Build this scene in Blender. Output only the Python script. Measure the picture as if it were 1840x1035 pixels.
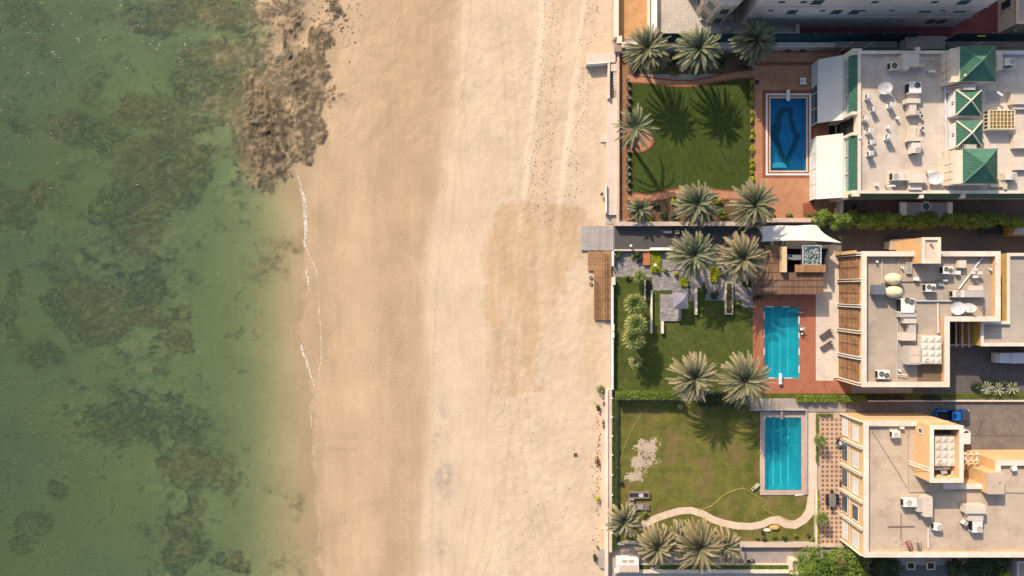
import bpy, math, random
import numpy as np
from mathutils import Vector, Matrix

for _o in list(bpy.data.objects):
    bpy.data.objects.remove(_o)
SC = bpy.context.scene
COL = SC.collection

# ------------------------------------------------------------------ camera, sky, sun
H = 125.0                                   # flying height of the camera in metres
cam = bpy.data.cameras.new("camera")
cam.sensor_width = 36.0
cam.lens = 36.0 * 1250.0 / 1840.0
cam.clip_start = 1.0
cam.clip_end = 20000.0
camo = bpy.data.objects.new("camera", cam)
camo.location = (0, 0, H)
camo.rotation_euler = (0, 0, 0)
COL.objects.link(camo)
SC.camera = camo

SUN_EL = math.radians(34.0)
SX, SY = -0.52, 0.855
_n = math.hypot(SX, SY); SX /= _n; SY /= _n
world = bpy.data.worlds.new("World")
SC.world = world
world.use_nodes = True
wn = world.node_tree
wn.nodes.clear()
wo = wn.nodes.new("ShaderNodeOutputWorld")
bg = wn.nodes.new("ShaderNodeBackground")
sky = wn.nodes.new("ShaderNodeTexSky")
sky.sky_type = 'NISHITA'
sky.sun_disc = False
sky.sun_elevation = SUN_EL
sky.sun_rotation = math.atan2(SX, SY) % (2 * math.pi)
sky.air_density = 1.0
sky.dust_density = 2.5
sky.ozone_density = 1.0
bg.inputs[1].default_value = 0.138
wn.links.new(sky.outputs[0], bg.inputs[0])
wn.links.new(bg.outputs[0], wo.inputs[0])

sl = bpy.data.lights.new("sun", 'SUN')
sl.energy = 4.3
sl.angle = math.radians(0.55)
sl.color = (1.0, 0.83, 0.64)
so = bpy.data.objects.new("sun", sl)
sdir = Vector((SX * math.cos(SUN_EL), SY * math.cos(SUN_EL), math.sin(SUN_EL)))
so.rotation_euler = (-sdir).to_track_quat('-Z', 'Y').to_euler()
so.location = (-60, 90, 110)
COL.objects.link(so)

SC.view_settings.view_transform = 'Standard'
SC.view_settings.look = 'None'
SC.view_settings.gamma = 1.0
SC.view_settings.exposure = 0.45

# ------------------------------------------------------------------ coordinates
def X(px, h=0.0): return (px - 920.0) / 10.0 * (1 - h / H)
def Y(py, h=0.0): return (517.5 - py) / 10.0 * (1 - h / H)
def P(px, py, h=0.0): return (X(px, h), Y(py, h))

# ------------------------------------------------------------------ materials
MATS = {}
def newmat(name):
    m = bpy.data.materials.new(name)
    m.use_nodes = True
    nt = m.node_tree
    nt.nodes.clear()
    out = nt.nodes.new("ShaderNodeOutputMaterial")
    MATS[name] = m
    return m, nt, out

def nd(nt, t, **kw):
    n = nt.nodes.new(t)
    for k, v in kw.items():
        setattr(n, k, v)
    return n

def mixrgb(nt, a, b, f, mode='MIX'):
    n = nt.nodes.new("ShaderNodeMix"); n.data_type = 'RGBA'; n.blend_type = mode
    def put(i, v):
        if hasattr(v, 'links'): nt.links.new(v, n.inputs[i])
        else: n.inputs[i].default_value = v if isinstance(v, (int, float)) else (tuple(v) + (1,) if len(v) == 3 else v)
    put(0, f); put(6, a); put(7, b)
    return n.outputs[2]

def pos_node(nt, sc=(1, 1, 1)):
    g = nt.nodes.new("ShaderNodeNewGeometry")
    mp = nt.nodes.new("ShaderNodeMapping")
    mp.inputs['Scale'].default_value = sc
    nt.links.new(g.outputs['Position'], mp.inputs[0])
    return mp.outputs[0]

def noise(nt, vec, scale, detail=4, rough=.6):
    n = nt.nodes.new("ShaderNodeTexNoise")
    n.inputs['Scale'].default_value = scale
    n.inputs['Detail'].default_value = detail
    n.inputs['Roughness'].default_value = rough
    nt.links.new(vec, n.inputs['Vector'])
    return n.outputs['Fac']

def ramp(nt, fac, a, b, lo=.35, hi=.65):
    n = nt.nodes.new("ShaderNodeMapRange")
    n.inputs['From Min'].default_value = lo; n.inputs['From Max'].default_value = hi
    n.inputs['To Min'].default_value = a; n.inputs['To Max'].default_value = b
    nt.links.new(fac, n.inputs['Value'])
    return n.outputs[0]

def M(name, col, rough=.85, var=.18, scale=1.2, col2=None, bump=.0, bscale=6, spec=.25, metal=0.0,
      brick=None, dirt=None, attr=None, stretch=(1, 1, 1), transl=0.0, objvar=None):
    """procedural material; brick=(w,h,mortar,darken,offset); dirt=(colour,amount,scale)"""
    if name in MATS: return MATS[name]
    m, nt, out = newmat(name)
    b = nd(nt, "ShaderNodeBsdfPrincipled")
    b.inputs['Roughness'].default_value = rough
    b.inputs['Metallic'].default_value = metal
    b.inputs['Specular IOR Level'].default_value = spec
    vec = pos_node(nt, stretch)
    c = tuple(col)
    if col2 is None: col2 = tuple(x * (1 - var) for x in c); c = tuple(min(1, x * (1 + var * .6)) for x in c)
    f = ramp(nt, noise(nt, vec, scale, 5, .65), 0, 1, .3, .7)
    cc = mixrgb(nt, c, col2, f)
    if attr:
        a = nd(nt, "ShaderNodeAttribute", attribute_name='tint')
        cc = mixrgb(nt, cc, attr, a.outputs['Fac'])
    if objvar:
        oi = nd(nt, "ShaderNodeObjectInfo"); cc = mixrgb(nt, cc, mixrgb(nt, objvar[0], objvar[1], oi.outputs['Random']), 1.0, 'MULTIPLY')
    # second, large scale variation
    f2 = ramp(nt, noise(nt, vec, scale * .16, 3, .5), 0.86, 1.08, .3, .7)
    cc = mixrgb(nt, cc, f2, 1.0, 'MULTIPLY')
    if brick:
        w, h, mo, dk, off = brick
        br = nd(nt, "ShaderNodeTexBrick")
        br.offset = off; br.squash = 1
        nt.links.new(pos_node(nt), br.inputs['Vector'])
        br.inputs['Scale'].default_value = 1
        br.inputs['Brick Width'].default_value = w
        br.inputs['Row Height'].default_value = h
        br.inputs['Mortar Size'].default_value = mo
        br.inputs['Mortar Smooth'].default_value = .2
        br.inputs['Color1'].default_value = (1, 1, 1, 1)
        br.inputs['Color2'].default_value = (1 - dk * .5,) * 3 + (1,)
        br.inputs['Mortar'].default_value = (1 - dk,) * 3 + (1,)
        cc = mixrgb(nt, cc, br.outputs['Color'], 1.0, 'MULTIPLY')
    if dirt:
        dc, da, ds = dirt
        fd = ramp(nt, noise(nt, pos_node(nt, (1, 1, 1)), ds, 6, .7), 0, da, .5, .68)
        cc = mixrgb(nt, cc, dc, fd)
    nt.links.new(cc, b.inputs['Base Color'])
    if bump:
        bn = nd(nt, "ShaderNodeBump"); bn.inputs['Strength'].default_value = 1.0
        bn.inputs['Distance'].default_value = bump
        nt.links.new(noise(nt, vec, bscale, 6, .7), bn.inputs['Height'])
        nt.links.new(bn.outputs[0], b.inputs['Normal'])
    if transl > 0:
        t = nd(nt, "ShaderNodeBsdfTranslucent"); nt.links.new(cc, t.inputs[0])
        mx = nd(nt, "ShaderNodeMixShader"); mx.inputs[0].default_value = transl
        nt.links.new(b.outputs[0], mx.inputs[1]); nt.links.new(t.outputs[0], mx.inputs[2])
        nt.links.new(mx.outputs[0], out.inputs[0])
    else:
        nt.links.new(b.outputs[0], out.inputs[0])
    return m

def schlick(nt, normal):
    g = nt.nodes.new("ShaderNodeNewGeometry")
    dp = nt.nodes.new("ShaderNodeVectorMath"); dp.operation = 'DOT_PRODUCT'
    nt.links.new(g.outputs['Incoming'], dp.inputs[0]); nt.links.new(normal, dp.inputs[1])
    def mth(op, a, b=None):
        n = nt.nodes.new("ShaderNodeMath"); n.operation = op
        for i, v in enumerate((a, b)):
            if v is None: continue
            if hasattr(v, 'links'): nt.links.new(v, n.inputs[i])
            else: n.inputs[i].default_value = v
        return n.outputs[0]
    c = mth('SUBTRACT', 1.0, mth('ABSOLUTE', dp.outputs['Value']))
    return mth('ADD', mth('MULTIPLY', mth('POWER', c, 5.0), .98), .02)

# ------------------------------------------------------------------ mesh builder
WLOC = {}
def tag(o, label=None, cat=None, group=None, kind=None):
    if label: o['label'] = label
    if cat: o['category'] = cat
    if group: o['group'] = group
    if kind: o['kind'] = kind
    return o

def thing(name, label, cat, loc=(0, 0, 0), group=None, rz=0.0):
    o = bpy.data.objects.new(name, None)
    o.empty_display_size = .5
    COL.objects.link(o)
    o.location = loc
    o.rotation_euler = (0, 0, rz)
    WLOC[o.name] = Vector(loc)
    return tag(o, label, cat, group)

class MB:
    def __init__(s): s.v = []; s.f = []; s.mi = []; s.t = []; s.cur = 0; s.tint = 0.0
    def face(s, pts):
        n = len(s.v); s.v.extend([tuple(p) for p in pts]); s.f.append(tuple(range(n, n + len(pts))))
        s.mi.append(s.cur); s.t.append(s.tint); return s
    def box(s, x0, y0, x1, y1, z0, z1):
        if x0 > x1: x0, x1 = x1, x0
        if y0 > y1: y0, y1 = y1, y0
        return s.prism([(x0, y0), (x1, y0), (x1, y1), (x0, y1)], z0, z1)
    def pb(s, px0, py0, px1, py1, z0, z1, h=None):
        h = z1 if h is None else h
        return s.box(X(px0, h), Y(py0, h), X(px1, h), Y(py1, h), z0, z1)
    def prism(s, pts, z0, z1, top=None):
        a = sum(pts[i][0] * pts[(i + 1) % len(pts)][1] - pts[(i + 1) % len(pts)][0] * pts[i][1] for i in range(len(pts)))
        if a < 0: pts = pts[::-1]; top = top[::-1] if top else None
        n = len(s.v); k = len(pts); top = top or pts
        s.v += [(p[0], p[1], z0) for p in pts] + [(p[0], p[1], z1) for p in top]
        fs = [tuple(n + i for i in range(k))[::-1], tuple(n + k + i for i in range(k))]
        fs += [(n + i, n + (i + 1) % k, n + k + (i + 1) % k, n + k + i) for i in range(k)]
        s.f += fs; s.mi += [s.cur] * len(fs); s.t += [s.tint] * len(fs); return s
    def rbox(s, cx, cy, w, d, z0, z1, ang=0):
        c, sn = math.cos(ang), math.sin(ang)
        return s.prism([(cx + c * a - sn * b, cy + sn * a + c * b) for a, b in
                        ((-w / 2, -d / 2), (w / 2, -d / 2), (w / 2, d / 2), (-w / 2, d / 2))], z0, z1)
    def cyl(s, cx, cy, z0, z1, r0, r1=None, n=14):
        r1 = r0 if r1 is None else r1
        A = [2 * math.pi * i / n for i in range(n)]
        return s.prism([(cx + r0 * math.cos(a), cy + r0 * math.sin(a)) for a in A], z0, z1,
                       [(cx + r1 * math.cos(a), cy + r1 * math.sin(a)) for a in A])
    def ring(s, cx, cy, z0, z1, ri, ro, n=20):
        for i in range(n):
            a, b = 2 * math.pi * i / n, 2 * math.pi * (i + 1) / n
            s.prism([(cx + ri * math.cos(a), cy + ri * math.sin(a)), (cx + ro * math.cos(a), cy + ro * math.sin(a)),
                     (cx + ro * math.cos(b), cy + ro * math.sin(b)), (cx + ri * math.cos(b), cy + ri * math.sin(b))], z0, z1)
        return s
    def frame(s, x0, y0, x1, y1, t, z0, z1):
        """rectangular ring (butted pieces)"""
        if x0 > x1: x0, x1 = x1, x0
        if y0 > y1: y0, y1 = y1, y0
        s.box(x0, y0, x1, y0 + t, z0, z1); s.box(x0, y1 - t, x1, y1, z0, z1)
        s.box(x0, y0 + t, x0 + t, y1 - t, z0, z1); s.box(x1 - t, y0 + t, x1, y1 - t, z0, z1); return s
    def tube(s, pts, r, n=6, r1=None):
        pts = [Vector(p) for p in pts]; r1 = r if r1 is None else r1
        rings = []
        for i, p in enumerate(pts):
            d = (pts[min(i + 1, len(pts) - 1)] - pts[max(i - 1, 0)])
            if d.length < 1e-6: d = Vector((0, 0, 1))
            d.normalize()
            u = d.cross(Vector((0, 0, 1)))
            if u.length < .05: u = Vector((1, 0, 0))
            u.normalize(); w = d.cross(u)
            rr = r + (r1 - r) * i / max(1, len(pts) - 1)
            base = len(s.v)
            s.v += [tuple(p + (u * math.cos(2 * math.pi * k / n) + w * math.sin(2 * math.pi * k / n)) * rr) for k in range(n)]
            rings.append(base)
        for a, b in zip(rings[:-1], rings[1:]):
            for k in range(n):
                s.f.append((a + k, b + k, b + (k + 1) % n, a + (k + 1) % n)); s.mi.append(s.cur); s.t.append(s.tint)
        for base, rev in ((rings[0], 0), (rings[-1], 1)):
            f = tuple(base + k for k in range(n)); s.f.append(f if not rev else f[::-1]); s.mi.append(s.cur); s.t.append(s.tint)
        return s
    def ribbon(s, pts, width, z0, z1):
        """flat strip of constant or varying width along a polyline, as a thin solid"""
        n = len(pts); L = []; R = []
        for i in range(n):
            a = Vector(pts[max(0, i - 1)]); b = Vector(pts[min(n - 1, i + 1)]); d = (b - a).normalized()
            w = (width[i] if isinstance(width, (list, tuple)) else width) / 2
            L.append((pts[i][0] - d.y * w, pts[i][1] + d.x * w)); R.append((pts[i][0] + d.y * w, pts[i][1] - d.x * w))
        for i in range(n - 1):
            s.prism([R[i], R[i + 1], L[i + 1], L[i]], z0, z1)
        return s
    def dome(s, cx, cy, z0, rx, ry, rz, nu=20, nv=6, full=False):
        rows = []
        lo = -math.pi / 2 if full else 0
        for j in range(nv):
            a = lo + (math.pi / 2 - lo) * j / nv
            rows.append([(cx + rx * math.cos(a) * math.cos(2 * math.pi * i / nu), cy + ry * math.cos(a) * math.sin(2 * math.pi * i / nu),
                          z0 + rz * math.sin(a)) for i in range(nu)])
        b = len(s.v)
        for r in rows: s.v += r
        s.v.append((cx, cy, z0 + rz))
        for j in range(nv - 1):
            for i in range(nu):
                s.f.append((b + j * nu + i, b + j * nu + (i + 1) % nu, b + (j + 1) * nu + (i + 1) % nu, b + (j + 1) * nu + i))
                s.mi.append(s.cur); s.t.append(s.tint)
        for i in range(nu):
            s.f.append((b + (nv - 1) * nu + i, b + (nv - 1) * nu + (i + 1) % nu, b + nv * nu)); s.mi.append(s.cur); s.t.append(s.tint)
        return s
    def build(s, name, mat, parent=None, smooth=False, label=None):
        me = bpy.data.meshes.new(name)
        off = Vector((0, 0, 0))
        if parent is not None: off = WLOC.get(parent.name, off)
        vs = [(v[0] - off.x, v[1] - off.y, v[2] - off.z) for v in s.v]
        me.from_pydata(vs, [], s.f)
        ms = mat if isinstance(mat, (list, tuple)) else [mat]
        for mm in ms: me.materials.append(mm)
        if len(ms) > 1: me.polygons.foreach_set('material_index', s.mi)
        if any(s.t):
            at = me.attributes.new('tint', 'FLOAT', 'FACE'); at.data.foreach_set('value', s.t)
        if smooth: me.polygons.foreach_set('use_smooth', [True] * len(s.f))
        me.update()
        o = bpy.data.objects.new(name, me)
        COL.objects.link(o)
        if parent is not None: o.parent = parent
        WLOC[o.name] = Vector(off)
        if label: o['label'] = label
        return o

def struct(name, mb, mat, label=None):
    o = mb.build(name, mat)
    return tag(o, label, None, None, 'structure')

def copy_tree(o, parent=None):
    c = o.copy(); COL.objects.link(c)
    if parent is not None: c.parent = parent
    for ch in list(o.children): copy_tree(ch, c)
    return c

class Proto:
    """first place() uses the thing itself, later ones copy it"""
    def __init__(s, maker): s.maker = maker; s.o = None
    def place(s, x, y, z=0, rz=0, sc=1, label=None, group=None, name=None):
        if s.o is None: s.o = s.maker(); o = s.o
        else: o = copy_tree(s.o)
        o.location = (x, y, z); o.rotation_euler = (0, 0, rz)
        o.scale = (sc, sc, sc) if isinstance(sc, (int, float)) else sc
        if label: o['label'] = label
        if group: o['group'] = group
        return o

ORD = ['first', 'second', 'third', 'fourth', 'fifth', 'sixth', 'seventh', 'eighth', 'ninth', 'tenth', 'eleventh', 'twelfth',
       'thirteenth', 'fourteenth', 'fifteenth', 'sixteenth']
# ------------------------------------------------------------------ terrain: one sheet from sea bed to inland
RS = np.random.RandomState(7)
_tab = RS.rand(256, 256).astype(np.float64)
def vnoise(x, y):
    xi = np.floor(x).astype(int); yi = np.floor(y).astype(int)
    fx = x - xi; fy = y - yi
    fx = fx * fx * (3 - 2 * fx); fy = fy * fy * (3 - 2 * fy)
    g = lambda a, b: _tab[a & 255, b & 255]
    return (g(xi, yi) * (1 - fx) + g(xi + 1, yi) * fx) * (1 - fy) + (g(xi, yi + 1) * (1 - fx) + g(xi + 1, yi + 1) * fx) * fy
def fbm(x, y, s, o=5, off=0, gain=.55):
    r = 0; a = 1; t = 0
    for i in range(o):
        r = r + a * vnoise(x / s + off + i * 17.3, y / s + off * 1.7 + i * 31.1); t += a; a *= gain; s = s / 2.03
    return r / t
def sstep(a, b, x):
    t = np.clip((x - a) / (b - a), 0, 1); return t * t * (3 - 2 * t)

SH = np.array([(-300, 520), (0, 512), (60, 508), (130, 500), (200, 495), (250, 505), (275, 522), (300, 531), (340, 541), (400, 549), (440, 548),
               (520, 545), (590, 541), (640, 547), (680, 560), (760, 563), (830, 562), (900, 570), (1035, 577), (1400, 590)], float)
WL = -1.2
def shore(py): return np.interp(py, SH[:, 0], SH[:, 1])

def grid_mesh(name, xs, ys, zf, colf, mat, extra=None):
    nx, ny = len(xs), len(ys)
    Xg, Yg = np.meshgrid(xs, ys)
    Z = zf(Xg, Yg)
    co = np.stack([Xg, Yg, Z], -1).reshape(-1, 3).astype(np.float32)
    i = np.arange((nx - 1) * (ny - 1)); r = i // (nx - 1); c = i % (nx - 1)
    a = r * nx + c
    fa = np.stack([a, a + 1, a + nx + 1, a + nx], -1).astype(np.int32)
    me = bpy.data.meshes.new(name)
    me.vertices.add(len(co)); me.vertices.foreach_set('co', co.ravel())
    me.loops.add(fa.size); me.loops.foreach_set('vertex_index', fa.ravel())
    me.polygons.add(len(fa)); me.polygons.foreach_set('loop_start', (np.arange(len(fa)) * 4).astype(np.int32))
    me.polygons.foreach_set('loop_total', np.full(len(fa), 4, np.int32))
    me.update(calc_edges=True)
    for k, v in colf(Xg, Yg, Z).items():
        if v.ndim == 3:
            at = me.attributes.new(k, 'FLOAT_COLOR', 'POINT')
            v = np.concatenate([v, np.ones(v.shape[:2] + (1,))], -1)
            at.data.foreach_set('color', v.reshape(-1).astype(np.float32))
        else:
            at = me.attributes.new(k, 'FLOAT', 'POINT'); at.data.foreach_set('value', v.reshape(-1).astype(np.float32))
    me.polygons.foreach_set('use_smooth', [True] * len(fa))
    me.materials.append(mat)
    o = bpy.data.objects.new(name, me); COL.objects.link(o)
    return o

def axis(lo, a, b, hi, st):
    core = list(np.arange(a, b + st * .5, st))
    l = []; d = st; x = a
    while x > lo: d *= 1.35; x -= d; l.append(max(x, lo))
    r = []; d = st; x = core[-1]
    while x < hi: d *= 1.35; x += d; r.append(min(x, hi))
    return np.array(l[::-1] + core + r)

# reef: soft ellipses in photo pixels (cx, cy, rx, ry, degrees, strength)
REEF = [(370, 18, 175, 32, -2, .9), (535, 25, 60, 45, 0, .8), (312, 45, 26, 14, 0, .5), (375, 140, 68, 78, 20, .95), (350, 110, 30, 60, 45, .6),
        (450, 95, 55, 70, 25, .7), (470, 60, 45, 40, 0, .4), (300, 205, 110, 34, 12, .7), (150, 228, 76, 42, 12, .68), (172, 130, 34, 60, 10, .38), (395, 205, 50, 30, 0, .7),
        (300, 310, 90, 66, 10, .82), (225, 410, 70, 82, 20, .8), (185, 545, 122, 62, 0, .95), (230, 470, 110, 50, 10, .6), (330, 440, 40, 60, 0, .35),
        (335, 530, 34, 60, 10, .4), (15, 550, 24, 60, 0, .85), (20, 388, 30, 44, 0, 1.1), (64, 352, 17, 20, 0, .9), (174, 385, 17, 14, 0, .8),
        (262, 638, 100, 42, -8, .72), (330, 600, 46, 70, 0, .5), (60, 640, 40, 40, 0, .4), (220, 742, 175, 80, 5, .66), (350, 730, 60, 50, 0, .4),
        (345, 850, 62, 40, 15, .85), (330, 940, 42, 78, 5, .85), (410, 1000, 46, 26, 0, .75), (295, 880, 40, 40, 0, .5), (122, 885, 24, 26, 0, .55), (50, 960, 30, 46, 20, .55),
        (150, 790, 60, 30, 0, .4), (324, 1015, 14, 12, 0, 1.1), (100, 740, 30, 40, 0, .4), (470, 230, 55, 110, 8, 1.5), (435, 190, 44, 70, 0, 1.1), (470, 310, 34, 50, 0, 1.2), (505, 140, 60, 60, 0, .7),
        (440, 380, 40, 30, 0, .3), (400, 300, 44, 60, 0, .25), (60, 30, 40, 30, 0, .2), (405, 880, 30, 60, 0, .35), (70, 470, 50, 50, 0, .35), (120, 350, 40, 60, 0, .3)]
# dry exposed rock
ROCK = [(566, 92, 26, 42, -5, 1.1), (552, 165, 34, 70, 8, 1.15), (540, 235, 34, 70, 18, 1.1), (505, 265, 34, 72, 8, .95), (470, 240, 34, 80, 6, .62), (450, 170, 40, 50, 0, .45), (520, 60, 50, 40, 0, .4), (600, 180, 26, 16, 20, .5), (478, 285, 18, 70, 2, .8), (600, 20, 12, 26, 0, .7),
        (20, 385, 24, 34, -10, .55), (66, 350, 12, 17, 0, .5)]
def blobs(L, PX, PY):
    s = np.zeros_like(PX)
    for cx, cy, rx, ry, a, k in L:
        a = math.radians(a); c, sn = math.cos(a), math.sin(a)
        u = ((PX - cx) * c + (PY - cy) * sn) / rx; v = (-(PX - cx) * sn + (PY - cy) * c) / ry
        s = np.maximum(s, k * np.clip(1.25 - (u * u + v * v) * .75, 0, 1))
    return s

def pxy(Xg, Yg, z): return 920 + Xg * 10 / (1 - z / H), 517.5 - Yg * 10 / (1 - z / H)

def masks(Xg, Yg):
    PX, PY = pxy(Xg, Yg, -1.5)
    wx = (fbm(Xg, Yg, 9, 4, 3) - .5) * 70; wy = (fbm(Xg, Yg, 9, 4, 9) - .5) * 70
    reef = blobs(REEF, PX + wx, PY + wy)
    d1 = fbm(Xg + Yg * .4, Yg * 1.6, 5.0, 6, 21, .68)
    d2 = fbm(Xg, Yg, 1.6, 5, 41, .7)
    rf = reef + (d1 - .5) * 1.7 + (d2 - .5) * .9
    wx2 = (fbm(Xg, Yg, 3, 5, 13, .65) - .5) * 60; wy2 = (fbm(Xg, Yg, 4, 4, 19) - .5) * 60
    rb = blobs(ROCK, PX + wx2, PY + wy2)
    rk = (rb + (fbm(Xg * 2.2 + Yg * .3, Yg * .5, 3.0, 6, 61, .74) - .5) * 2.3 - .05) * sstep(.02, .3, rb)
    return reef, rf, rk, d1, d2

def terrain_z(Xg, Yg):
    PX, PY = pxy(Xg, Yg, -1.0)
    d = (PX - shore(PY) + (fbm(Xg, Yg, 6, 3, 77) - .5) * 10 + (fbm(Xg, Yg * .7, 3.5, 5, 87, .65) - .52) * 150 * sstep(300, 230, PY)) / 10
    z = np.where(d > 0, WL + .0 + np.minimum(d * .03, .02 * d + .1), WL + d * .032)
    z = np.where(d < -14, WL - 14 * .032 + (d + 14) * .016, z)
    z = np.clip(z, -4.5, -.32)
    far = (np.abs(Xg) > 250) | (np.abs(Yg) > 250)
    reef, rf, rk, d1, d2 = masks(Xg, Yg)
    sea = sstep(560, 540, PX)
    z = z + np.clip(rf - .45, 0, .9) * .35 * sea * (d < 2)
    z = np.where(d < -3.0, np.minimum(z, WL - .09), z)
    rid = np.abs(fbm(Xg * 2.2 + Yg * .35, Yg * .5, 2.6, 4, 91, .6) - .5) * 2
    lump = fbm(Xg, Yg, .9, 4, 33, .75)
    rkm = sstep(.42, .62, rk)
    left = sstep(300, 200, PX)
    z = z + rkm * np.where(left > .5, .12, (1 - rid) * .26 + (lump - .45) * .34 + np.where(PX > 520, .06, -.02))
    # ripples and tyre ridges in the dry sand
    dry = sstep(700, 780, PX)
    z = z + dry * (fbm(Xg * 1.6, Yg * .35, 2.2, 4, 55) - .5) * .07
    z = z + sstep(860, 900, PX) * sstep(1110, 1090, PX) * (fbm(Xg, Yg, .9, 3, 15) - .5) * .10
    # inland the sheet lies below the plots
    inland = sstep(1086, 1092, PX)
    z = np.where(PX > 1104, -3.0, z)
    z = np.where(Xg > 300, -.5, z)
    return z

def lin(*c): return np.array([((v / 255 + .055) / 1.055) ** 2.4 if v > 10 else v / 255 / 12.92 for v in c])
def L3(c, k=1.0): return np.array(c) * k

RUTS = [lambda y: 1004 - y * .17 + 6 * np.sin(y / 90.0), lambda y: 1058 - y * .19 + 8 * np.sin(y / 70.0 + 1), lambda y: 900 + y * .03 + 14 * np.sin(y / 160.0), lambda y: 830 - y * .05 + 10 * np.sin(y / 210.0 + 2),
        lambda y: 930 + (y - 700) * .22 + 10 * np.sin(y / 80.0), lambda y: 700 + y * .05 + 12 * np.sin(y / 260.0)]
SAND_DRY = np.array((.54, .42, .30)); SAND_WET = np.array((.415, .302, .19))
def terrain_cols(Xg, Yg, Z):
    PX, PY = pxy(Xg, Yg, -1.0)
    mix = lambda a, b, t: a + (b - a) * t[..., None]
    edge = np.interp(PY, [0, 150, 300, 420, 520, 1035], [828, 815, 795, 775, 765, 752])
    n1 = fbm(Xg * 2, Yg * .4, 5, 5, 5) - .5
    n2 = fbm(Xg, Yg, 2.0, 5, 25, .7) - .5
    ones = np.ones_like(PX)
    c = SAND_WET[None, None] * ones[..., None]
    c = mix(c, SAND_DRY, sstep(-16, 22, PX - edge + n1 * 30))
    # wet zone tonal bands
    c = c * (1 + .07 * np.sin(PX / 31 + n1 * 5) * sstep(760, 700, PX) * 1.0)[..., None]
    c = mix(c, np.array((.50, .37, .245)), sstep(45, 0, np.abs(PX - 640 - (PY - 300) * .03)) * .35 * sstep(0, 200, PY + 200))
    c = mix(c, np.array((.475, .31, .19)), sstep(40, 0, np.abs(PX - 740 + PY * .03)) * .22 * sstep(460, 380, PY))
    # darker strip beside the dry edge at the bottom
    c = mix(c, np.array((.42, .31, .2)), sstep(26, 0, np.abs(PX - edge + 26)) * .25)
    # grainy tracks in the upper right of the beach
    tr = sstep(10, 0, np.abs(PX - (975 - PY * .09) + n1 * 14)) + sstep(10, 0, np.abs(PX - (1050 - PY * .13) + n1 * 20))
    c = mix(c, np.array((.66, .53, .40)), np.clip(tr, 0, 1) * .8 * sstep(420, 300, PY))
    tr2 = sstep(20, 0, np.abs(PX - (1012 - PY * .12) + n1 * 24)) * sstep(430, 330, PY)
    c = mix(c, np.array((.535, .40, .265)), tr2 * .8)
    # dug-over damp patch
    ex = np.interp(PY, [355, 400, 450, 520, 700, 720], [905, 885, 868, 872, 880, 885])
    rx = np.interp(PY, [355, 380, 430, 520, 600, 680, 700, 720], [915, 1062, 1052, 1010, 975, 962, 975, 900])
    n4 = fbm(Xg * .6, Yg * 1.6, 1.6, 5, 271, .7) - .5
    pm = sstep(-7, 9, PX - ex + n2 * 30 + n4 * 40) * sstep(6, -6, PX - rx + n2 * 60 + n1 * 40) * sstep(355, 368, PY + n2 * 30) * sstep(716, 702, PY + n2 * 20)
    st = .7 + .5 * (fbm(Xg * 2.4, Yg * .3, 4, 4, 71) - .3)
    c = mix(c, np.array((.455, .315, .185)), np.clip(pm * st * (.55 + .9 * sstep(.34, .6, fbm(Xg * 2.2, Yg * .3, 3, 5, 251))), 0, 1) * .8)
    pm2 = np.exp(-((PX - 1060) / 16.0) ** 2) * sstep(470, 560, PY) * sstep(700, 660, PY)
    pm3 = np.exp(-((PX - 1000 + n1 * 40) / 14.0) ** 2) * sstep(400, 450, PY) * sstep(690, 650, PY) * sstep(.0, .12, n2)
    c = mix(c, np.array((.5, .375, .24)), np.clip(pm2 * .8 + pm3 * .9, 0, 1))
    # tyre ruts
    for f_ in RUTS:
        for o_ in (-8.5, 8.5):
            dd = np.abs(PX - f_(PY) - o_ + (n2 * 5))
            c = mix(c, np.array((.45, .34, .225)), sstep(3.2, 1.0, dd) * .45 * sstep(-.16, .05, n1) * sstep(640, 760, PX))
    # grey wrack smudges
    for cy, rr, k in ((745, 26, .5), (788, 20, .8), (855, 24, 1), (915, 26, .9), (985, 26, .5), (95, 20, .3), (160, 26, .3)):
        cxx = 795 if cy > 300 else 840
        g = np.exp(-((PX - cxx) / 17.0) ** 2 - ((PY - cy) / rr) ** 2)
        c = mix(c, np.array((.34, .29, .23)), np.clip(g * k * sstep(-.02, .10, n2) * 1.2, 0, .7))
    c = c * (1 + n2 * (.05 + .10 * sstep(760, 840, PX)) + n1 * .05)[..., None]
    # rivulets of the ebb near the lower shore
    riv = sstep(.46, .5, fbm(Xg * .35, Yg * 3, 3.0, 4, 83)) * np.exp(-((PX - 610) / 45.0) ** 2) * (np.exp(-((PY - 795) / 26.0) ** 2) + .5 * np.exp(-((PY - 925) / 50.0) ** 2))
    c = mix(c, np.array((.36, .26, .165)), np.clip(riv * .5, 0, 1))
    # sea bed
    reef, rf, rk, d1, d2 = masks(Xg, Yg)
    depth = np.clip(WL - Z, 0, 4)
    sea = sstep(0.0, .18, depth)
    bed = mix(np.array((.46, .35, .21)) * ones[..., None], np.array((.20, .245, .115)), sstep(575, 400, PX))
    c = mix(c, bed, sea * sstep(600, 560, PX))
    seaside = sstep(565, 535, PX)
    brown = mix(np.array((.098, .076, .042)) * ones[..., None], np.array((.050, .052, .034)), sstep(.42, .62, fbm(Xg, Yg, 7, 3, 101)))
    brown = brown * (.62 + .9 * d2)[..., None]
    d3 = fbm(Xg, Yg * 1.5, .8, 4, 241, .75)
    rs = reef + (fbm(Xg + Yg * .3, Yg * 1.3, 9, 6, 261, .66) - .5) * 2.0 - .10 * sstep(300, 700, PY)
    rm = np.clip(sstep(.05, .85, rs) * (.55 + .95 * sstep(.34, .66, d3)) , 0, 1) * seaside
    c = mix(c, brown, rm * .80)
    dk = sstep(.10, .0, np.abs(rs - .42)) * sstep(.47, .56, fbm(Xg, Yg, 4, 3, 141)) * seaside * sstep(.2, .5, reef)
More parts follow.
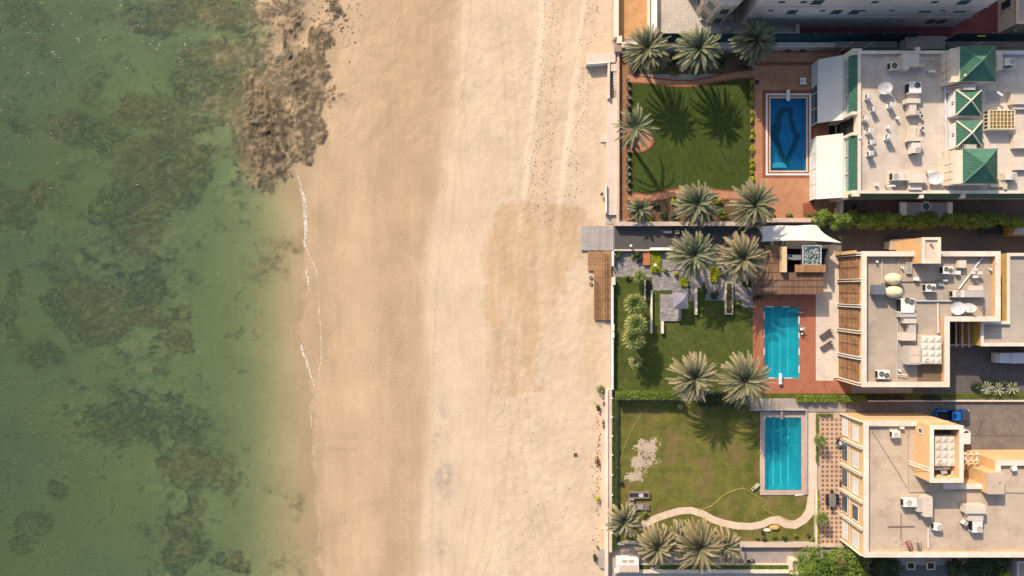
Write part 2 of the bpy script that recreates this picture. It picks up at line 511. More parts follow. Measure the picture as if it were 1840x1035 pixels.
    c = mix(c, np.array((.02, .026, .022)), dk * .7)
    sp = sstep(.66, .72, fbm(Xg, Yg, 1.3, 3, 171)) * sstep(.45, .55, fbm(Xg, Yg, 8, 3, 191)) * sstep(500, 430, PX)
    c = mix(c, np.array((.04, .05, .035)), sp * .4)
    # rock
    rkm = sstep(.34, .74, rk)
    lump = fbm(Xg, Yg, .8, 4, 33, .75)
    rc = mix(np.array((.20, .15, .088)) * ones[..., None], np.array((.055, .043, .03)), sstep(.60, .40, lump))
    ridc = np.abs(fbm(Xg * 2.2 + Yg * .35, Yg * .5, 2.6, 4, 91, .6) - .5) * 2
    rc = mix(rc, np.array((.04, .033, .025)), sstep(.14, .03, ridc) * .8)
    rc = mix(rc, np.array((.27, .205, .13)), sstep(.56, .70, lump) * .7)
    c = mix(c, rc, rkm * .84)
    # scatter of stones above the rock shelf
    stn = sstep(.66, .72, fbm(Xg, Yg, .7, 3, 211)) * np.exp(-((PX - 600) / 50.0) ** 2 - ((PY - 25) / 50.0) ** 2)
    c = mix(c, np.array((.1, .085, .06)), np.clip(stn * 1.2, 0, 1))
    return {'Col': np.clip(c, .005, 1), 'rocky': rkm}

tm, nt, out = newmat('beach_and_bed')
b = nd(nt, "ShaderNodeBsdfPrincipled"); b.inputs['Roughness'].default_value = .9; b.inputs['Specular IOR Level'].default_value = .15
at = nd(nt, "ShaderNodeAttribute", attribute_name='Col')
v = pos_node(nt)
g = ramp(nt, noise(nt, v, 3.5, 6, .75), .90, 1.09, .3, .7)
cc = mixrgb(nt, at.outputs['Color'], g, 1.0, 'MULTIPLY')
g2 = ramp(nt, noise(nt, pos_node(nt, (1, .12, 1)), 1.4, 4, .6), .975, 1.025, .35, .65)
cc = mixrgb(nt, cc, g2, 1.0, 'MULTIPLY')
g3 = ramp(nt, noise(nt, v, .12, 4, .6), .93, 1.07, .35, .65)
cc = mixrgb(nt, cc, g3, 1.0, 'MULTIPLY')
nt.links.new(cc, b.inputs['Base Color'])
bn = nd(nt, "ShaderNodeBump"); bn.inputs['Strength'].default_value = 1; bn.inputs['Distance'].default_value = .055
nt.links.new(noise(nt, v, 2.4, 7, .72), bn.inputs['Height']); nt.links.new(bn.outputs[0], b.inputs['Normal'])
nt.links.new(b.outputs[0], out.inputs[0])

xs = axis(-6000, -100, 19.5, 6000, .25); ys = axis(-6000, -56, 56, 6000, .25)
o = grid_mesh('ground', xs, ys, terrain_z, terrain_cols, tm)
tag(o, 'pale sandy beach sloping down to rocks and the sea bed', kind='structure')

# ------------------------------------------------------------------ sea
def sea_z(Xg, Yg):
    f = 1.0 * (np.abs(Xg) < 140) * (np.abs(Yg) < 90)
    return WL + f * ((fbm(Xg + Yg * .5, Yg * 2.0 - Xg * .5, 3.0, 3, 301) - .5) * .10)
def sea_cols(Xg, Yg, Z):
    zt = terrain_z(Xg, Yg)
    return {'depth': np.clip(WL - zt, 0, 5)}
wm, nt, out = newmat('sea_water')
at = nd(nt, "ShaderNodeAttribute", attribute_name='depth')
# Beer-Lambert: clear at the edge, green and turbid with depth
mu = nd(nt, "ShaderNodeMath", operation='MULTIPLY'); mu.inputs[1].default_value = -.72
nt.links.new(at.outputs['Fac'], mu.inputs[0])
ex = nd(nt, "ShaderNodeMath", operation='EXPONENT'); nt.links.new(mu.outputs[0], ex.inputs[0])
tr = nd(nt, "ShaderNodeBsdfTransparent"); tr.inputs[0].default_value = (.95, .97, .93, 1)
v = pos_node(nt)
df = nd(nt, "ShaderNodeBsdfDiffuse")
big = ramp(nt, noise(nt, v, .035, 3, .5), 0, 1, .35, .65)
nt.links.new(mixrgb(nt, (.066, .104, .044), (.038, .088, .058), big), df.inputs[0])
mx = nd(nt, "ShaderNodeMixShader")
nt.links.new(ex.outputs[0], mx.inputs[0]); nt.links.new(df.outputs[0], mx.inputs[1]); nt.links.new(tr.outputs[0], mx.inputs[2])
gl = nd(nt, "ShaderNodeBsdfGlossy"); gl.inputs['Roughness'].default_value = .025; gl.inputs[0].default_value = (1, 1, 1, 1)
bn = nd(nt, "ShaderNodeBump"); bn.inputs['Strength'].default_value = 1; bn.inputs['Distance'].default_value = .40
vv = pos_node(nt, (1, 2.1, 1))
w1 = noise(nt, vv, 1.5, 5, .62)
nt.links.new(w1, bn.inputs['Height'])
b2 = nd(nt, "ShaderNodeBump"); b2.inputs['Strength'].default_value = 1; b2.inputs['Distance'].default_value = .30
hh = nd(nt, "ShaderNodeMath", operation='MULTIPLY'); nt.links.new(ramp(nt, noise(nt, pos_node(nt, (.8, 1.7, 1)), 2.2, 1, .5), 0, 1, .64, .97), hh.inputs[0]); nt.links.new(ramp(nt, noise(nt, v, .35, 3, .6), 0, 1.2, .48, .66), hh.inputs[1])
nt.links.new(hh.outputs[0], b2.inputs['Height'])
fr = schlick(nt, b2.outputs[0]); nt.links.new(b2.outputs[0], gl.inputs['Normal'])
for q in (df,): nt.links.new(bn.outputs[0], q.inputs['Normal'])
m2 = nd(nt, "ShaderNodeMixShader")
nt.links.new(fr, m2.inputs[0]); nt.links.new(mx.outputs[0], m2.inputs[1]); nt.links.new(gl.outputs[0], m2.inputs[2])
nt.links.new(m2.outputs[0], out.inputs[0])
xs = axis(-6000, -100, -30, -29, .3); xs = xs[xs <= -29.5]
ys = axis(-6000, -56, 56, 6000, .3)
o = grid_mesh('sea', xs, ys, sea_z, sea_cols, wm)
tag(o, 'shallow green sea over dark reef patches', kind='structure')

# swash foam along the waterline
fm, nt, out = newmat('foam')
df = nd(nt, "ShaderNodeBsdfDiffuse"); df.inputs[0].default_value = (.80, .77, .70, 1)
tr = nd(nt, "ShaderNodeBsdfTransparent")
v = pos_node(nt)
f = ramp(nt, noise(nt, v, 2.2, 6, .8), 0, .9, .40, .56)
at = nd(nt, "ShaderNodeAttribute", attribute_name='tint')
mm = nd(nt, "ShaderNodeMath", operation='MULTIPLY'); nt.links.new(f, mm.inputs[0]); nt.links.new(at.outputs['Fac'], mm.inputs[1])
mx = nd(nt, "ShaderNodeMixShader"); nt.links.new(mm.outputs[0], mx.inputs[0])
nt.links.new(tr.outputs[0], mx.inputs[1]); nt.links.new(df.outputs[0], mx.inputs[2]); nt.links.new(mx.outputs[0], out.inputs[0])
def foam_line(mb, pts, w, k, seed):
    R = random.Random(seed); q = []
    for (ax, ay, aw, ak), (bx, by, bw, bk) in zip([(p[0], p[1], w * (p[2] if len(p) > 2 else 1), k * (p[3] if len(p) > 3 else 1)) for p in pts[:-1]],
                                                  [(p[0], p[1], w * (p[2] if len(p) > 2 else 1), k * (p[3] if len(p) > 3 else 1)) for p in pts[1:]]):
        n = max(2, int(math.hypot(bx - ax, by - ay) / 4))
        for i in range(n):
            t = i / n; q.append((ax + (bx - ax) * t + R.uniform(-1, 1), ay + (by - ay) * t, aw + (bw - aw) * t, ak + (bk - ak) * t))
    for a, b in zip(q[:-1], q[1:]):
        mb.tint = max(.01, min(1, (a[3] + b[3]) / 2 * R.uniform(.6, 1.2)))
        zz = []
        P4 = [(a[0] - a[2] * 5, a[1]), (a[0] + a[2] * 5, a[1]), (b[0] + b[2] * 5, b[1]), (b[0] - b[2] * 5, b[1])]
        c = []
        for (u, w_) in P4:
            x, y = P(u, w_, -1.1)
            z = max(WL + .05, float(terrain_z(np.array([[x]]), np.array([[y]]))[0, 0]) + .02)
            c.append((x, y, z))
        mb.face(c[::-1])
fo = MB()
foam_line(fo, [(504, 262, .6, .5), (508, 268, .7, .6), (516, 276, .7, .6), (524, 292, .6, .5), (533, 308, .7, .5), (540, 335, 1.2, .7), (547, 360, 2.2, .8), (549, 392, 2.4, .8), (550, 420, 1.8, 1), (547, 438, 1.5, 1), (553, 456, .8), (566, 480, .8, .8), (572, 505, .7, .8)], .3, .9, 1)
foam_line(fo, [(550, 480, .5, .6), (553, 502, 1.2, 1.3), (555, 515, .6, .7), (556, 530, .5, .5)], .3, 1, 2)
foam_line(fo, [(572, 505, .5, .4), (573, 560, .6, .6), (577, 600, .6, .6), (577, 640, .7, .6), (572, 690, .6, .4)], .3, 1, 3)
foam_line(fo, [(541, 620, 1.2, 1.3), (547, 640, 1.2, 1.3), (555, 662, .8, 1), (562, 685, .6, .7), (566, 700, .5, .5)], .3, 1.2, 4)
foam_line(fo, [(556, 738, .4, .4), (560, 760, .6, .8), (563, 790, .4, .4), (570, 870, .4, .5), (576, 940, .4, .5), (572, 985, .5, .5), (579, 1030, .5, .6)], .3, .9, 5)
o = fo.build('sea_foam', fm); tag(o, 'thin white foam line where small waves reach the sand', kind='stuff')

# stones and weed scraps, with added dark lumps for shaded footprints on the beach
R = random.Random(11)
pb_ = MB()
def pebble_or_print(px, py, s):
    x, y = P(px, py, -.8)
    z = float(terrain_z(np.array([[x]]), np.array([[y]]))[0, 0])
    n = R.randint(5, 7); a0 = R.uniform(0, 6)
    pts = [(x + s * R.uniform(.6, 1.1) * math.cos(a0 + 6.283 * i / n), y + s * R.uniform(.6, 1.1) * math.sin(a0 + 6.283 * i / n)) for i in range(n)]
    pb_.tint = R.uniform(.05, 1)
    pb_.prism(pts, z - .03, z + s * R.uniform(.3, .7), [(x + (p[0] - x) * .6, y + (p[1] - y) * .6) for p in pts])
for _ in range(420): pebble_or_print(975 - (py := R.uniform(0, 400)) * .06 + R.gauss(0, 6) + R.choice([0, 28, 12]), py, R.uniform(.05, .13))
for _ in range(200): pebble_or_print(1068 - (py := R.uniform(0, 390)) * .12 + R.gauss(0, 9), py, R.uniform(.05, .14))
for _ in range(150): pebble_or_print(722 + R.gauss(0, 9), R.uniform(400, 1030), R.uniform(.04, .10))
for _ in range(120): pebble_or_print(590 + R.gauss(0, 26), 40 + R.gauss(0, 40), R.uniform(.06, .22))
for _ in range(110): pebble_or_print(R.uniform(890, 1080), R.uniform(720, 1030), R.uniform(.04, .13))
for _ in range(90): pebble_or_print(1073 + R.gauss(0, 5), R.uniform(720, 1000), R.uniform(.05, .2))
for _ in range(260): pebble_or_print(R.uniform(600, 1080), R.uniform(0, 1030), R.uniform(.04, .11))
for _ in range(40): pebble_or_print(905 + R.gauss(0, 6), R.uniform(735, 800), R.uniform(.05, .1))
PEB = M('pebble_or_print', (.26, .19, .12), var=.3, scale=2, attr=(.05, .045, .035))
o = pb_.build('stones_and_footprints', PEB); tag(o, 'scattered small stones, weed scraps and added dark lumps standing in for footprints', kind='stuff')
# ------------------------------------------------------------------ shared materials
WHITE = M('white_paint', (.74, .72, .68), rough=.55, var=.08, scale=.8, dirt=((.35, .28, .2), .35, .9))
CREAM = M('cream_render', (.70, .61, .49), rough=.85, var=.08, scale=.7, dirt=((.4, .3, .2), .3, .8))
CAPM = M('cream_coping', (.74, .64, .53), rough=.8, var=.08, scale=.9, brick=(1.2, 5, .012, .18, 0), dirt=((.36, .28, .2), .3, 1.2))
ORANGE = M('orange_render', (.62, .40, .205), rough=.88, var=.07, scale=.5, bump=.01, bscale=9)
YELLOW = M('ochre_render', (.55, .36, .10), rough=.88, var=.1, scale=.6)
PINK = M('pink_coping', (.60, .45, .36), rough=.85, var=.1, scale=1, brick=(.5, 5, .02, .2, 0))
TERRA = M('terracotta_pavers', (.47, .235, .13), rough=.85, var=.16, scale=.8, brick=(.26, .13, .012, .22, .5), dirt=((.3, .14, .07), .4, .5))
DRED = M('dark_red_pavers', (.30, .095, .055), rough=.85, var=.2, scale=1.2, brick=(.22, .11, .012, .25, .5))
ASPH = M('asphalt', (.085, .08, .078), rough=.9, var=.25, scale=.5, bump=.01, bscale=14, dirt=((.14, .12, .1), .5, .25))
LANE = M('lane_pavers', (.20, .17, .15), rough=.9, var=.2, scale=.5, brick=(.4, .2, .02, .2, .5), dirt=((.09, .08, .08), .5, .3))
CONC = M('grey_concrete', (.34, .30, .265), rough=.9, var=.15, scale=.7, bump=.01, dirt=((.2, .17, .14), .5, .5))
SOIL = M('garden_soil', (.13, .085, .05), rough=.95, var=.35, scale=2, bump=.04)
LAWN = M('lawn_grass', (.060, .082, .014), rough=.95, var=.4, scale=1.3, bump=.05, bscale=12, dirt=((.10, .10, .02), .5, .35), stretch=(1, .8, 1))
LAWN2 = M('bright_lawn_grass', (.085, .108, .020), rough=.95, col2=(.042, .062, .012), scale=1.2, bump=.06, bscale=12, dirt=((.13, .125, .04), .55, .5))
DARKV = M('dark_void', (.02, .02, .022), rough=.9, var=.1)  # near-black colour painted for the shade inside voids and recesses
GLASSD = M('dark_glass', (.04, .06, .07), rough=.12, var=.1, spec=.6)
STEEL = M('galvanised_steel', (.45, .45, .46), rough=.4, metal=.6, var=.1)
BLACKM = M('black_metal', (.03, .03, .032), rough=.5, var=.1)
TIMBER = M('warm_timber', (.36, .19, .085), rough=.7, var=.25, scale=.9, stretch=(1, 6, 1), brick=(6, .14, .012, .5, .3))
TIMBERV = M('timber_boards', (.40, .225, .105), rough=.7, var=.25, scale=1.2, stretch=(5, 1, 1))
GREYWOOD = M('weathered_boards', (.40, .38, .36), rough=.85, var=.2, scale=1.5, stretch=(6, 1, 1), dirt=((.2, .17, .14), .45, .8))
DECKRED = M('red_brown_deck', (.37, .14, .08), rough=.75, var=.15, scale=.7, stretch=(4, 1, 1), dirt=((.21, .08, .05), .7, .45))
PATIO = M('beige_patio_tiles', (.62, .54, .45), rough=.8, var=.08, scale=.6, brick=(.75, .75, .018, .22, 0))

def sheet(name, mat, polys, z, t=.03, label=None):
    mb = MB()
    for p in polys:
        mb.prism([P(a, b, z) for a, b in p], z - t, z)
    return struct(name, mb, mat, label)
def R4(a, b, c, d): return [(a, b), (c, b), (c, d), (a, d)]
def holed(x0, y0, x1, y1, holes):
    """rectangle in pixels minus hole rectangles, as non-overlapping rectangles"""
    xs = sorted({x0, x1, *[h[0] for h in holes], *[h[2] for h in holes]}); ys = sorted({y0, y1, *[h[1] for h in holes], *[h[3] for h in holes]})
    out = []
    for a, b in zip(xs[:-1], xs[1:]):
        for c, d in zip(ys[:-1], ys[1:]):
            mx_, my_ = (a + b) / 2, (c + d) / 2
            if not any(h[0] < mx_ < h[2] and h[1] < my_ < h[3] for h in holes): out.append(R4(a, c, b, d))
    return out

POOL1 = (1384, 177, 1449, 306); POOL2 = (1373, 551, 1436, 680); POOL3 = (1374, 750, 1439, 880)
mb = MB()
for r in holed(1100, -700, 2600, 1700, [POOL1, POOL2, POOL3]):
    a = [P(*q, 0) for q in r]
    mb.face([(x, y, -.06) for x, y in a][::-1])
struct('estate_ground', mb, CONC)

# ---- pavements and lawns
sheet('brick_path', M('brown_brick_path', (.33, .16, .08), var=.2, scale=.8, brick=(.25, .12, .012, .25, .5)), [R4(1113, 98, 1128, 394)], -.01)
sheet('pool_terrace', TERRA, holed(1355, 92, 1506, 392, [(1376, 168, 1457, 315)]), .0)
mb = MB()
for r in (R4(1355, 111, 1476, 118), R4(1456, 118, 1463, 365), R4(1345, 300, 1350, 392), R4(1370, 162, 1456, 168.5), R4(1370, 168.5, 1376, 320), R4(1376, 315, 1456, 320), R4(1443, 365, 1463, 390), R4(1355, 90.5, 1520, 93.5)):
    mb.prism([P(*q) for q in r], 0.0005, .012)
struct('red_paver_border', mb, DRED)
LT = [(1130, 133), (1175, 139), (1210, 143), (1240, 144), (1270, 139), (1300, 132), (1330, 126), (1356, 124)]
LT2 = [(1130, 149), (1175, 152), (1210, 156), (1240, 157), (1270, 152), (1300, 146), (1330, 142), (1356, 141)]
LB = [(1130, 346), (1165, 347), (1190, 343), (1215, 338), (1240, 336), (1270, 337), (1300, 341), (1350, 343)]
LB2 = [(1126, 363), (1165, 362), (1190, 360), (1215, 355), (1240, 352), (1270, 354), (1300, 359), (1350, 360)]
pts_ = LT2 + [(1347, 141), (1347, 343)] + LB[:-1][::-1] + [(1133, 150)]
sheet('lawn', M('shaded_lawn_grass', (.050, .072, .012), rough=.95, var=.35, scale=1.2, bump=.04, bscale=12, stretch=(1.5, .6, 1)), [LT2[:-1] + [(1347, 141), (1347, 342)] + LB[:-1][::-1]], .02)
def pathstrip(name, A, B, z, mat):
    mb = MB()
    for i in range(len(A) - 1):
        mb.prism([P(*A[i]), P(*A[i + 1]), P(*B[i + 1]), P(*B[i])], z - .03, z)
    return struct(name, mb, mat)
pathstrip('garden_path', LT, LT2, .03, TERRA)
pathstrip('garden_path', LB, LB2, .03, TERRA)
mb = MB()
for L_, s in ((LT, 1), (LT2, -1), (LB, 1), (LB2, -1)):
    mb.ribbon([P(a, b + s * 1.2) for a, b in L_], .26, .031, .045)
struct('path_border', mb, DRED)
sheet('planting_bed', SOIL, [R4(1129, 95, 1352, 133)], -.02); sheet('planting_bed', SOIL, [R4(1126, 352, 1352, 398)], -.02)
sheet('planting_bed', SOIL, [R4(1347.3, 141, 1354.7, 330)], .03)
# round terrace bump of the first garden
mb = MB(); cx, cy = P(1146, 252)
arc = [(cx + 2.75 * math.cos(a), cy + 2.15 * math.sin(a)) for a in [math.radians(t) for t in range(-90, 91, 12)]]
mb.prism([(cx - 1.9, cy - 2.15)] + arc + [(cx - 1.9, cy + 2.15)], .02, .06); struct('round_terrace', mb, TERRA)
mb = MB(); mb.ribbon([(cx - 1.5, cy - 2.15)] + arc + [(cx - 1.2, cy + 2.15)], .3, .061, .10); struct('path_border', mb, DRED)

# second plot
sheet('service_lane', ASPH, [R4(1104, 403, 1870, 452), R4(1480, 452, 1960, 460)], -.02)
sheet('lawn', LAWN2, [R4(1103, 498, 1356, 706)], .01)
sheet('pool_deck', DECKRED, holed(1353, 527, 1468, 707, [POOL2]) + [R4(1468, 680, 1530, 707)], .04)
sheet('patio', PATIO, [R4(1466, 440, 1482, 594), R4(1482, 440, 1512, 679), R4(1466, 594, 1482, 684), R4(1482, 679, 1498, 684)], .05)
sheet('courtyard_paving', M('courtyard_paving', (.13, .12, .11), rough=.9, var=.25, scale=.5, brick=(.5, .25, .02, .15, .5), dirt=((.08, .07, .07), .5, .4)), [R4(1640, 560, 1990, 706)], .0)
sheet('grass_verge', M('verge_grass', (.095, .12, .012), var=.45, scale=3, bump=.08, bscale=10, rough=.95), [R4(1355, 707, 1990, 716)], .06)
# third plot
DRY = M('dry_lawn_grass', (.19, .165, .038), rough=.95, var=.4, scale=.45, col2=(.072, .095, .016), bump=.14, bscale=6, dirt=((.22, .14, .07), .85, .22))
sheet('dry_lawn', DRY, [R4(1112, 720, 1366, 978), R4(1366, 888, 1470, 978)], .0)
sheet('concrete_terrace', CONC, [R4(1348, 716, 1449, 737), R4(1449, 716, 1520, 740)], .20, .2)
SANDP = M('sandy_path', (.68, .53, .40), rough=.9, var=.1, scale=1.2, brick=(.35, .7, .02, .25, 0))
sheet('garden_path', M('pale_concrete_path', (.66, .53, .42), rough=.9, var=.1, scale=.7), [R4(1450, 740, 1468, 880)], .06)
cp = [(1459, 878), (1459, 900), (1455, 920), (1444, 934), (1428, 943), (1412, 941), (1398, 934), (1385, 935), (1370, 942), (1350, 946), (1325, 945), (1300, 940), (1280, 933), (1262, 923), (1242, 917), (1222, 918), (1200, 924), (1180, 931), (1165, 938), (1153, 944)]
mb = MB(); mb.ribbon([P(*q) for q in cp], [1.7] * 3 + [1.5] * 4 + [1.25] * 13, .005, .05); struct('garden_path', mb, SANDP)
# bare sandy patch
# real sandy wear: dense ragged crumbs of sand between surviving tufts
BARE = M('bare_sand', (.47, .375, .28), var=.2, scale=3, bump=.04, bscale=5)
mb = MB(); R = random.Random(5)
_bx = np.array([[X(p) for p in range(1115, 1200)] for _ in range(85)])
for _ in range(15000):
    px, py = R.uniform(1122, 1192), R.uniform(786, 870)
    d_ = min(math.hypot((px - 1164) / 17, (py - 808) / 17), math.hypot((px - 1141) / 13, (py - 858) / 10), math.hypot((px - 1152) / 14, (py - 832) / 20))
    x, y = P(px, py)
    n_ = float(fbm(np.array([x * 1.0]), np.array([y * 1.0]), 1.3, 4, 77, .7)[0])
    if d_ > .55 + (n_ - .40) * 3.2 + R.gauss(0, .22): continue
    s_ = R.uniform(.035, .12); n = R.randint(5, 7)
    mb.prism([(x + s_ * R.uniform(.5, 1.3) * math.cos(6.283 * i / n), y + s_ * R.uniform(.5, 1.3) * math.sin(6.283 * i / n)) for i in range(n)], .0, .01 + R.uniform(0, .02))
tag(mb.build('bare_sand_patch', BARE), 'bare pale sandy patch worn through the dry lawn', kind='stuff')
CHK = M('checker_patio', (.47, .33, .24), rough=.85, var=.08, scale=.6)
sheet('checker_patio', CHK, [R4(1470, 740, 1520, 984)], .05)
mb = MB()
yy = 752
while yy < 980:
    for k in range(5):
        mb.prism([P(*q) for q in R4(1476 + k * 8.1, yy, 1480.8 + k * 8.1, yy + 4.8)], .051, .058)
    yy += 8.4
struct('patio_dark_tiles', mb, M('dark_patio_tile', (.22, .135, .095), var=.2))
sheet('service_lane', M('pale_lane_pavers', (.33, .285, .255), var=.15, scale=.5, brick=(.5, .25, .02, .15, .5), dirt=((.22, .19, .17), .5, .3)), [R4(1112, 982, 1640, 1016)], .0)
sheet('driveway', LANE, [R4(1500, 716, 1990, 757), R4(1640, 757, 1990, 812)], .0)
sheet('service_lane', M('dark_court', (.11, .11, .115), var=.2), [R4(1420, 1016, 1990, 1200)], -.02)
sheet('footpath', M('pale_paving', (.50, .43, .36), var=.1, brick=(.6, .6, .02, .2, 0)), [R4(1100, 1030, 1420, 1200)], -.02)
# neighbours to the north
sheet('sand_yard', M('orange_earth', (.50, .28, .13), var=.2, scale=.6, bump=.02), [R4(1112, -200, 1164, 70)], .0)
sheet('tiled_terrace', M('white_square_tiles', (.52, .46, .40), var=.06, brick=(.62, .62, .03, .28, 0)), [R4(1176, -200, 1437, 61)], .3, .3)
sheet('maroon_paving', M('maroon_paving', (.20, .06, .055), var=.2, brick=(.3, .15, .015, .15, .5), dirt=((.25, .12, .11), .4, .3)), [R4(1437, -200, 1990, 66)], .0)
sheet('side_yard', M('brown_yard_paving', (.20, .14, .11), var=.2, brick=(.4, .2, .02, .15, .5)), [R4(1506, 78, 1990, 402)], -.005)

# ------------------------------------------------------------------ swimming pools
def pool_mat(name, tint, op):
    m, nt, out = newmat(name)
    tr = nd(nt, "ShaderNodeBsdfTransparent"); tr.inputs[0].default_value = (*tint, 1)
    df = nd(nt, "ShaderNodeBsdfDiffuse"); df.inputs[0].default_value = (tint[0] * .12, tint[1] * .45, tint[2] * .5, 1)
    a = nd(nt, "ShaderNodeMixShader"); a.inputs[0].default_value = op
    nt.links.new(tr.outputs[0], a.inputs[1]); nt.links.new(df.outputs[0], a.inputs[2])
    gl = nd(nt, "ShaderNodeBsdfGlossy"); gl.inputs['Roughness'].default_value = .08
    bn = nd(nt, "ShaderNodeBump"); bn.inputs['Distance'].default_value = .04
    nt.links.new(noise(nt, pos_node(nt), 1.2, 4, .6), bn.inputs['Height'])
    nt.links.new(bn.outputs[0], gl.inputs['Normal'])
    b = nd(nt, "ShaderNodeMixShader"); nt.links.new(schlick(nt, bn.outputs[0]), b.inputs[0])
    nt.links.new(a.outputs[0], b.inputs[1]); nt.links.new(gl.outputs[0], b.inputs[2]); nt.links.new(b.outputs[0], out.inputs[0])
    return m
WAT1 = pool_mat('deep_pool_water', (.22, .68, .85), .12)
WAT2 = pool_mat('turquoise_pool_water', (.25, .86, .92), .28)
TILE1 = M('blue_pool_tiles', (.07, .31, .52), rough=.4, var=.15, scale=.7, brick=(.3, .3, .02, .1, 0))
TILE2 = M('turquoise_pool_tiles', (.08, .43, .49), rough=.4, var=.28, scale=.35, brick=(.3, .3, .02, .06, 0))  # patchy tone stands in for caustic light on the pool floor
TILEN = M('navy_mosaic', (.012, .03, .09), rough=.4, var=.2)
LINE = M('pool_lane_line', (.72, .80, .78), var=.05)
def pool(label, R_, depth, water, tile, zc=.0):
    x0, y1 = P(R_[0], R_[1]); x1, y0 = P(R_[2], R_[3])
    t = thing('swimming_pool', label, 'swimming pool', ((x0 + x1) / 2, (y0 + y1) / 2, zc))
    mb = MB()
    mb.face([(x0, y0, -depth), (x1, y0, -depth), (x1, y1, -depth), (x0, y1, -depth)])
    for a, b in (((x0, y0), (x1, y0)), ((x1, y0), (x1, y1)), ((x1, y1), (x0, y1)), ((x0, y1), (x0, y0))):
        mb.face([(a[0], a[1], -depth), (a[0], a[1], zc), (b[0], b[1], zc), (b[0], b[1], -depth)])
    mb.build('basin', tile, t)
    mb = MB(); mb.face([(x0, y0, zc - .14), (x1, y0, zc - .14), (x1, y1, zc - .14), (x0, y1, zc - .14)]); mb.build('water', water, t)
    return t, x0, y0, x1, y1
t, x0, y0, x1, y1 = pool('deep blue pool with white and red border and dark wavy mosaic', POOL1, 1.7, WAT1, TILE1)
mb = MB(); mb.frame(X(1376), Y(315), X(1457), Y(168), .32, -.05, .05); mb.build('coping', M('white_pool_coping', (.72, .68, .68), var=.06), t)
mb = MB(); mb.frame(X(1376) + .32, Y(315) + .32, X(1457) - .32, Y(168) - .32, .27, -.05, .035); mb.build('red_tile_ring', DRED, t)
mb = MB(); mb.frame(X(1376) + .59, Y(315) + .59, X(1457) - .59, Y(168) - .59, .24, -.05, .045); mb.build('inner_edge', M('cream_edge', (.66, .52, .36), var=.05), t)
# dark mosaic figure on the pool floor: a closed wavy band
def fp(px, py): return (X(px, -1.7), Y(py, -1.7))
outer = [(1405, 190), (1412, 193), (1420, 192), (1425, 197), (1425, 206), (1424, 214), (1428, 222), (1431, 236), (1438, 241), (1434, 256), (1429, 268), (1421, 282), (1415, 303), (1410, 296), (1404, 284), (1397, 279), (1399, 272), (1391, 258), (1385, 246), (1385, 226), (1393, 220), (1392, 212), (1397, 200)]
inner = [(1408, 204), (1413, 200), (1417, 204), (1416, 214), (1419, 222), (1422, 236), (1427, 241), (1424, 256), (1419, 268), (1414, 279), (1411, 283), (1407, 274), (1404, 262), (1400, 252), (1399, 243), (1403, 232), (1404, 218), (1406, 210)]
def resamp(L_, n):
    L_ = L_ + [L_[0]]; d = [0]
    for a, b in zip(L_[:-1], L_[1:]): d.append(d[-1] + math.hypot(b[0] - a[0], b[1] - a[1]))
    o = []
    for i in range(n):
        s = d[-1] * i / n; k = max(j for j in range(len(d) - 1) if d[j] <= s); f = (s - d[k]) / (d[k + 1] - d[k])
        o.append((L_[k][0] + (L_[k + 1][0] - L_[k][0]) * f, L_[k][1] + (L_[k + 1][1] - L_[k][1]) * f))
    return o
oo, ii = resamp(outer, 90), resamp(inner, 90); mb = MB()
rr = random.Random(2)
for k in range(90):
    a, b = oo[k], oo[(k + 1) % 90]; c, d = ii[(k + 1) % 90], ii[k]; j = rr.uniform(-.7, .7)
    mb.face([(*fp(a[0] + j, a[1]), -1.69), (*fp(b[0] + j, b[1]), -1.69), (*fp(*c), -1.69), (*fp(*d), -1.69)])
mb.build('floor_mosaic', TILEN, t)
mb = MB()
for k in range(4): mb.pb(1387, 291 + k * 2.6, 1413, 293.6 + k * 2.6, -1.69, -.5 - .25 * (3 - k), h=-.6)
mb.build('steps', M('pale_pool_step', (.6, .62, .6), var=.05), t)
def board(px0, py0, px1, py1, z, label, base, mat=None):
    t = thing('diving_board', label, 'diving board', (X((px0 + px1) / 2), Y(base), 0))
    mb = MB(); mb.pb(px0, py0, px1, py1, z, z + .08); mb.build('board', mat or WHITE, t)
    mb = MB(); mb.box(X(px0) + .12, Y(base) - .25, X(px1) - .12, Y(base) + .25, 0, z - .003); mb.build('stand', CONC, t)
    return t
board(1413.5, 161, 1419.5, 181, .55, 'white diving board at the head of the deep blue pool', 165)

t, x0, y0, x1, y1 = pool('turquoise pool let into the red brown timber deck', POOL2, 1.5, WAT2, TILE2, .04)
mb = MB()
for px in (1380.5, 1393.5, 1407, 1421): mb.box(X(px) - .09, y0 + .5, X(px) + .09, y1 - .5, -1.499, -1.48)
mb.build('lane_line', LINE, t)
for r in [(a, 550.4, b, 552) for a, b in ((1377, 1391), (1406, 1419))] + [(1372.6, a, 1374, b) for a, b in ((560, 573), (592, 606), (625, 638))] + [(1434.8, a, 1436.6, b) for a, b in ((568, 582), (592, 607), (625, 638), (657, 670))] + [(a, 678.4, b, 680) for a, b in ((1376, 1392), (1409, 1424))]:
    mb = MB(); mb.pb(*r, .045, .06); mb.build('coping_strip', WHITE, t)
mb = MB()
for k in range(6): mb.pb(1418 + k * 2.9, 554, 1420.9 + k * 2.9, 561.5, -1.45, -1.2 + k * .21, h=-.5)
mb.build('steps', M('pale_pool_step2', (.66, .72, .68), var=.05), t)
for yy in (552.5, 561): mb = MB(); mb.tube([(X(1428), Y(yy), -.3), (X(1432), Y(yy), .7), (X(1441), Y(yy), .75), (X(1442), Y(yy), .05)], .04); mb.build('handrail', STEEL, t)
board(1399.5, 670.5, 1405, 690.5, .6, 'pale blue diving board at the south end of the deck pool', 687, M('pale_blue_board', (.5, .6, .68), var=.05))

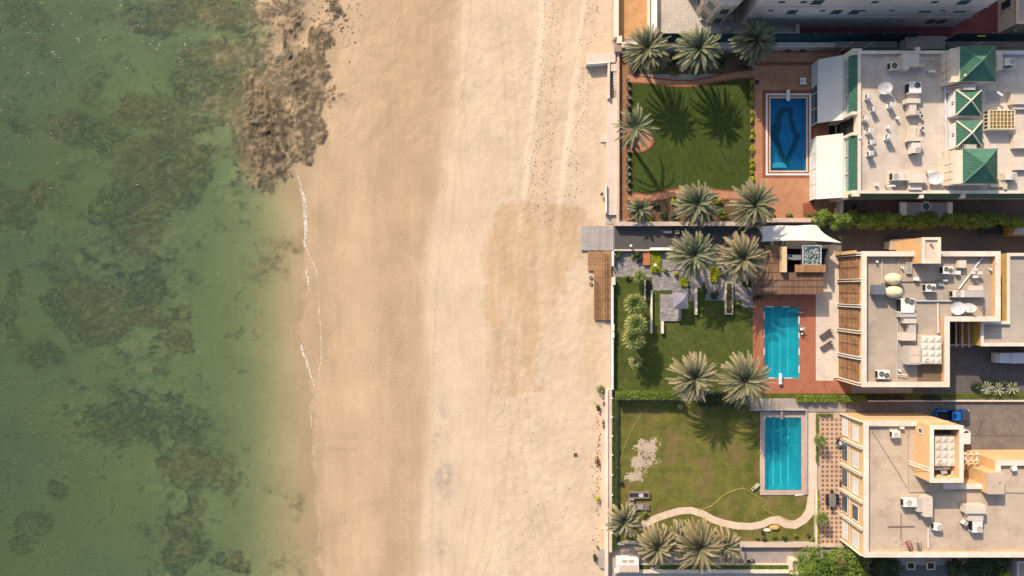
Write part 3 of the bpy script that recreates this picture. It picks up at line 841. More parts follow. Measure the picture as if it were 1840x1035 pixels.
t, x0, y0, x1, y1 = pool('long turquoise pool with wide pink stone border on the dry lawn', POOL3, 1.6, WAT2, TILE2, .12)
mb = MB()
for px in (1382, 1395.5, 1409, 1422.5): mb.box(X(px) - .13, y0 + .3, X(px) + .13, y1 - .2, -1.599, -1.58)
mb.build('lane_line', LINE, t)
mb = MB(); xa, xb, ya, yb = X(1365.5), X(1448), Y(889), Y(740)
mb.box(xa, ya, xb, y0, -.02, .12); mb.box(xa, y1, xb, yb, -.02, .12); mb.box(xa, y0, x0, y1, -.02, .12); mb.box(x1, y0, xb, y1, -.02, .12)
mb.build('coping', M('pink_stone_coping', (.50, .375, .315), var=.12, scale=.8, brick=(.75, .75, .02, .18, 0)), t)
board(1402.5, 734, 1407.5, 753.5, .55, 'grey diving board at the north end of the pink bordered pool', 736, CONC)
# ------------------------------------------------------------------ foliage
PALMG = M('date_palm_fronds', (.115, .135, .078), rough=.6, col2=(.055, .078, .05), scale=.9, attr=(.31, .255, .155), spec=.25, objvar=((.78, .92, .86), (1.15, 1.04, .9)))
FANG = M('fan_palm_leaves', (.17, .23, .06), rough=.6, col2=(.08, .135, .035), scale=1.5, attr=(.42, .34, .11), spec=.3)
TRUNKM = M('palm_trunk_bark', (.20, .15, .10), var=.3, scale=3, bump=.04, bscale=8)
BARK = M('tree_bark', (.13, .095, .065), var=.3, scale=3, bump=.03)
LEAFG = M('leafy_green', (.12, .185, .025), rough=.6, col2=(.05, .09, .016), scale=1.1, attr=(.20, .25, .035), objvar=((.75, .85, .8), (1.15, 1.08, 1.0)), transl=.15)
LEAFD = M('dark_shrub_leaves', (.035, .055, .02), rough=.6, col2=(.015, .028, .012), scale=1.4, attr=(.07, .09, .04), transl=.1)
LEAFL = M('lime_leaves', (.30, .36, .015), rough=.6, col2=(.17, .24, .01), scale=1.5, attr=(.45, .42, .02), transl=.2)
LEAFB = M('dry_brown_leaves', (.22, .10, .05), rough=.8, col2=(.10, .05, .03), scale=2)
AGAVE = M('agave_leaves', (.26, .32, .22), rough=.6, col2=(.14, .20, .12), scale=3, attr=(.5, .5, .3))
TERRAP = M('terracotta_pot', (.42, .16, .08), var=.15)
DARKP = M('dark_glazed_pot', (.07, .05, .045), var=.2, rough=.5)

def frond(mb, R, az, el0, L, droop, w, n=22, z0=0, tipc=1.0, r0=.12):
    d = Vector((math.cos(az), math.sin(az), 0)); side = Vector((-math.sin(az), math.cos(az), 0))
    p = Vector((d.x * r0, d.y * r0, z0)); ds = L / n
    roll = R.uniform(-.5, .5); twist = R.uniform(-.25, .25); age = R.uniform(0, .5)
    prev = p.copy(); pts = [prev.copy()]
    for i in range(n):
        s = (i + 1) / n
        el = el0 - droop * s ** 1.4
        azz = az + twist * s
        dd = Vector((math.cos(azz) * math.cos(el), math.sin(azz) * math.cos(el), math.sin(el)))
        sd = Vector((-math.sin(azz), math.cos(azz), 0))
        up = sd.cross(dd) * -1
        p = p + dd * ds; pts.append(p.copy())
        if s < .12: continue
        wl = w * (min(1, (s - .05) / .22) * (1 - max(0, s - .72) / .28 * .55)) * R.uniform(.85, 1.12)
        for sg in (-1, 1):
            ld = (dd * .62 + sd * sg * .78 * math.cos(roll * sg) + up * (.34 + .3 * math.sin(roll * sg))).normalized()
            if ld.length < .1: continue
            b0 = p - dd * .075; b1 = p + dd * .075
            tip = p + ld * wl
            mb.tint = max(.01, min(1, (s ** 1.7 * .9 + age - .15) * tipc + R.uniform(-.12, .12)))
            mb.face([b0, b1, tip + dd * .05, tip - dd * .05])
    mb.tint = .5
    for a, b, k in zip(pts[:-1:3], pts[3::3], range(99)):
        ww = .045 * (1 - k / 9) + .012
        mb.face([a - side * ww, b - side * ww * .8, b + side * ww * .8 + Vector((0, 0, .02)), a + side * ww + Vector((0, 0, .02))])

def date_crown(seed, r=4.2, nf=72, dead=.0, sparse=False, tipc=1.0):
    R = random.Random(seed); mb = MB()
    for i in range(nf):
        if R.random() < .04: continue
        t = (i + .5) / nf                       # 0 = young upright, 1 = old drooping
        az = i * 2.39996 + R.uniform(-.25, .25)
        el0 = math.radians(78 - 92 * t ** .8 + R.uniform(-6, 6))
        L = r * (.66 + .42 * math.sin(min(1, t * 1.5) * 1.57)) * R.uniform(.86, 1.08)
        frond(mb, R, az + R.uniform(-.14, .14), el0, L, R.uniform(.65, 1.45) * (1.05 - .35 * t), R.uniform(.34, .50) * (.75 if sparse else 1), z0=.25 * (1 - t), tipc=tipc * (.55 + .6 * t))
    return mb

def date_palm(px, py, h, r, seed, label, nf=72, base=None, sparse=False, tipc=1.0, group='tall date palms in the gardens'):
    x, y = P(px, py, h)
    bx, by = (x, y) if base is None else P(*base)
    t = thing('date_palm', label, 'palm tree', (bx, by, 0), group)
    mb = MB(); R = random.Random(seed)
    pts = [(bx + (x - bx) * (k / 8) ** 1.3, by + (y - by) * (k / 8) ** 1.3, (h - .1) * k / 8) for k in range(9)]
    mb.tube(pts, .34, 9, .24); mb.build('trunk', TRUNKM, t, smooth=True)
    cr = date_crown(seed, r, nf, sparse=sparse, tipc=tipc)
    cr.v = [(v[0] + x, v[1] + y, v[2] + h - .2) for v in cr.v]
    cr.build('crown', PALMG, t)
    return t
PL = [
 (1163, 88, 7.6, 3.95, 'date palm nearest the beach in the north garden corner, over the brick path', None),
 (1256, 88, 7.8, 3.95, 'sunlit date palm standing second in the north row, between two others', None),
 (1358, 72, 7.6, 3.7, 'fully shaded blue green date palm at the east end of the north row', None),
 (1252, 367, 5.6, 3.9, 'date palm beside the curved brick path at the south edge of the shaded lawn', None),
 (1355, 368, 7.0, 4.15, 'broad date palm by the corner of the brick pool terrace and white sail', None),
 (1246, 458, 6.6, 4.1, 'date palm over the stone slabs north of the grey parasol', None),
 (1333, 464, 6.8, 4.15, 'date palm leaning over the timber roof next to the white sail shade', None),
 (1247, 679, 6.8, 4.15, 'tan tipped date palm above the clipped hedge, the one farther from the pool', None),
 (1338, 683, 7.4, 4.6, 'largest tan tipped date palm, at the lower left corner of the deck pool', None),
]
for k, (px, py, h, r, lab, bs) in enumerate(PL):
    date_palm(px, py, h, r, 100 + k, lab, 96, bs, tipc=[.55, .85, .3, .8, .75, .8, .9, 1.25, 1.15][k])
date_palm(1142, 229, 7.4, 3.8, 211, 'thin spiky date palm rising from the round brick terrace by the beach wall', 34, (1138, 268), True, 1.0)
date_palm(1150, 377, 2.2, 2.3, 212, 'low young palm among lime shrubs in the south west corner bed', 26, None, True, .9, 'small garden palms')
date_palm(1122, 937, 4.5, 3.0, 213, 'date palm in the corner by the long beach wall and the curved path', 52, None, False, .9)
date_palm(1181, 982, 5.5, 3.5, 214, 'date palm on the left of the clump over the bottom lane', 78, None, False, 1.0)
date_palm(1256, 982, 6.5, 4.6, 215, 'big spreading date palm in the middle of the clump over the bottom lane', 92, None, False, 1.05)
date_palm(1216, 970, 4.2, 3.0, 217, 'half hidden date palm squeezed between the bigger ones of the clump', 60, None, False, 1.2)
date_palm(1303, 981, 5.0, 2.9, 216, 'small date palm on the right of the clump over the bottom lane', 48, None, False, .9)

def fan_leaf(mb, R, az, el, pet, rad, yel, z0=0.0, nseg=11):
    d = Vector((math.cos(az) * math.cos(el), math.sin(az) * math.cos(el), math.sin(el)))
    c = Vector((0, 0, z0)) + d * pet
    sd = Vector((-math.sin(az), math.cos(az), 0)); up = sd.cross(d) * -1
    fd = (d - Vector((0, 0, R.uniform(.1, .5)))).normalized()
    sp = 1.9
    for k in range(nseg):
        a = (k / (nseg - 1) - .5) * 2 * sp; da = sp / nseg * .8
        L = rad * (1 - .25 * abs(a) / sp) * R.uniform(.88, 1.05)
        v = fd * math.cos(a) + sd * math.sin(a)
        v1 = fd * math.cos(a - da) + sd * math.sin(a - da); v2 = fd * math.cos(a + da) + sd * math.sin(a + da)
        dz = up * .05 * (1 if k % 2 else -1)
        mb.tint = min(1, max(.01, yel * .5)); m1 = c + v1 * L * .55; m2 = c + v2 * L * .55
        mb.face([c, m1 + dz, m2 - dz])
        mb.tint = min(1, max(.01, yel + .25 + R.uniform(-.2, .2)))
        mb.face([m1 + dz, c + v * L - Vector((0, 0, .12 * L)), m2 - dz])
    mb.tint = .3; mb.face([Vector((0, 0, z0)) - sd * .02, c - sd * .02, c + sd * .02, Vector((0, 0, z0)) + sd * .02])
def fan_palm(px, py, h, r, seed, label, n=30, yel=.4, group='fan palms in a row on the lawn'):
    x, y = P(px, py, h); t = thing('fan_palm', label, 'palm tree', (x, y, 0), group)
    mb = MB(); mb.tube([(x, y, 0), (x + .05, y, h * .5), (x, y, h - .05)], .24, 8, .16); mb.build('trunk', TRUNKM, t, smooth=True)
    R = random.Random(seed); mb = MB()
    for i in range(n):
        u = (i + .5) / n
        fan_leaf(mb, R, i * 2.4 + R.uniform(-.2, .2), math.radians(80 - 105 * u), r * .48, r * .58, yel * u * 1.4 - .2, 0)
    mb.v = [(a + x, b + y, c + h - .1) for a, b, c in mb.v]
    mb.build('crown', FANG, t)
fan_palm(1150, 497, 2.2, 1.45, 1, 'small fan palm touching the stone slabs at the top of the row', 24, .35)
fan_palm(1141, 547, 3.6, 2.2, 2, 'fan palm second from the top of the row on the bright lawn', 34, .4)
fan_palm(1143, 584, 4.8, 2.3, 3, 'tall fan palm in the middle of the row, its crown overlapping another', 36, .5)
fan_palm(1139, 609, 4.6, 2.3, 4, 'yellow edged fan palm crowded against the tall one below the row middle', 36, .6)
fan_palm(1142, 650, 2.6, 1.5, 5, 'thin yellowing fan palm alone at the bottom end of the row', 14, .8)
fan_palm(1474, 792, 2.0, 1.35, 6, 'upper small palm growing from the hedge strip by the checkered patio', 20, .35, 'small palms beside the checkered patio')
fan_palm(1477, 931, 2.0, 1.5, 7, 'lower small palm growing from the hedge strip by the checkered patio', 22, .35, 'small palms beside the checkered patio')
fan_palm(1080, 700, .9, 1.0, 8, 'small green palm on the sand against the long beach wall', 14, .1, 'plants on the beach side of the wall')

def leaves(mb, R, cx, cy, cz, rx, ry, rz, n, size, lumps=8, shell=.75, dark=0):
    LC = []
    for i in range(lumps):
        a = R.uniform(0, 6.283); e = math.asin(R.uniform(-.15, 1)); q = R.uniform(.35, .72)
        LC.append((math.cos(a) * math.cos(e) * q, math.sin(a) * math.cos(e) * q, math.sin(e) * q, R.uniform(.32, .5), R.uniform(0, .6)))
    for i in range(n):
        l = R.choice(LC); a = R.uniform(0, 6.283); e = math.asin(R.uniform(-.5, 1)); q = l[3] * R.uniform(shell, 1.05)
        nx, ny, nz = math.cos(a) * math.cos(e), math.sin(a) * math.cos(e), math.sin(e)
        c = Vector((cx + rx * (l[0] + nx * q), cy + ry * (l[1] + ny * q), max(.05, cz + rz * (l[2] + nz * q))))
        N = Vector((nx + R.uniform(-.7, .7), ny + R.uniform(-.7, .7), nz + .5 + R.uniform(-.5, .5))).normalized()
        u = N.cross(Vector((R.uniform(-1, 1), R.uniform(-1, 1), .3))).normalized(); w = N.cross(u); s = size * R.uniform(.6, 1.25)
        mb.tint = min(1, max(.01, l[4] + R.uniform(-.25, .35) + nz * .15))
        mb.face([c - u * s, c - w * s * .55, c + u * s, c + w * s * .55])
def bush(name, px, py, rpx, rpy, hh, label, mat, cat='shrub', group=None, n=260, size=.16, z=0, seed=None, lumps=7):
    R = random.Random(seed if seed is not None else int(px * 7 + py * 13)); x, y = P(px, py, hh * .6 + z)
    mb = MB(); leaves(mb, R, x, y, z + hh * .35, rpx / 10, rpy / 10, hh * .75, n, size, lumps)
    mb.tint = .01
    mb.cyl(x, y, z, z + hh * .5, .05, .03, 5)
    o = mb.build(name, mat); return tag(o, label, cat, group)
def hedge(name, px0, py0, px1, py1, z0, z1, label, mat, n, size=.12, ragged=.2, cat='hedge', kind=None, group=None, seed=3):
    R = random.Random(seed); mb = MB()
    x0, x1, y0, y1 = X(px0, z1), X(px1, z1), Y(py1, z1), Y(py0, z1)
    mb.box(x0 + .12, y0 + .12, x1 - .12, y1 - .12, z0, z1 - .12)
    for i in range(n):
        x = R.uniform(x0, x1); y = R.uniform(y0, y1); bul = ragged * math.sin(x * 1.9 + R.uniform(-.4, .4)) * math.sin(y * 2.3 + 1)
        z = z1 - .08 + R.uniform(-.1, .1) + abs(bul)
        if R.random() < .25:
            z = R.uniform(z0, z1)
            if (x1 - x0) > (y1 - y0): y = R.choice([y0, y1]) + R.uniform(-.1, .1)
            else: x = R.choice([x0, x1]) + R.uniform(-.1, .1)
        N = Vector((R.uniform(-.8, .8), R.uniform(-.8, .8), 1)).normalized(); u = N.cross(Vector((R.uniform(-1, 1), R.uniform(-1, 1), .2))).normalized(); w = N.cross(u)
        s = size * R.uniform(.6, 1.3); c = Vector((x, y, z)); mb.tint = R.uniform(.01, .9)
        mb.face([c - u * s, c - w * s * .55, c + u * s, c + w * s * .55])
    o = mb.build(name, mat); return tag(o, label, cat, group, kind)

# --- first garden
gl_ = 'lime green shrubs along the east edge of the shaded lawn'
for k, (yy, rr_) in enumerate([(149, 7), (171, 7), (184, 6), (202, 8), (214, 7), (236, 6), (247, 6), (268, 8), (290, 6), (299, 6), (310, 5), (321, 6)]):
    bush('lime_shrub', 1351 + (k % 2), yy, 4.5 if k != 7 else 6, rr_, .7, f'{ORD[k]} lime shrub from the north in the strip beside the pool terrace', LEAFL, 'shrub', gl_, 170, .14)
for k, (a, b, rx, ry, lab) in enumerate([(1183, 128, 11, 6, 'bright green shrub under the beach end palm, left one of a pair'), (1210, 131, 13, 5, 'bright green low shrub in the shaded north bed between two palms'), (1250, 132, 10, 4, 'bright green low shrub below the sunlit palm of the north row'),
                                     ]):
    bush('green_shrub', a, b, rx, ry, .6, lab, LEAFG, 'shrub', 'low shrubs in the north bed', 240, .14)
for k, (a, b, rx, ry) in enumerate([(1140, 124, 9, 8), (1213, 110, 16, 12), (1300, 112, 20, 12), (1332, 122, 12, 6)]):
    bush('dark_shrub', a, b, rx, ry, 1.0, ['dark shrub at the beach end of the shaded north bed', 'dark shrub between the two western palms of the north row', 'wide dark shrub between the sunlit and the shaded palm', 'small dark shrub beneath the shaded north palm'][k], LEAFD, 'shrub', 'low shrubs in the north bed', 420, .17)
for k, (a, b) in enumerate([(1415, 89), (1444, 88)]):
    bush('clipped_shrub', a, b, 7, 6, 1.0, ['left round clipped shrub against the white wall behind the pool terrace', 'right round clipped shrub against the white wall behind the pool terrace'][k], LEAFD, 'shrub', 'round shrubs against the north wall', 220, .13)
SB = [(1135, 372, 5, 9, 'lime', 'lime shrub at the far corner of the south bed by the brick strip'), (1147, 366, 6, 4, 'lime', 'lime shrub under the low young palm'), (1165, 392, 9, 5, 'lime', 'yellow green shrub in the south bed touching the boundary wall'),
      (1177, 368, 10, 7, 'dark', 'dark green shrub west of centre in the south bed'), (1195, 386, 10, 9, 'dark', 'feathery dark shrub in the middle of the south bed'), (1209, 362, 5, 7, 'lime', 'small lime shrub beside the curved path'),
      (1232, 354, 11, 4, 'lime', 'lime shrub strip at the path edge above the south bed palm'), (1290, 361, 9, 5, 'lime', 'lime shrub between the two south bed palms'), (1300, 384, 13, 9, 'green', 'broad green shrub between the two south bed palms'),
      (1275, 388, 9, 8, 'dark', 'dark shrub at the foot of the south bed palm'), (1213, 390, 9, 7, 'dark', 'dark shrub tucked by the wall west of the south bed palm'), (1388, 389, 7, 5, 'green', 'small round shrub below the big palm on the brick terrace'),
      (1419, 387, 7, 5, 'green', 'round green shrub in the middle of the terrace south edge'), (1451, 389, 8, 5, 'green', 'flat green shrub in front of the row of vines'), (1471, 383, 14, 8, 'green', 'large green shrub at the terrace south east corner'),
      (1082, 349, 3.2, 3.2, 'dark', 'small round bush on the sand beside the white promenade wall')]
for a, b, rx, ry, k, lab in SB:
    bush({'lime': 'lime_shrub', 'dark': 'dark_shrub', 'green': 'green_shrub'}[k], a, b, rx, ry, .9, lab, {'lime': LEAFL, 'dark': LEAFD, 'green': LEAFG}[k], 'shrub', 'mixed shrubs of the south bed', 300, .15)
for k, (a, b) in enumerate([(1512, 377), (1518, 384), (1534, 383), (1554, 381), (1535, 372)]):
    bush('dark_shrub', a, b, 6, 6, .8, f'{ORD[k]} dark leafy pot plant from the left in the shaded side yard', LEAFD, 'shrub', 'dark plants in the shaded side yard', 90, .16)

# potted agaves along the brick strip
def pot_maker():
    t = thing('potted_agave', 'spiky agave in a dark round pot', 'potted plant')
    mb = MB(); mb.cyl(0, 0, 0, .62, .30, .42, 14); mb.build('pot', DARKP, t)
    R = random.Random(4); mb = MB()
    for i in range(18):
        a = i * 2.4; e = R.uniform(.2, 1.2); L = R.uniform(.35, .6)
        d = Vector((math.cos(a) * math.cos(e), math.sin(a) * math.cos(e), math.sin(e))); s = Vector((-math.sin(a), math.cos(a), 0)) * .06
        mb.tint = R.uniform(.01, .8); mb.face([Vector((0, 0, .6)) - s, Vector((0, 0, .6)) + d * L, Vector((0, 0, .6)) + s])
    mb.build('agave', AGAVE, t); return t
pp = Proto(pot_maker)
R = random.Random(8)
for k, yy in enumerate([147, 161, 177, 191, 205, 217, 272, 288, 302, 314, 327, 342, 364]):
    pp.place(X(1128.5) + R.uniform(-.08, .08), Y(yy), 0, R.uniform(0, 6), R.uniform(.9, 1.1), f'{ORD[k]} dark potted agave from the north along the brick strip', 'potted agaves in a row by the lawn')
t = thing('terracotta_pot', 'empty orange clay pot at the corner of the boundary wall', 'plant pot', (X(1126), Y(393), 0))
mb = MB(); mb.cyl(X(1126), Y(393), 0, .7, .3, .42, 14); mb.build('pot_body', TERRAP, t)
mb = MB(); mb.ring(X(1126), Y(393), .70, .78, .34, .47, 16); mb.build('rim', TERRAP, t)
for k, (a, b, rr_, m_, lab) in enumerate([(1129, 249, 5, LEAFL, 'left lime leafed plant under the spiky palm on the round terrace'), (1143, 246, 5, LEAFL, 'right lime leafed plant under the spiky palm on the round terrace'), (1128, 261, 5, LEAFD, 'dark grey plant on the left of the round terrace'), (1145, 262, 4, LEAFD, 'dark grey plant near the middle of the round terrace')]):
    bush('terrace_plant', a, b, rr_, rr_, .7, lab, m_, 'plant', 'plants on the round terrace', 120, .13)

for k, (a, b, rx, ry, m_, lab) in enumerate([(1302, 492, 9, 6, LEAFD, 'dark shrub under the palm right of the lime patch'), (1324, 497, 8, 6, LEAFG, 'green shrub among the stone slabs left of the pavilion'), (1343, 505, 7, 8, LEAFD, 'dark shrub at the lower left corner of the pavilion roof'), (1266, 522, 5, 8, LEAFD, 'narrow dark shrub left of the shaded slab'), (1213, 492, 7, 4, LEAFL, 'thin lime tuft above the parasol slabs'), (1326, 546, 6, 5, LEAFG, 'low shrub right of the long planter end'), (1126, 497, 7, 3, LEAFG, 'low plants at the lawn edge above the fan palms'), (1197, 486, 6, 4, LEAFG, 'green tuft at the lime strip corner')]):
    bush('garden_shrub', a, b, rx, ry, .9, lab, m_, 'shrub', 'shrubs scattered among the stone slabs', 260, .14)
R = random.Random(77); mb = MB()
for _ in range(260):
    x, y = P(R.uniform(1306, 1316), R.uniform(509, 563)); z = R.uniform(.6, 1.0); mb.tint = R.uniform(.01, 1); s_ = R.uniform(.07, .15); a_ = R.uniform(0, 6)
    mb.face([(x, y, z), (x + s_ * math.cos(a_), y + s_ * math.sin(a_), z + .06), (x + s_ * 1.6 * math.cos(a_ + .5), y + s_ * 1.6 * math.sin(a_ + .5), z), (x + s_ * math.cos(a_ + 1), y + s_ * math.sin(a_ + 1), z + .03)])
tag(mb.build('planter_plants', LEAFG), 'mixed green and dry plants filling the long narrow planter', None, None, 'stuff')
# vines over the wall north of the second villa: separate clumps
R = random.Random(31)
for k in range(15):
    px = 1484 + k * 24.6 + R.uniform(-3, 3)
    mb = MB(); x, y = P(px, 396 + R.uniform(-3, 3), 4.0)
    RR = random.Random(900 + k)
    leaves(mb, RR, x, y, 2.9, 1.95, 1.5 + RR.uniform(-.1, .3), 1.9, 1300, .21, 12)
    mb.tint = .01; mb.tube([(x, y, 0), (x + .1, y, 1), (x - .1, y + .1, 2)], .09, 6, .05)
    tag(mb.build('boundary_tree', LEAFG), f'{ORD[k]} leafy green tree clump from the left in the row along the dark lane wall', 'tree', 'leafy clumps along the lane wall')

# second garden
hedge('lime_bed', 1170, 451, 1187, 490, .0, .5, 'tall strip of lime green ground cover beside the orange box', LEAFL, 700, .13, .1, 'ground cover', seed=1)
hedge('lime_bed', 1222.5, 498, 1236.5, 514.5, .0, .5, 'small square of lime ground cover above the grey parasol', LEAFL, 300, .13, .1, 'ground cover', seed=2)
hedge('lime_bed', 1277, 479, 1293, 507, .0, .5, 'patch of lime ground cover between the two garden date palms', LEAFL, 420, .13, .1, 'ground cover', seed=3)
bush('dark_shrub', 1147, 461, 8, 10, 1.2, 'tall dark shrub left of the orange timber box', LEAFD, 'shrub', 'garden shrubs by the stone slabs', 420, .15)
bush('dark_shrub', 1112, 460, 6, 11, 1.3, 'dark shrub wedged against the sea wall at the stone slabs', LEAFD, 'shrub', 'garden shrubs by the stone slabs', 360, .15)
bush('lime_shrub', 1136, 460, 3, 6, .7, 'thin lime shrub on the left side of the tall dark one', LEAFL, 'shrub', 'garden shrubs by the stone slabs', 120, .12)
hedge('flower_hedge', 1160.5, 502, 1168.5, 541, .0, .8, 'low dark hedge with reddish bits between the fan palms and the thin wall', LEAFD, 420, .12, .1, seed=5)
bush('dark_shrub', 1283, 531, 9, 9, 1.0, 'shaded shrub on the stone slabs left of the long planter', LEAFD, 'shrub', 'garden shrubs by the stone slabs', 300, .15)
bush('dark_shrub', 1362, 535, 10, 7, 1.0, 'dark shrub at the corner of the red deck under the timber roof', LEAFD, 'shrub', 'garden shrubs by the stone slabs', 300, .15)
bush('dark_shrub', 1104, 703, 3, 5, 1.2, 'narrow shrub in the lawn corner at the beach wall pillar', LEAFD, 'shrub', 'garden shrubs by the stone slabs', 160, .13)
hedge('clipped_hedge', 1106, 705, 1225, 718, .0, 2.3, 'long clipped green hedge closing off the bright lawn', LEAFG, 2600, .13, .15, seed=6)
hedge('clipped_hedge', 1258, 707, 1346, 730, .0, 2.2, 'dark ragged hedge running on below the two tan palms', LEAFD, 1500, .15, .3, seed=7)
for k, (a, b, n, lab) in enumerate([(1432, 1505, 1500, 'hanging green creeper on the grey step above the third pool'), (1508, 1552, 700, 'hanging green creeper next to the orange villa corner')]):
    hedge('creeper', a, 712, b, 722, .1, .9, lab, LEAFG, n, .16, .4, 'creeper', seed=10 + k)
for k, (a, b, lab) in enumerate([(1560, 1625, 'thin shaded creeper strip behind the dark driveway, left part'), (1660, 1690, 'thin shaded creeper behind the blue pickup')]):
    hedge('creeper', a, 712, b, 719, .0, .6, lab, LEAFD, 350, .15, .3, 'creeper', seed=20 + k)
for k, (a, b, rx, ry) in enumerate([(1756, 693, 11, 8), (1778, 690, 12, 7), (1800, 691, 12, 7), (1821, 694, 9, 6)]):
    bush('dark_shrub', a, b, rx, ry, 1.1, f'{ORD[k]} dark shrub from the left in the courtyard bed by the white van', LEAFD, 'shrub', 'shrubs of the courtyard bed', 330, .18)
for k, (a, b) in enumerate([(1766, 696), (1787, 698), (1812, 696)]):
    t_ = Vector((X(a), Y(b), .9)); mb = MB(); RR = random.Random(k)
    for i in range(13):
        az = i * 2.4; frond(mb, RR, az, RR.uniform(.1, .7), 1.0, .5, .16, 6)
    mb.v = [(v[0] + t_.x, v[1] + t_.y, v[2] + .9) for v in mb.v]
    tag(mb.build('spiky_plant', AGAVE), f'{ORD[k]} pale spiky plant from the left in front of the courtyard shrubs', 'plant', 'pale spiky plants by the courtyard')

# third garden
hedge('clipped_hedge', 1100.5, 716, 1110, 990, .0, 1.0, 'long dark clipped hedge inside the beach wall of the dry garden', M('dark_hedge', (.04, .075, .015), var=.4, scale=2, attr=(.07, .11, .02)), 3000, .12, .05, seed=30)
hedge('clipped_hedge', 1150, 1015.5, 1167, 1023.5, .0, .7, 'short clipped hedge piece beside the white kiosk', LEAFG, 250, .1, .05, seed=31)
hedge('clipped_hedge', 1175, 1016, 1420, 1023.5, .0, .7, 'long thin clipped hedge along the bottom lane', LEAFG, 2600, .1, .05, seed=32)
hedge('clipped_hedge', 1467.5, 744, 1471, 833, .0, .6, 'thin hedge between the pale path and the checkered patio, upper part', LEAFG, 500, .1, .05, seed=33)
hedge('clipped_hedge', 1471.5, 743.5, 1498, 747, .0, .6, 'short hedge across the top of the checkered patio', LEAFG, 180, .1, .05, seed=34)
hedge('clipped_hedge', 1468, 879, 1472.5, 974, .0, .6, 'thin hedge beside the checkered patio, lower part', LEAFL, 600, .12, .15, seed=35)
for k, (a, b, r_) in enumerate([(1360, 965, 5), (1375, 969, 6), (1391, 964, 5), (1410, 968, 6), (1431, 963, 4.5), (1453, 962, 4), (1460, 971, 5), (1370, 957, 4)]):
    bush('low_shrub', a, b, r_, r_, .7, f'{ORD[k]} of the low grey green shrubs below the curved sandy path', LEAFD if k % 2 else LEAFG, 'shrub', 'low shrubs below the curved path', 130, .15)
for k, (a, b, r_) in enumerate([(1158, 925, 8), (1115, 866, 4.5), (1222, 731, 5)]):
    bush('low_shrub', a, b, r_, r_, .8, ['green shrub where the curved path starts near the corner palm', 'dry grey shrub left of the outdoor sofas', 'pale shrub in the shade of the clipped hedge'][k], [LEAFG, LEAFD, AGAVE][k], 'shrub', None, 200, .16)
for k, (a, b, rx, ry, m_, lab) in enumerate([(1076, 733, 5, 7, LEAFD, 'grey green bush on the sand beside the wall, upper one'), (1085, 762, 4, 10, LEAFB, 'rust brown dead bush leaning on the beach wall'), (1087, 725, 3, 5, LEAFB, 'small rust brown dead shrub at the top of the pink ledge'), (1073, 830, 4, 10, LEAFB, 'dry brown weeds at the foot of the ledge'),
                                        (1074, 897, 4, 5, LEAFL, 'yellowish small bush at the foot of the ledge'), (1070, 1003, 5, 9, LEAFD, 'green bush on the sand at the bottom by the grey ledge'), (1074, 983, 2.5, 2.5, LEAFG, 'tiny green weed above the bottom bush')]):
    bush('beach_bush', a, b, rx, ry, .7, lab, m_, 'shrub', 'bushes along the foot of the beach wall', 170, .14)
# broad-leaved trees at the bottom edge
def tree(px, py, r, h, seed, label, mat=LEAFG, n=5200, size=.24, group='leafy trees at the bottom edge'):
    x, y = P(px, py, h * .7); R = random.Random(seed)
    t = thing('leafy_tree', label, 'tree', (x, y, 0), group)
    mb = MB(); mb.tube([(x, y, 0), (x + .1, y, h * .3), (x, y + .1, h * .5)], .28, 9, .2)
    for k in range(6):
        a = k * 1.05 + R.uniform(-.2, .2); q = r * .55
        mb.tube([(x, y + .05, h * .42), (x + q * .5 * math.cos(a), y + q * .5 * math.sin(a), h * .6), (x + q * math.cos(a), y + q * math.sin(a), h * .78)], .12, 6, .04)
    mb.build('trunk', BARK, t)
    mb = MB(); leaves(mb, R, x, y, h * .6, r, r, h * .45, n, size, 26, .7); mb.build('crown', mat, t)
tree(1470, 1022, 4.4, 5.5, 1, 'round bright green tree at the left of the bottom trees')
tree(1523, 1024, 4.2, 5.0, 2, 'bright green tree overlapping the lane at the villa corner')
tree(1453, 1060, 5.0, 5.5, 3, 'green tree cut by the bottom edge under the gate pillar')
tree(1540, 1052, 4.0, 4.0, 6, 'low green tree cut by the bottom edge beside the shaded wall')
tree(1507, 1008, 1.9, 4.6, 4, 'small dull brownish tree at the patio corner', M('dull_leaves', (.13, .125, .04), col2=(.07, .07, .025), scale=1, attr=(.2, .17, .06), transl=.1), 1500, .2)
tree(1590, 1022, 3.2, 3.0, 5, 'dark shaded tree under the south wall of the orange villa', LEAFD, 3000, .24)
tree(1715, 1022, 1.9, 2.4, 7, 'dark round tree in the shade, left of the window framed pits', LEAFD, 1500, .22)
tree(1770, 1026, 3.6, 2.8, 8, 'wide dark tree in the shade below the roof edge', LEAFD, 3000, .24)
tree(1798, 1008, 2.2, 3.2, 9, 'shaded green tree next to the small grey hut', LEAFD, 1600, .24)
tree(1800, 1045, 2.0, 2.6, 10, 'sunlit yellow green tree at the very bottom right', LEAFL, 1200, .22)
t = thing('bare_tree', 'leafless pale branched tree on the north east terrace', 'tree', (X(1826, 0), Y(55), 0)); mb = MB(); R = random.Random(2)
bx, by = X(1826, 5), Y(50, 5)
for k in range(12):
    a = R.uniform(0, 6.28); q = R.uniform(.7, 1.5)
    mb.tube([(bx, by, 4.2), (bx + q * .5 * math.cos(a), by + q * .5 * math.sin(a), 5), (bx + q * math.cos(a + .3), by + q * math.sin(a + .3), 5.6)], .05, 5, .015)
mb.build('branches', M('pale_bark', (.45, .33, .2), var=.2), t)
mb = MB(); mb.tube([(bx, by, 0), (bx, by, 4.3)], .09, 7, .06); mb.build('trunk', M('pale_bark', (.45, .33, .2), var=.2), t)
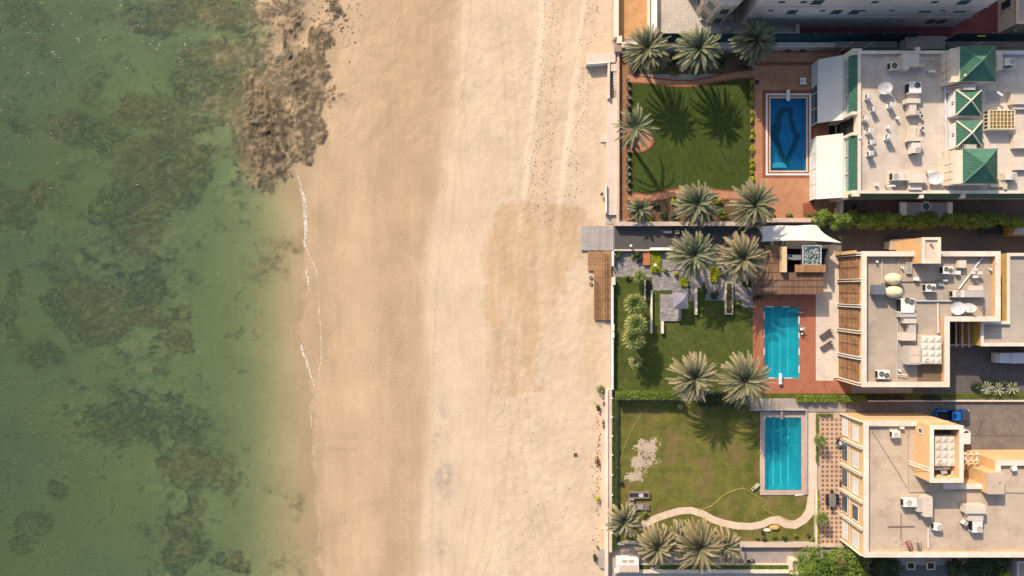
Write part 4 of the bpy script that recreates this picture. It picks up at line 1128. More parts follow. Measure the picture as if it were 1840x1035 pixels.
# ------------------------------------------------------------------ walls and fences
def wall(name, rects, z0, z1, mat, capmat, label, cat='wall', capt=.08, over=.03, pillars=(), pz=.35, pmat=None):
    """rects in world metres (x0,y0,x1,y1); body + coping, optional pillars"""
    r = rects[0]
    t = thing(name, label, cat, ((r[0] + r[2]) / 2, (r[1] + r[3]) / 2, max(z0, -.3)))
    mb = MB()
    for a in rects: mb.box(*a, z0, z1 - capt)
    mb.build('wall_body', mat, t)
    mb = MB()
    for a in rects: mb.box(a[0] - over, a[1] - over, a[2] + over, a[3] + over, z1 - capt + .002, z1)
    mb.build('coping', capmat, t)
    for (a, b, c, d) in pillars:
        mb = MB(); mb.box(a, b, c, d, z0, z1 + pz); mb.box(a - .05, b - .05, c + .05, d + .05, z1 + pz, z1 + pz + .07)
        mb.build('pillar', pmat or capmat, t)
    return t
def wr(px0, py0, px1, py1, h):
    x0, x1 = sorted((X(px0, h), X(px1, h))); y0, y1 = sorted((Y(py0, h), Y(py1, h))); return (x0, y0, x1, y1)
STONEW = M('grey_wall_render', (.40, .36, .33), rough=.9, var=.12, scale=.6, dirt=((.25, .2, .17), .4, .6))
PALEW = M('pale_wall_render', (.62, .53, .45), rough=.9, var=.1, scale=.6, dirt=((.4, .3, .22), .35, .6))
PROM = M('promenade_paving', (.62, .51, .43), rough=.85, var=.06, scale=.6, brick=(.6, .5, .014, .14, 0), dirt=((.5, .38, .28), .4, .4))
REDC = M('red_wall_coping', (.42, .22, .16), var=.15)

# beach front, north plots
wall('beach_wall', [wr(1104, -150, 1111.5, 66, 1.6)], -1.2, 1.6, PALEW, CAPM, 'tall pale wall between the beach and the orange earth yard', 'sea wall')
t = thing('gate_pillar', 'square brown capped pillar where the white beach wall meets the stair platform', 'pillar', (X(1109), Y(82), -.3))
mb = MB(); mb.pb(1103.5, 78, 1116, 92, -.5, 1.4); mb.build('shaft', PALEW, t)
mb = MB(); mb.pb(1103, 77, 1117, 92.5, 1.4, 1.5); mb.build('brown_cap', M('brown_cap', (.30, .22, .17), var=.1), t)
wall('beach_wall', [wr(1109.5, 64.5, 1117.5, 77, 1.7)], -.5, 1.7, PALEW, CAPM, 'stubby pale wall corner just above the brown capped pillar', 'wall')
t = thing('beach_platform', 'white paved platform jutting onto the sand beside a narrow stair', 'platform', (X(1082), Y(106), -.6))
mb = MB(); mb.prism([P(1053.5, 98, 1.1), P(1106, 95, 1.1), P(1106, 111.5, 1.1), P(1053.5, 115, 1.1)], -1.0, 1.1); mb.build('slab', PROM, t)
mb = MB(); mb.prism([P(1053.5, 114.9, 1.12), P(1093, 112, 1.12), P(1093, 113, 1.12), P(1053.5, 116, 1.12)], -1.0, 1.25); mb.build('kerb', WHITE, t)
t = thing('beach_stair', 'narrow white stair with brown side strip running down beside the platform', 'stairs', (X(1102), Y(150), -.5))
mb = MB(); mb.pb(1092.5, 110, 1096, 176, -1.0, 1.15); mb.build('side_wall', PALEW, t)
mb = MB(); mb.prism([P(1096.2, 128), P(1101.5, 128), P(1100.6, 176), P(1094.5, 176)], -.8, -.2); mb.build('brown_ramp', TIMBERV, t)
mb = MB(); mb.pb(1097, 111, 1112, 127.5, -.8, .9); mb.build('landing', PROM, t)
mb = MB()
for k in range(12):
    z = .8 - k * .085
    mb.pb(1102.2, 127.6 + k * 3.2, 1111 - (k > 6) * 3.5, 129.6 + k * 3.2, -.8, z)
mb.build('tread', WHITE, t)
mb = MB()
for k in range(12): mb.pb(1102.2, 129.6 + k * 3.2, 1111 - (k > 6) * 3.5, 130.8 + k * 3.2, -.8, .62 - k * .085)
mb.build('dark_riser', M('brown_riser', (.27, .17, .12), var=.1), t)
t = thing('promenade', 'long pale paved walkway in front of the first garden', 'walkway', (X(1100), Y(280), -.4))
mb = MB(); mb.prism([P(1094.5, 176.3, .4), P(1108.4, 176.3, .4), P(1108.4, 386, .4), P(1088.5, 386, .4), P(1090.5, 240, .4)], -1.2, .4)
mb.build('walkway_slab', PROM, t)
mb = MB(); mb.pb(1088, 331, 1090.4, 382, .4, 1.0); mb.build('parapet', WHITE, t)
t = thing('beach_step', 'pale block and brown mat step beside the promenade edge', 'step', (X(1084), Y(254), -.5))
mb = MB(); mb.pb(1079, 240, 1090, 255, -.9, -.1); mb.build('pale_block', PROM, t)
mb = MB(); mb.pb(1080, 255.3, 1089.6, 270, -.9, -.35); mb.build('brown_mat', M('brown_matting', (.40, .27, .16), var=.15), t)
wall('garden_wall', [wr(1108.8, 80, 1112.6, 398, .9)], -1.2, .9, PALEW, M('pink_wall_cap', (.60, .42, .33), var=.1), 'thin pinkish wall between the promenade and the brick strip', 'wall')
# walls around the first plot
wall('boundary_wall', [wr(1118, 76, 1500, 84.5, 2.0)], 0, 2.0, STONEW, CAPM, 'white topped boundary wall behind the north row of palms', 'wall')
wall('boundary_wall', [wr(1500.5, 74.5, 1612, 85, 2.0)], 0, 2.0, STONEW, CONC, 'shaded grey boundary wall north of the green tiled villa', 'wall')
wall('boundary_wall', [wr(1703, 73, 1960, 84, 2.0)], 0, 2.0, STONEW, CONC, 'brownish boundary wall beyond the big green pyramid roof', 'wall')
SCREEN = M('teal_screen_fabric', (.012, .045, .06), var=.2, rough=.9, stretch=(6, 1, 1))
for a, b, lab in ((1145, 1640, 'long dark teal fabric screen fence above the white boundary wall'), (1704, 1960, 'dark teal screen fence behind the green pyramid roof')):
    t = thing('screen_fence', lab, 'fence', (X((a + b) / 2), 43.75, 0))
    mb = MB(); mb.box(X(a, 3), 43.62, X(b, 3), 43.68, 0, 5.7); mb.build('fabric', SCREEN, t)
    xx = X(a, 3)
    while xx < X(b, 3) and xx < 84:
        mb = MB(); mb.box(xx - .05, 43.70, xx + .05, 43.80, 0, 5.75); mb.build('post', STEEL, t); xx += 6
for px, lab, fl in ((1533, 'slim white pole by the chamfered corner of the green tiled villa', 0), (1569.5, 'slim white pole farther along the villa north wall', 0), (1765, 'slim white pole with a yellow crossbar behind the pyramid roof', 1), (1703, 'thin pale pole at the corner of the grey carport', 0)):
    t = thing('flood_pole', lab, 'pole', (X(px, 5.5), 42.3, 0))
    mb = MB(); mb.tube([(X(px, 5.5), 42.3, 0), (X(px, 5.5), 42.3, 5.5)], .07, 8, .05); mb.build('shaft', WHITE, t)
    if fl: mb = MB(); mb.box(X(px, 5.5) - .8, 43.2, X(px, 5.5) + .6, 43.4, 5.4, 5.5); mb.build('yellow_crossbar', M('yellow_paint', (.55, .45, .02), var=.1), t)
wall('boundary_wall', [wr(1106, 398.5, 1345, 405.5, 1.3)], -.1, 1.3, STONEW, M('beige_wall_cap', (.52, .42, .34), var=.1, dirt=((.3, .22, .16), .4, .8)), 'low pale boundary wall on the south side of the planting bed', 'wall')
wall('boundary_wall', [wr(1345.5, 392, 1474, 399, 1.3)], -.1, 1.3, STONEW, M('pinkish_wall_cap', (.60, .44, .36), var=.1), 'pinkish wall along the south edge of the brick pool terrace', 'wall')
wall('boundary_wall', [wr(1475, 394, 1960, 402, 1.6)], -.1, 1.6, STONEW, CONC, 'long wall mostly hidden under the row of leafy tree clumps', 'wall')
wall('garden_wall', [wr(1089, 387, 1104, 402, -.2)], -1.2, -.2, STONEW, STONEW, 'grey block at the south end of the promenade', 'step')
# side gate in the first plot yard
t = thing('garden_gate', 'cream post with a small barred gate in the shaded side yard', 'gate', (X(1514), Y(380), 0))
mb = MB(); mb.pb(1512.5, 359, 1515.5, 391, 0, 2.2); mb.build('gate_post', CREAM, t)
mb = MB()
for k in range(6): mb.pb(1504.5 + k * 1.5, 375, 1505 + k * 1.5, 392, .1, 1.3)
mb.pb(1504, 373.6, 1513, 374.8, .1, 1.4); mb.build('bars', CREAM, t)

# neighbours' terrace, northern edge
wall('terrace_wall', [wr(1163, -150, 1168, 66, 1.2)], 0, 1.2, YELLOW, CREAM, 'ochre sided low wall east of the orange earth yard', 'wall')
wall('terrace_wall', [wr(1171, -150, 1180.5, 66, 1.6)], 0, 1.6, PALEW, WHITE, 'broad white parapet at the west side of the white tiled terrace', 'wall')
wall('terrace_wall', [wr(1319, 57.5, 1436, 60.8, 1.3), wr(1431, 30, 1436, 57.2, 1.3)], 0, 1.3, PALEW, CREAM, 'cream L shaped low wall around the shaded part of the tiled terrace', 'wall')

# ---- second plot, beach side
t = thing('beach_platform', 'weathered grey board platform on the sand in front of the lane', 'platform', (X(1072), Y(428), -.5))
mb = MB(); R = random.Random(3)
xx = X(1043.5, .1); xe = X(1103, .1); k = 0
while xx < xe - .1:
    mb.tint = R.uniform(.02, 1); mb.box(xx, Y(450 + R.uniform(-.4, .4), .1), xx + .30, Y(405.5 + R.uniform(-.4, .4), .1), -.05, .05 + R.uniform(0, .03)); xx += .345
mb.build('boards', M('weathered_boards2', (.46, .42, .39), rough=.85, var=.25, scale=1.8, stretch=(1, 6, 1), attr=(.33, .30, .28), dirt=((.5, .40, .3), .5, .5)), t)
mb = MB(); mb.box(X(1045), Y(449), X(1102), Y(407), -1.2, -.055); mb.build('base', STONEW, t)
t = thing('beach_deck', 'brown timber beach deck with ramp and two zigzag black railings', 'deck', (X(1080), Y(510), -.5))
def plankdeck(px0, py0, px1, py1, z, n, name, seed):
    mb = MB(); R = random.Random(seed)
    for k in range(n):
        a = py0 + (py1 - py0) * k / n; b = py0 + (py1 - py0) * (k + 1) / n
        mb.tint = R.uniform(.02, 1); mb.pb(px0, a, px1, b - .25, z - .06, z - R.uniform(0, .012), h=z)
    mb.build(name, M('beach_deck_boards', (.40, .235, .125), rough=.75, var=.15, scale=1.5, stretch=(1, 5, 1), attr=(.29, .15, .075)), t)
plankdeck(1056, 452, 1082.5, 486.5, .1, 17, 'landing', 1)
plankdeck(1083, 451, 1099, 575, .35, 60, 'upper_walk', 2)
plankdeck(1067, 487, 1082.5, 575, .1, 42, 'lower_walk', 3)
mb = MB(); mb.pb(1057, 453, 1082, 486, -1.2, .03); mb.pb(1068, 486.5, 1082.6, 574, -1.2, .03); mb.pb(1082.9, 452, 1098.5, 574, -1.2, .28); mb.build('base', M('dark_timber_base', (.16, .085, .045), var=.2), t)
def railing(px, y0, y1, zb, nbay):
    mb = MB()
    x = X(px, zb + 1); A = [Y(y0 + (y1 - y0) * k / nbay, zb + 1) for k in range(nbay + 1)]
    for a in A: mb.tube([(x, a, zb), (x, a, zb + .95)], .028, 6)
    mb.tube([(x, A[0], zb + .95), (x, A[-1], zb + .95)], .028, 6); mb.tube([(x, A[0], zb + .5), (x, A[-1], zb + .5)], .022, 6)
    mb.build('railing', BLACKM, t)
railing(1070.5, 503, 574, .1, 5); railing(1073.5, 507, 574, .1, 5); railing(1088, 458, 570, .35, 8); railing(1092.5, 462, 574, .35, 8)
for k, py in enumerate((499, 510)):
    t = thing('round_planter', ['upper small round grey tub on the sand beside the brown deck', 'lower small round grey tub on the sand beside the brown deck'][k], 'tub', (X(1062), Y(py), -.5), 'two tubs beside the beach deck')
    mb = MB(); mb.cyl(X(1062), Y(py), -.7, -.15, .26, .3, 14); mb.build('tub', M('grey_tub', (.3, .28, .27), var=.1), t)
    mb = MB(); mb.ring(X(1062), Y(py), -.15, -.1, .2, .31, 14); mb.build('rim', DARKP, t)
wall('sea_wall', [wr(1099.6, 451, 1103, 478, 1.2)], -1.2, 1.2, STONEW, WHITE, 'short white topped sea wall piece beside the stone slabs gate', 'sea wall')
wall('sea_wall', [wr(1098.5, 512, 1102.2, 700, 1.2)], -1.2, 1.2, M('blue_grey_wall', (.36, .36, .38), var=.1), WHITE, 'long thin white sea wall along the bright green lawn', 'sea wall',
     pillars=[wr(1100, 583, 1103.6, 594, 1.5), wr(1100, 597, 1103.6, 607, 1.5)], pz=.1)
wall('gate_pillar', [wr(1100, 498, 1105.4, 511.5, 1.5)], -.5, 1.5, PALEW, CREAM, 'cream pillar of the beach gate at the deck', 'pillar')
t = thing('open_gate', 'slim open gate leaf swung inward at the beach entrance', 'gate', (X(1104), Y(488), 0))
mb = MB(); a, b = P(1101.5, 478, 1), P(1110.5, 494, 1)
mb.tube([(a[0], a[1], 1.1), (b[0], b[1], 1.1)], .05, 6); mb.tube([(a[0], a[1], .1), (b[0], b[1], .1)], .05, 6)
for k in range(7): mb.tube([(a[0] + (b[0] - a[0]) * k / 6, a[1] + (b[1] - a[1]) * k / 6, .1), (a[0] + (b[0] - a[0]) * k / 6, a[1] + (b[1] - a[1]) * k / 6, 1.1)], .025, 5)
mb.build('leaf', M('beige_metal', (.5, .44, .3), var=.05), t)
wall('garden_wall', [wr(1104, 448.2, 1168, 450.6, .9)], -.02, .9, STONEW, PALEW, 'thin low kerb wall between the lane and the stone slabs, west part', 'wall')
wall('garden_wall', [wr(1169, 445, 1210, 449.5, 1.3)], -.02, 1.3, STONEW, WHITE, 'short white wall end above the lime green bed', 'wall')
wall('garden_wall', [wr(1284, 445.5, 1345, 449, 1.1)], -.02, 1.1, STONEW, PALEW, 'thin grey white wall at the lane behind the two garden palms', 'wall')
for r, z, lab in ((( 1169.5, 522, 1172.2, 599), .7, 'long thin white garden wall standing free on the bright lawn'), ((1188.6, 577.5, 1192.6, 599), .7, 'short white garden wall below the stone terrace'),
                  ((1249.6, 517, 1253, 565), .8, 'thin white garden wall right of the grey parasol'), ((1158.4, 501, 1160.3, 537), .6, 'thin pale edging wall beside the reddish low hedge')):
    wall('garden_wall', [wr(*r, z)], 0, z, PALEW, CREAM, lab, 'wall', .05)
t = thing('long_planter', 'long narrow stone planter with mixed plants on the lawn edge', 'planter', (X(1310), Y(536), 0))
mb = MB(); r = wr(1304, 507, 1317.5, 565, .8); mb.frame(*r, .2, 0, .8); mb.build('planter_frame', PALEW, t)
mb = MB(); mb.box(r[0] + .2, r[1] + .2, r[2] - .2, r[3] - .2, 0, .62); mb.build('soil', SOIL, t)
hedge_args = None

# stone slabs
SLAB = M('marbled_stone_slabs', (.34, .31, .30), rough=.7, col2=(.12, .115, .12), scale=.9, stretch=(1, 2.6, 1), dirt=((.55, .5, .46), .5, 1.0))
for k, (a, b, c, d, z) in enumerate([(1117, 452, 1133, 498, .05), (1133, 468, 1155, 498, .05), (1104, 472, 1117, 498, .052), (1187.5, 452, 1207, 487, .06), (1155, 478, 1187, 490, .05), (1172, 490, 1190, 522, .055), (1190, 490, 1222, 512, .07), (1187, 502, 1208, 522, .12),
                                  (1208, 512, 1240, 530, .06), (1186, 529, 1225, 577, .30), (1222, 486, 1277, 497, .055), (1237, 497, 1262, 517, .06), (1238, 517, 1249, 541, .06), (1268, 507, 1303, 540, .055), (1262, 484, 1276, 507, .05), (1293, 484, 1350, 507, .05), (1317.6, 507, 1333, 540, .055), (1333, 516, 1352.5, 553, .06), (1207, 452, 1290, 486, .045), (1290, 452, 1352, 484, .046)]):
    sheet('stone_paving', SLAB, [R4(a, b, c, d)], z, z + .02 if z < .2 else z)
t = thing('timber_box', 'orange timber storage bench in front of the lime strip', 'bench', (X(1162), Y(464), 0))
mb = MB()
for k in range(5): mb.pb(1155.5 + k * 2.65, 451.5, 1157.9 + k * 2.65, 476.5, .5, .58)
mb.build('lid_boards', M('orange_timber', (.45, .17, .08), var=.12, stretch=(3, 1, 1)), t)
mb = MB(); mb.pb(1156, 452, 1168, 476, .07, .497); mb.build('box_body', M('orange_timber', (.45, .17, .08)), t)
for px, py, w, lab in ((1134, 442, .30, 'white globe lamp post at the edge of the dark lane'), (1177, 476, .36, 'square white lantern standing in the lime green strip')):
    t = thing('garden_lamp', lab, 'lamp', (X(px), Y(py), 0)); x, y = P(px, py, 1.3)
    mb = MB(); mb.tube([(x, y, 0), (x, y, 1.2)], .06, 8); mb.build('post', BLACKM, t)
    mb = MB()
    if w > .33: mb.box(x - .24, y - .24, x + .24, y + .24, 1.2, 1.6)
    else: mb.dome(x, y, 1.35, .26, .26, .24, 14, 6, True)
    mb.build('lamp_head', WHITE, t, smooth=w < .33)
t = thing('parasol', 'square grey garden parasol shading the stone terrace', 'parasol', (X(1223, 0), Y(541, 0), 0))
x0, y0, x1, y1 = wr(1209.5, 526, 1237, 554.5, 2.6); cx, cy = (x0 + x1) / 2 + .1, (y0 + y1) / 2
mb = MB(); C_ = [(x0, y0, 2.45), (x1, y0, 2.45), (x1, y1, 2.45), (x0, y1, 2.45)]
for k in range(4): mb.face([C_[k], C_[(k + 1) % 4], (cx, cy, 3.2)])
for k in range(4):
    a, b = C_[k], C_[(k + 1) % 4]; mb.face([a, (a[0], a[1], 2.3), (b[0], b[1], 2.3), b])
mb.build('canopy', M('grey_canvas', (.25, .245, .29), var=.06, rough=.8), t)
mb = MB(); mb.tube([(cx, cy, 0), (cx, cy, 3.15)], .04, 8); mb.build('pole', BLACKM, t)
mb = MB(); mb.rbox(cx, cy, .8, .8, .3, .38); mb.build('base', CONC, t)
for k, (px, py, lab) in enumerate([(1199, 417, 'dark two wheeled barrow parked at the lane wall'), (1216, 417, 'small beige crate on the dark lane')]):
    if k == 0:
        t = thing('hand_cart', lab, 'cart', (X(px), Y(py), 0)); x, y = P(px, py)
        mb = MB(); mb.prism([(x - .8, y - .25), (x + .6, y - .3), (x + .8, y), (x + .6, y + .3), (x - .8, y + .25)], .35, .6); mb.build('tray', M('blue_grey_tray', (.10, .12, .16), var=.1), t)
        mb = MB(); mb.tube([(x + .5, y - .35, .2), (x + .5, y + .35, .2)], .18, 10); mb.build('wheel', BLACKM, t)
        mb = MB(); mb.tube([(x - .8, y + .2, .55), (x - 1.3, y + .25, .7)], .03, 5); mb.build('handle', WHITE, t)
    else:
        t = thing('crate', lab, 'crate', (X(px), Y(py), 0)); x, y = P(px, py)
        mb = MB(); mb.frame(x - .3, y - .35, x + .3, y + .35, .06, 0, .5); mb.build('sides', M('beige_metal', (.5, .44, .3)), t)
        mb = MB(); mb.box(x - .24, y - .29, x + .24, y + .29, 0, .3); mb.build('contents', CONC, t)

# timber pavilion
t = thing('pool_pavilion', 'brown timber roofed pavilion with glass roof and cream upstand north of the deck pool', 'pavilion', (X(1415), Y(490), 0))
def roofboards(px0, py0, px1, py1, z, name, seed, mat, nb=None, vertical=True):
    mb = MB(); R = random.Random(seed); x0, y0, x1, y1 = wr(px0, py0, px1, py1, z); n = nb or int((x1 - x0) / .3)
    for k in range(n):
        a = x0 + (x1 - x0) * k / n; b = x0 + (x1 - x0) * (k + 1) / n
        mb.tint = R.uniform(.02, 1); mb.box(a, y0, b - .03, y1, z - .1, z - R.uniform(0, .015))
    mb.build(name, mat, t)
PAVR = M('pavilion_boards', (.25, .15, .09), rough=.75, var=.2, scale=.9, stretch=(4, 1, 1), attr=(.16, .085, .05), dirt=((.22, .19, .18), .4, .5))
PAVR2 = M('pavilion_light_boards', (.40, .23, .11), rough=.75, var=.2, scale=.9, stretch=(4, 1, 1), attr=(.28, .14, .07))
roofboards(1351, 490, 1480, 527.5, 3.2, 'roof_boards', 1, PAVR)
roofboards(1374, 441, 1405, 489, 3.2, 'roof_boards', 2, PAVR)
roofboards(1428.5, 475.5, 1484, 489, 3.9, 'roof_boards', 3, PAVR2)
mb = MB()
for py in (503.5, 515): mb.pb(1352, py - .6, 1480, py + .6, 3.2, 3.25)
for py in (461, 472.5): mb.pb(1374.5, py - .6, 1404.5, py + .6, 3.2, 3.25)
mb.pb(1453, 490.5, 1454.5, 503, 3.2, 3.25)
mb.pb(1351, 527.6, 1480, 529, 3.0, 3.25); mb.build('roof_trim', M('dark_trim', (.10, .075, .07), var=.1), t)
mb = MB(); mb.box(*wr(1353, 489, 1479, 526, 3.1)[:2], *wr(1353, 489, 1479, 526, 3.1)[2:], 2.95, 3.09); mb.build('roof_slab', M('dark_trim', (.10, .075, .07)), t)
mb = MB(); x0, y0, x1, y1 = wr(1360, 445, 1478, 490, 0); mb.box(x0, y1 - .3, x1, y1, 0, 2.9); mb.box(x1 - .3, y0, x1, y1 - .3, 0, 2.9); mb.box(x0, y0, x0 + .3, y1 - .3, 0, 2.9); mb.build('wall', M('dark_wall', (.10, .09, .09), var=.1), t)
mb = MB(); mb.pb(1405.3, 443, 1414, 489, 3.0, 4.3); mb.build('upstand', M('straw_render', (.60, .46, .27), var=.1, stretch=(1, 5, 1)), t)
mb = MB(); mb.pb(1414.3, 445, 1441, 489, .1, .2, h=1); mb.build('floor', DARKV, t)
mb = MB(); mb.pb(1415, 457, 1440, 467, .2, 2.0); mb.build('counter', M('counter_top', (.22, .23, .24), var=.1), t)
mb = MB(); mb.pb(1419, 458.5, 1424, 462, 2.0, 2.03); mb.build('sink', DARKV, t)
mb = MB(); x0, y0, x1, y1 = wr(1442, 441, 1476, 476, 3.3); mb.frame(x0, y0, x1, y1, .14, 3.1, 3.35); mb.build('glass_frame', M('blue_grey_frame', (.42, .46, .50), var=.05), t)
pm, nt, out = newmat('pebbled_glass')
b = nd(nt, "ShaderNodeBsdfPrincipled"); b.inputs['Roughness'].default_value = .15
vo = nd(nt, "ShaderNodeTexVoronoi"); vo.inputs['Scale'].default_value = 2.6; nt.links.new(pos_node(nt), vo.inputs['Vector'])
nt.links.new(mixrgb(nt, (.36, .36, .30), (.03, .08, .10), ramp(nt, vo.outputs['Distance'], 0, 1, .34, .52)), b.inputs['Base Color']); nt.links.new(b.outputs[0], out.inputs[0])
mb = MB(); mb.box(x0 + .14, y0 + .14, x1 - .14, y1 - .14, 3.12, 3.22); mb.build('pebble_panel', pm, t)
for a, b_ in ((1355, 524), (1400, 524), (1440, 524), (1476, 524)):
    mb = MB(); mb.pb(a, b_, a + 2, b_ + 2, 0, 2.94); mb.build('post', M('dark_trim', (.1, .075, .07)), t)
# sail
t = thing('shade_sail', 'white stretched shade sail beside the low pinkish wall', 'shade sail', (X(1430), Y(420), 0))
SAIL = M('sail_cloth', (.72, .67, .60), rough=.8, var=.04, scale=.4, dirt=((.45, .38, .3), .25, .35))
mb = MB(); N = 14
def sail_pt(u, v):
    # u west-east, v north-south; curved free edges
    nx0, ny0, sx0, sy0 = 1358, 406, 1368.5, 434; nx1, ny1, sx1, sy1 = 1470, 404.5, 1512, 436
    px = (nx0 + (nx1 - nx0) * u) * (1 - v) + (sx0 + (sx1 - sx0) * u) * v; py = (ny0 + (ny1 - ny0) * u) * (1 - v) + (sy0 + (sy1 - sy0) * u) * v
    px += 6 * math.sin(math.pi * v) * (1 - u) - 9 * math.sin(math.pi * v) * u
    py += -3.0 * math.sin(math.pi * u) * v + .6 * math.sin(math.pi * u * 4) * (1 - v)
    z = 3.1 + .5 * (u - .5) ** 2 + v * .6 + .12 * math.sin(u * 9 + v * 4)
    return (*P(px, py, z), z)
for i in range(N * 2):
    for j in range(N):
        q = [sail_pt(i / (2 * N), j / N), sail_pt((i + 1) / (2 * N), j / N), sail_pt((i + 1) / (2 * N), (j + 1) / N), sail_pt(i / (2 * N), (j + 1) / N)]
        mb.face(q)
mb.build('cloth', SAIL, t, smooth=True)
for u, v in ((0, 0), (1, 0), (0, 1), (1, 1)):
    p = sail_pt(u, v); mb = MB(); mb.tube([(p[0], p[1], 0), (p[0], p[1], p[2] + .1)], .06, 8); mb.build('mast', STEEL, t)

# ---- third plot walls
wall('ledge', [wr(1080.6, 710, 1087.6, 951, .0)], -1.2, .0, PALEW, M('sandy_ledge', (.58, .45, .34), var=.1, dirt=((.4, .28, .2), .4, .8)), 'sandy pink ledge along the foot of the long beach wall', 'ledge')
wall('sea_wall', [wr(1087.8, 700, 1092.4, 1040, 1.2)], -1.2, 1.2, PALEW, M('bright_wall_cap', (.70, .58, .46), var=.05), 'bright cream line of the beach wall beside the dry garden', 'sea wall')
t = wall('sea_wall', [wr(1092.6, 700, 1099.4, 992, 1.0)], -1.0, 1.0, PALEW, M('pinkish_wall_top', (.58, .46, .37), var=.08), 'wider pinkish inner top of the beach wall with small lamps', 'sea wall')
for py in (716, 750, 784, 818, 854, 890, 924, 958):
    mb = MB(); mb.pb(1098.7, py - 1, 1101.6, py + 1, 1.0, 1.25); mb.build('lamp', WHITE, t)
t = thing('ledge_box', 'orange pink slab box at the lower end of the beach ledge', 'box', (X(1083), Y(968), -.5))
mb = MB(); mb.pb(1078, 950, 1087.4, 986, -1.2, .25); mb.build('box_body', M('pink_render', (.60, .38, .24), var=.06), t); mb = MB(); mb.frame(*wr(1078, 950, 1087.4, 986, .3), .12, .25, .32); mb.build('rim', CREAM, t)
t = thing('ledge_box', 'grey concrete slab box below the orange pink one', 'box', (X(1083), Y(1004), -.5))
mb = MB(); mb.prism([P(1076, 987, .3), P(1089.5, 987, .3), P(1089.5, 1023, .3), P(1076, 1019, .3)], -1.2, .3); mb.build('box_body', M('lilac_concrete', (.40, .35, .34), var=.08), t)
mb = MB(); mb.prism([P(1078, 990, .34), P(1087.5, 990, .34), P(1087.5, 1019, .34), P(1078, 1016, .34)], .3, .34); mb.build('lid', CONC, t)
wall('garden_wall', [wr(1104.4, 975.5, 1122, 979, .8), wr(1122.4, 974.5, 1330, 977, .8)], 0, .8, STONEW, CREAM, 'pale low wall between the dry garden and the bottom lane, left part', 'wall')
wall('garden_wall', [wr(1330, 976, 1470, 983.2, .9)], 0, .9, STONEW, M('beige_wall_cap2', (.54, .42, .33), var=.1), 'pinkish low wall between the dry garden and the bottom lane, right part', 'wall')
wall('garden_wall', [wr(1465.6, 880, 1468.6, 976, .7)], 0, .7, STONEW, CREAM, 'thin cream wall left of the lower patio hedge', 'wall')
wall('garden_wall', [wr(1468.8, 979.5, 1524, 983.2, .5)], 0, .5, STONEW, M('beige_wall_cap2', (.54, .42, .33)), 'brownish edge wall under the checkered patio', 'wall')
wall('step_wall', [wr(1448, 737, 1450.6, 888, .5)], 0, .5, STONEW, STONEW, 'dark narrow edge between the third pool and the pale path', 'wall')
wall('step_wall', [wr(1348, 735.4, 1447, 737.6, .9)], 0, .9, STONEW, M('grey_cap', (.38, .36, .36), var=.08), 'grey raised kerb behind the third pool', 'wall')
wall('kerb_wall', [wr(1104, 1024, 1418, 1030, .8)], 0, .8, PALEW, CREAM, 'cream kerb wall below the long thin hedge at the bottom', 'wall')
wall('kerb_wall', [wr(1150, 1013.6, 1420, 1015.2, .4)], 0, .4, PALEW, CREAM, 'thin cream kerb above the long thin hedge at the bottom', 'wall', .05)
wall('drive_wall', [wr(1560, 719.5, 1960, 721.5, .5)], 0, .5, STONEW, CREAM, 'thin low kerb wall between the grass verge and the orange villa drive', 'wall', .05)
t = thing('kiosk', 'small white box kiosk with two openings on its roof at the lane end', 'kiosk', (X(1128), Y(1017), 0))
mb = MB(); mb.pb(1109, 1006, 1148, 1028, 0, 2.0); mb.build('kiosk_body', WHITE, t)
x0, y0, x1, y1 = wr(1109, 1003, 1148, 1016, 2.1); mb = MB(); mb.box(x0, y0, x1, y1, 2.0, 2.1); mb.build('roof_band', WHITE, t)
for a, b_ in ((1118, 1127), (1130, 1139)): mb = MB(); mb.pb(a, 1006, b_, 1011, 2.1, 2.14); mb.build('hatch', M('tan_hatch', (.5, .36, .24), var=.05), t)
mb = MB(); mb.pb(1113, 1017.5, 1146, 1027, 2.0, 2.06); mb.build('panel', M('pale_tan_panel', (.62, .47, .36), var=.05), t)
t = thing('gate_pillar', 'cream gate pillar with brown panel at the end of the bottom hedge', 'pillar', (X(1428), Y(1018), 0))
mb = MB(); mb.frame(*wr(1421, 1006, 1436, 1032, 1.6), .35, 0, 1.6); mb.build('frame', CREAM, t); mb = MB(); x0, y0, x1, y1 = wr(1421, 1006, 1436, 1032, 1.6); mb.box(x0 + .35, y0 + .35, x1 - .35, y1 - .35, 0, 1.3); mb.build('panel', M('brown_cap', (.30, .22, .17)), t)
t = thing('brown_post_box', 'small brown box pedestal on the kerb by the kiosk', 'pedestal', (X(1172), Y(1013), 0))
mb = MB(); mb.pb(1169, 1008.5, 1174.5, 1014.5, 0, .9); mb.build('box_body', CREAM, t); mb = MB(); mb.pb(1170, 1009.5, 1173.5, 1013.5, .9, .95); mb.build('lid', M('brown_cap', (.3, .22, .17)), t)
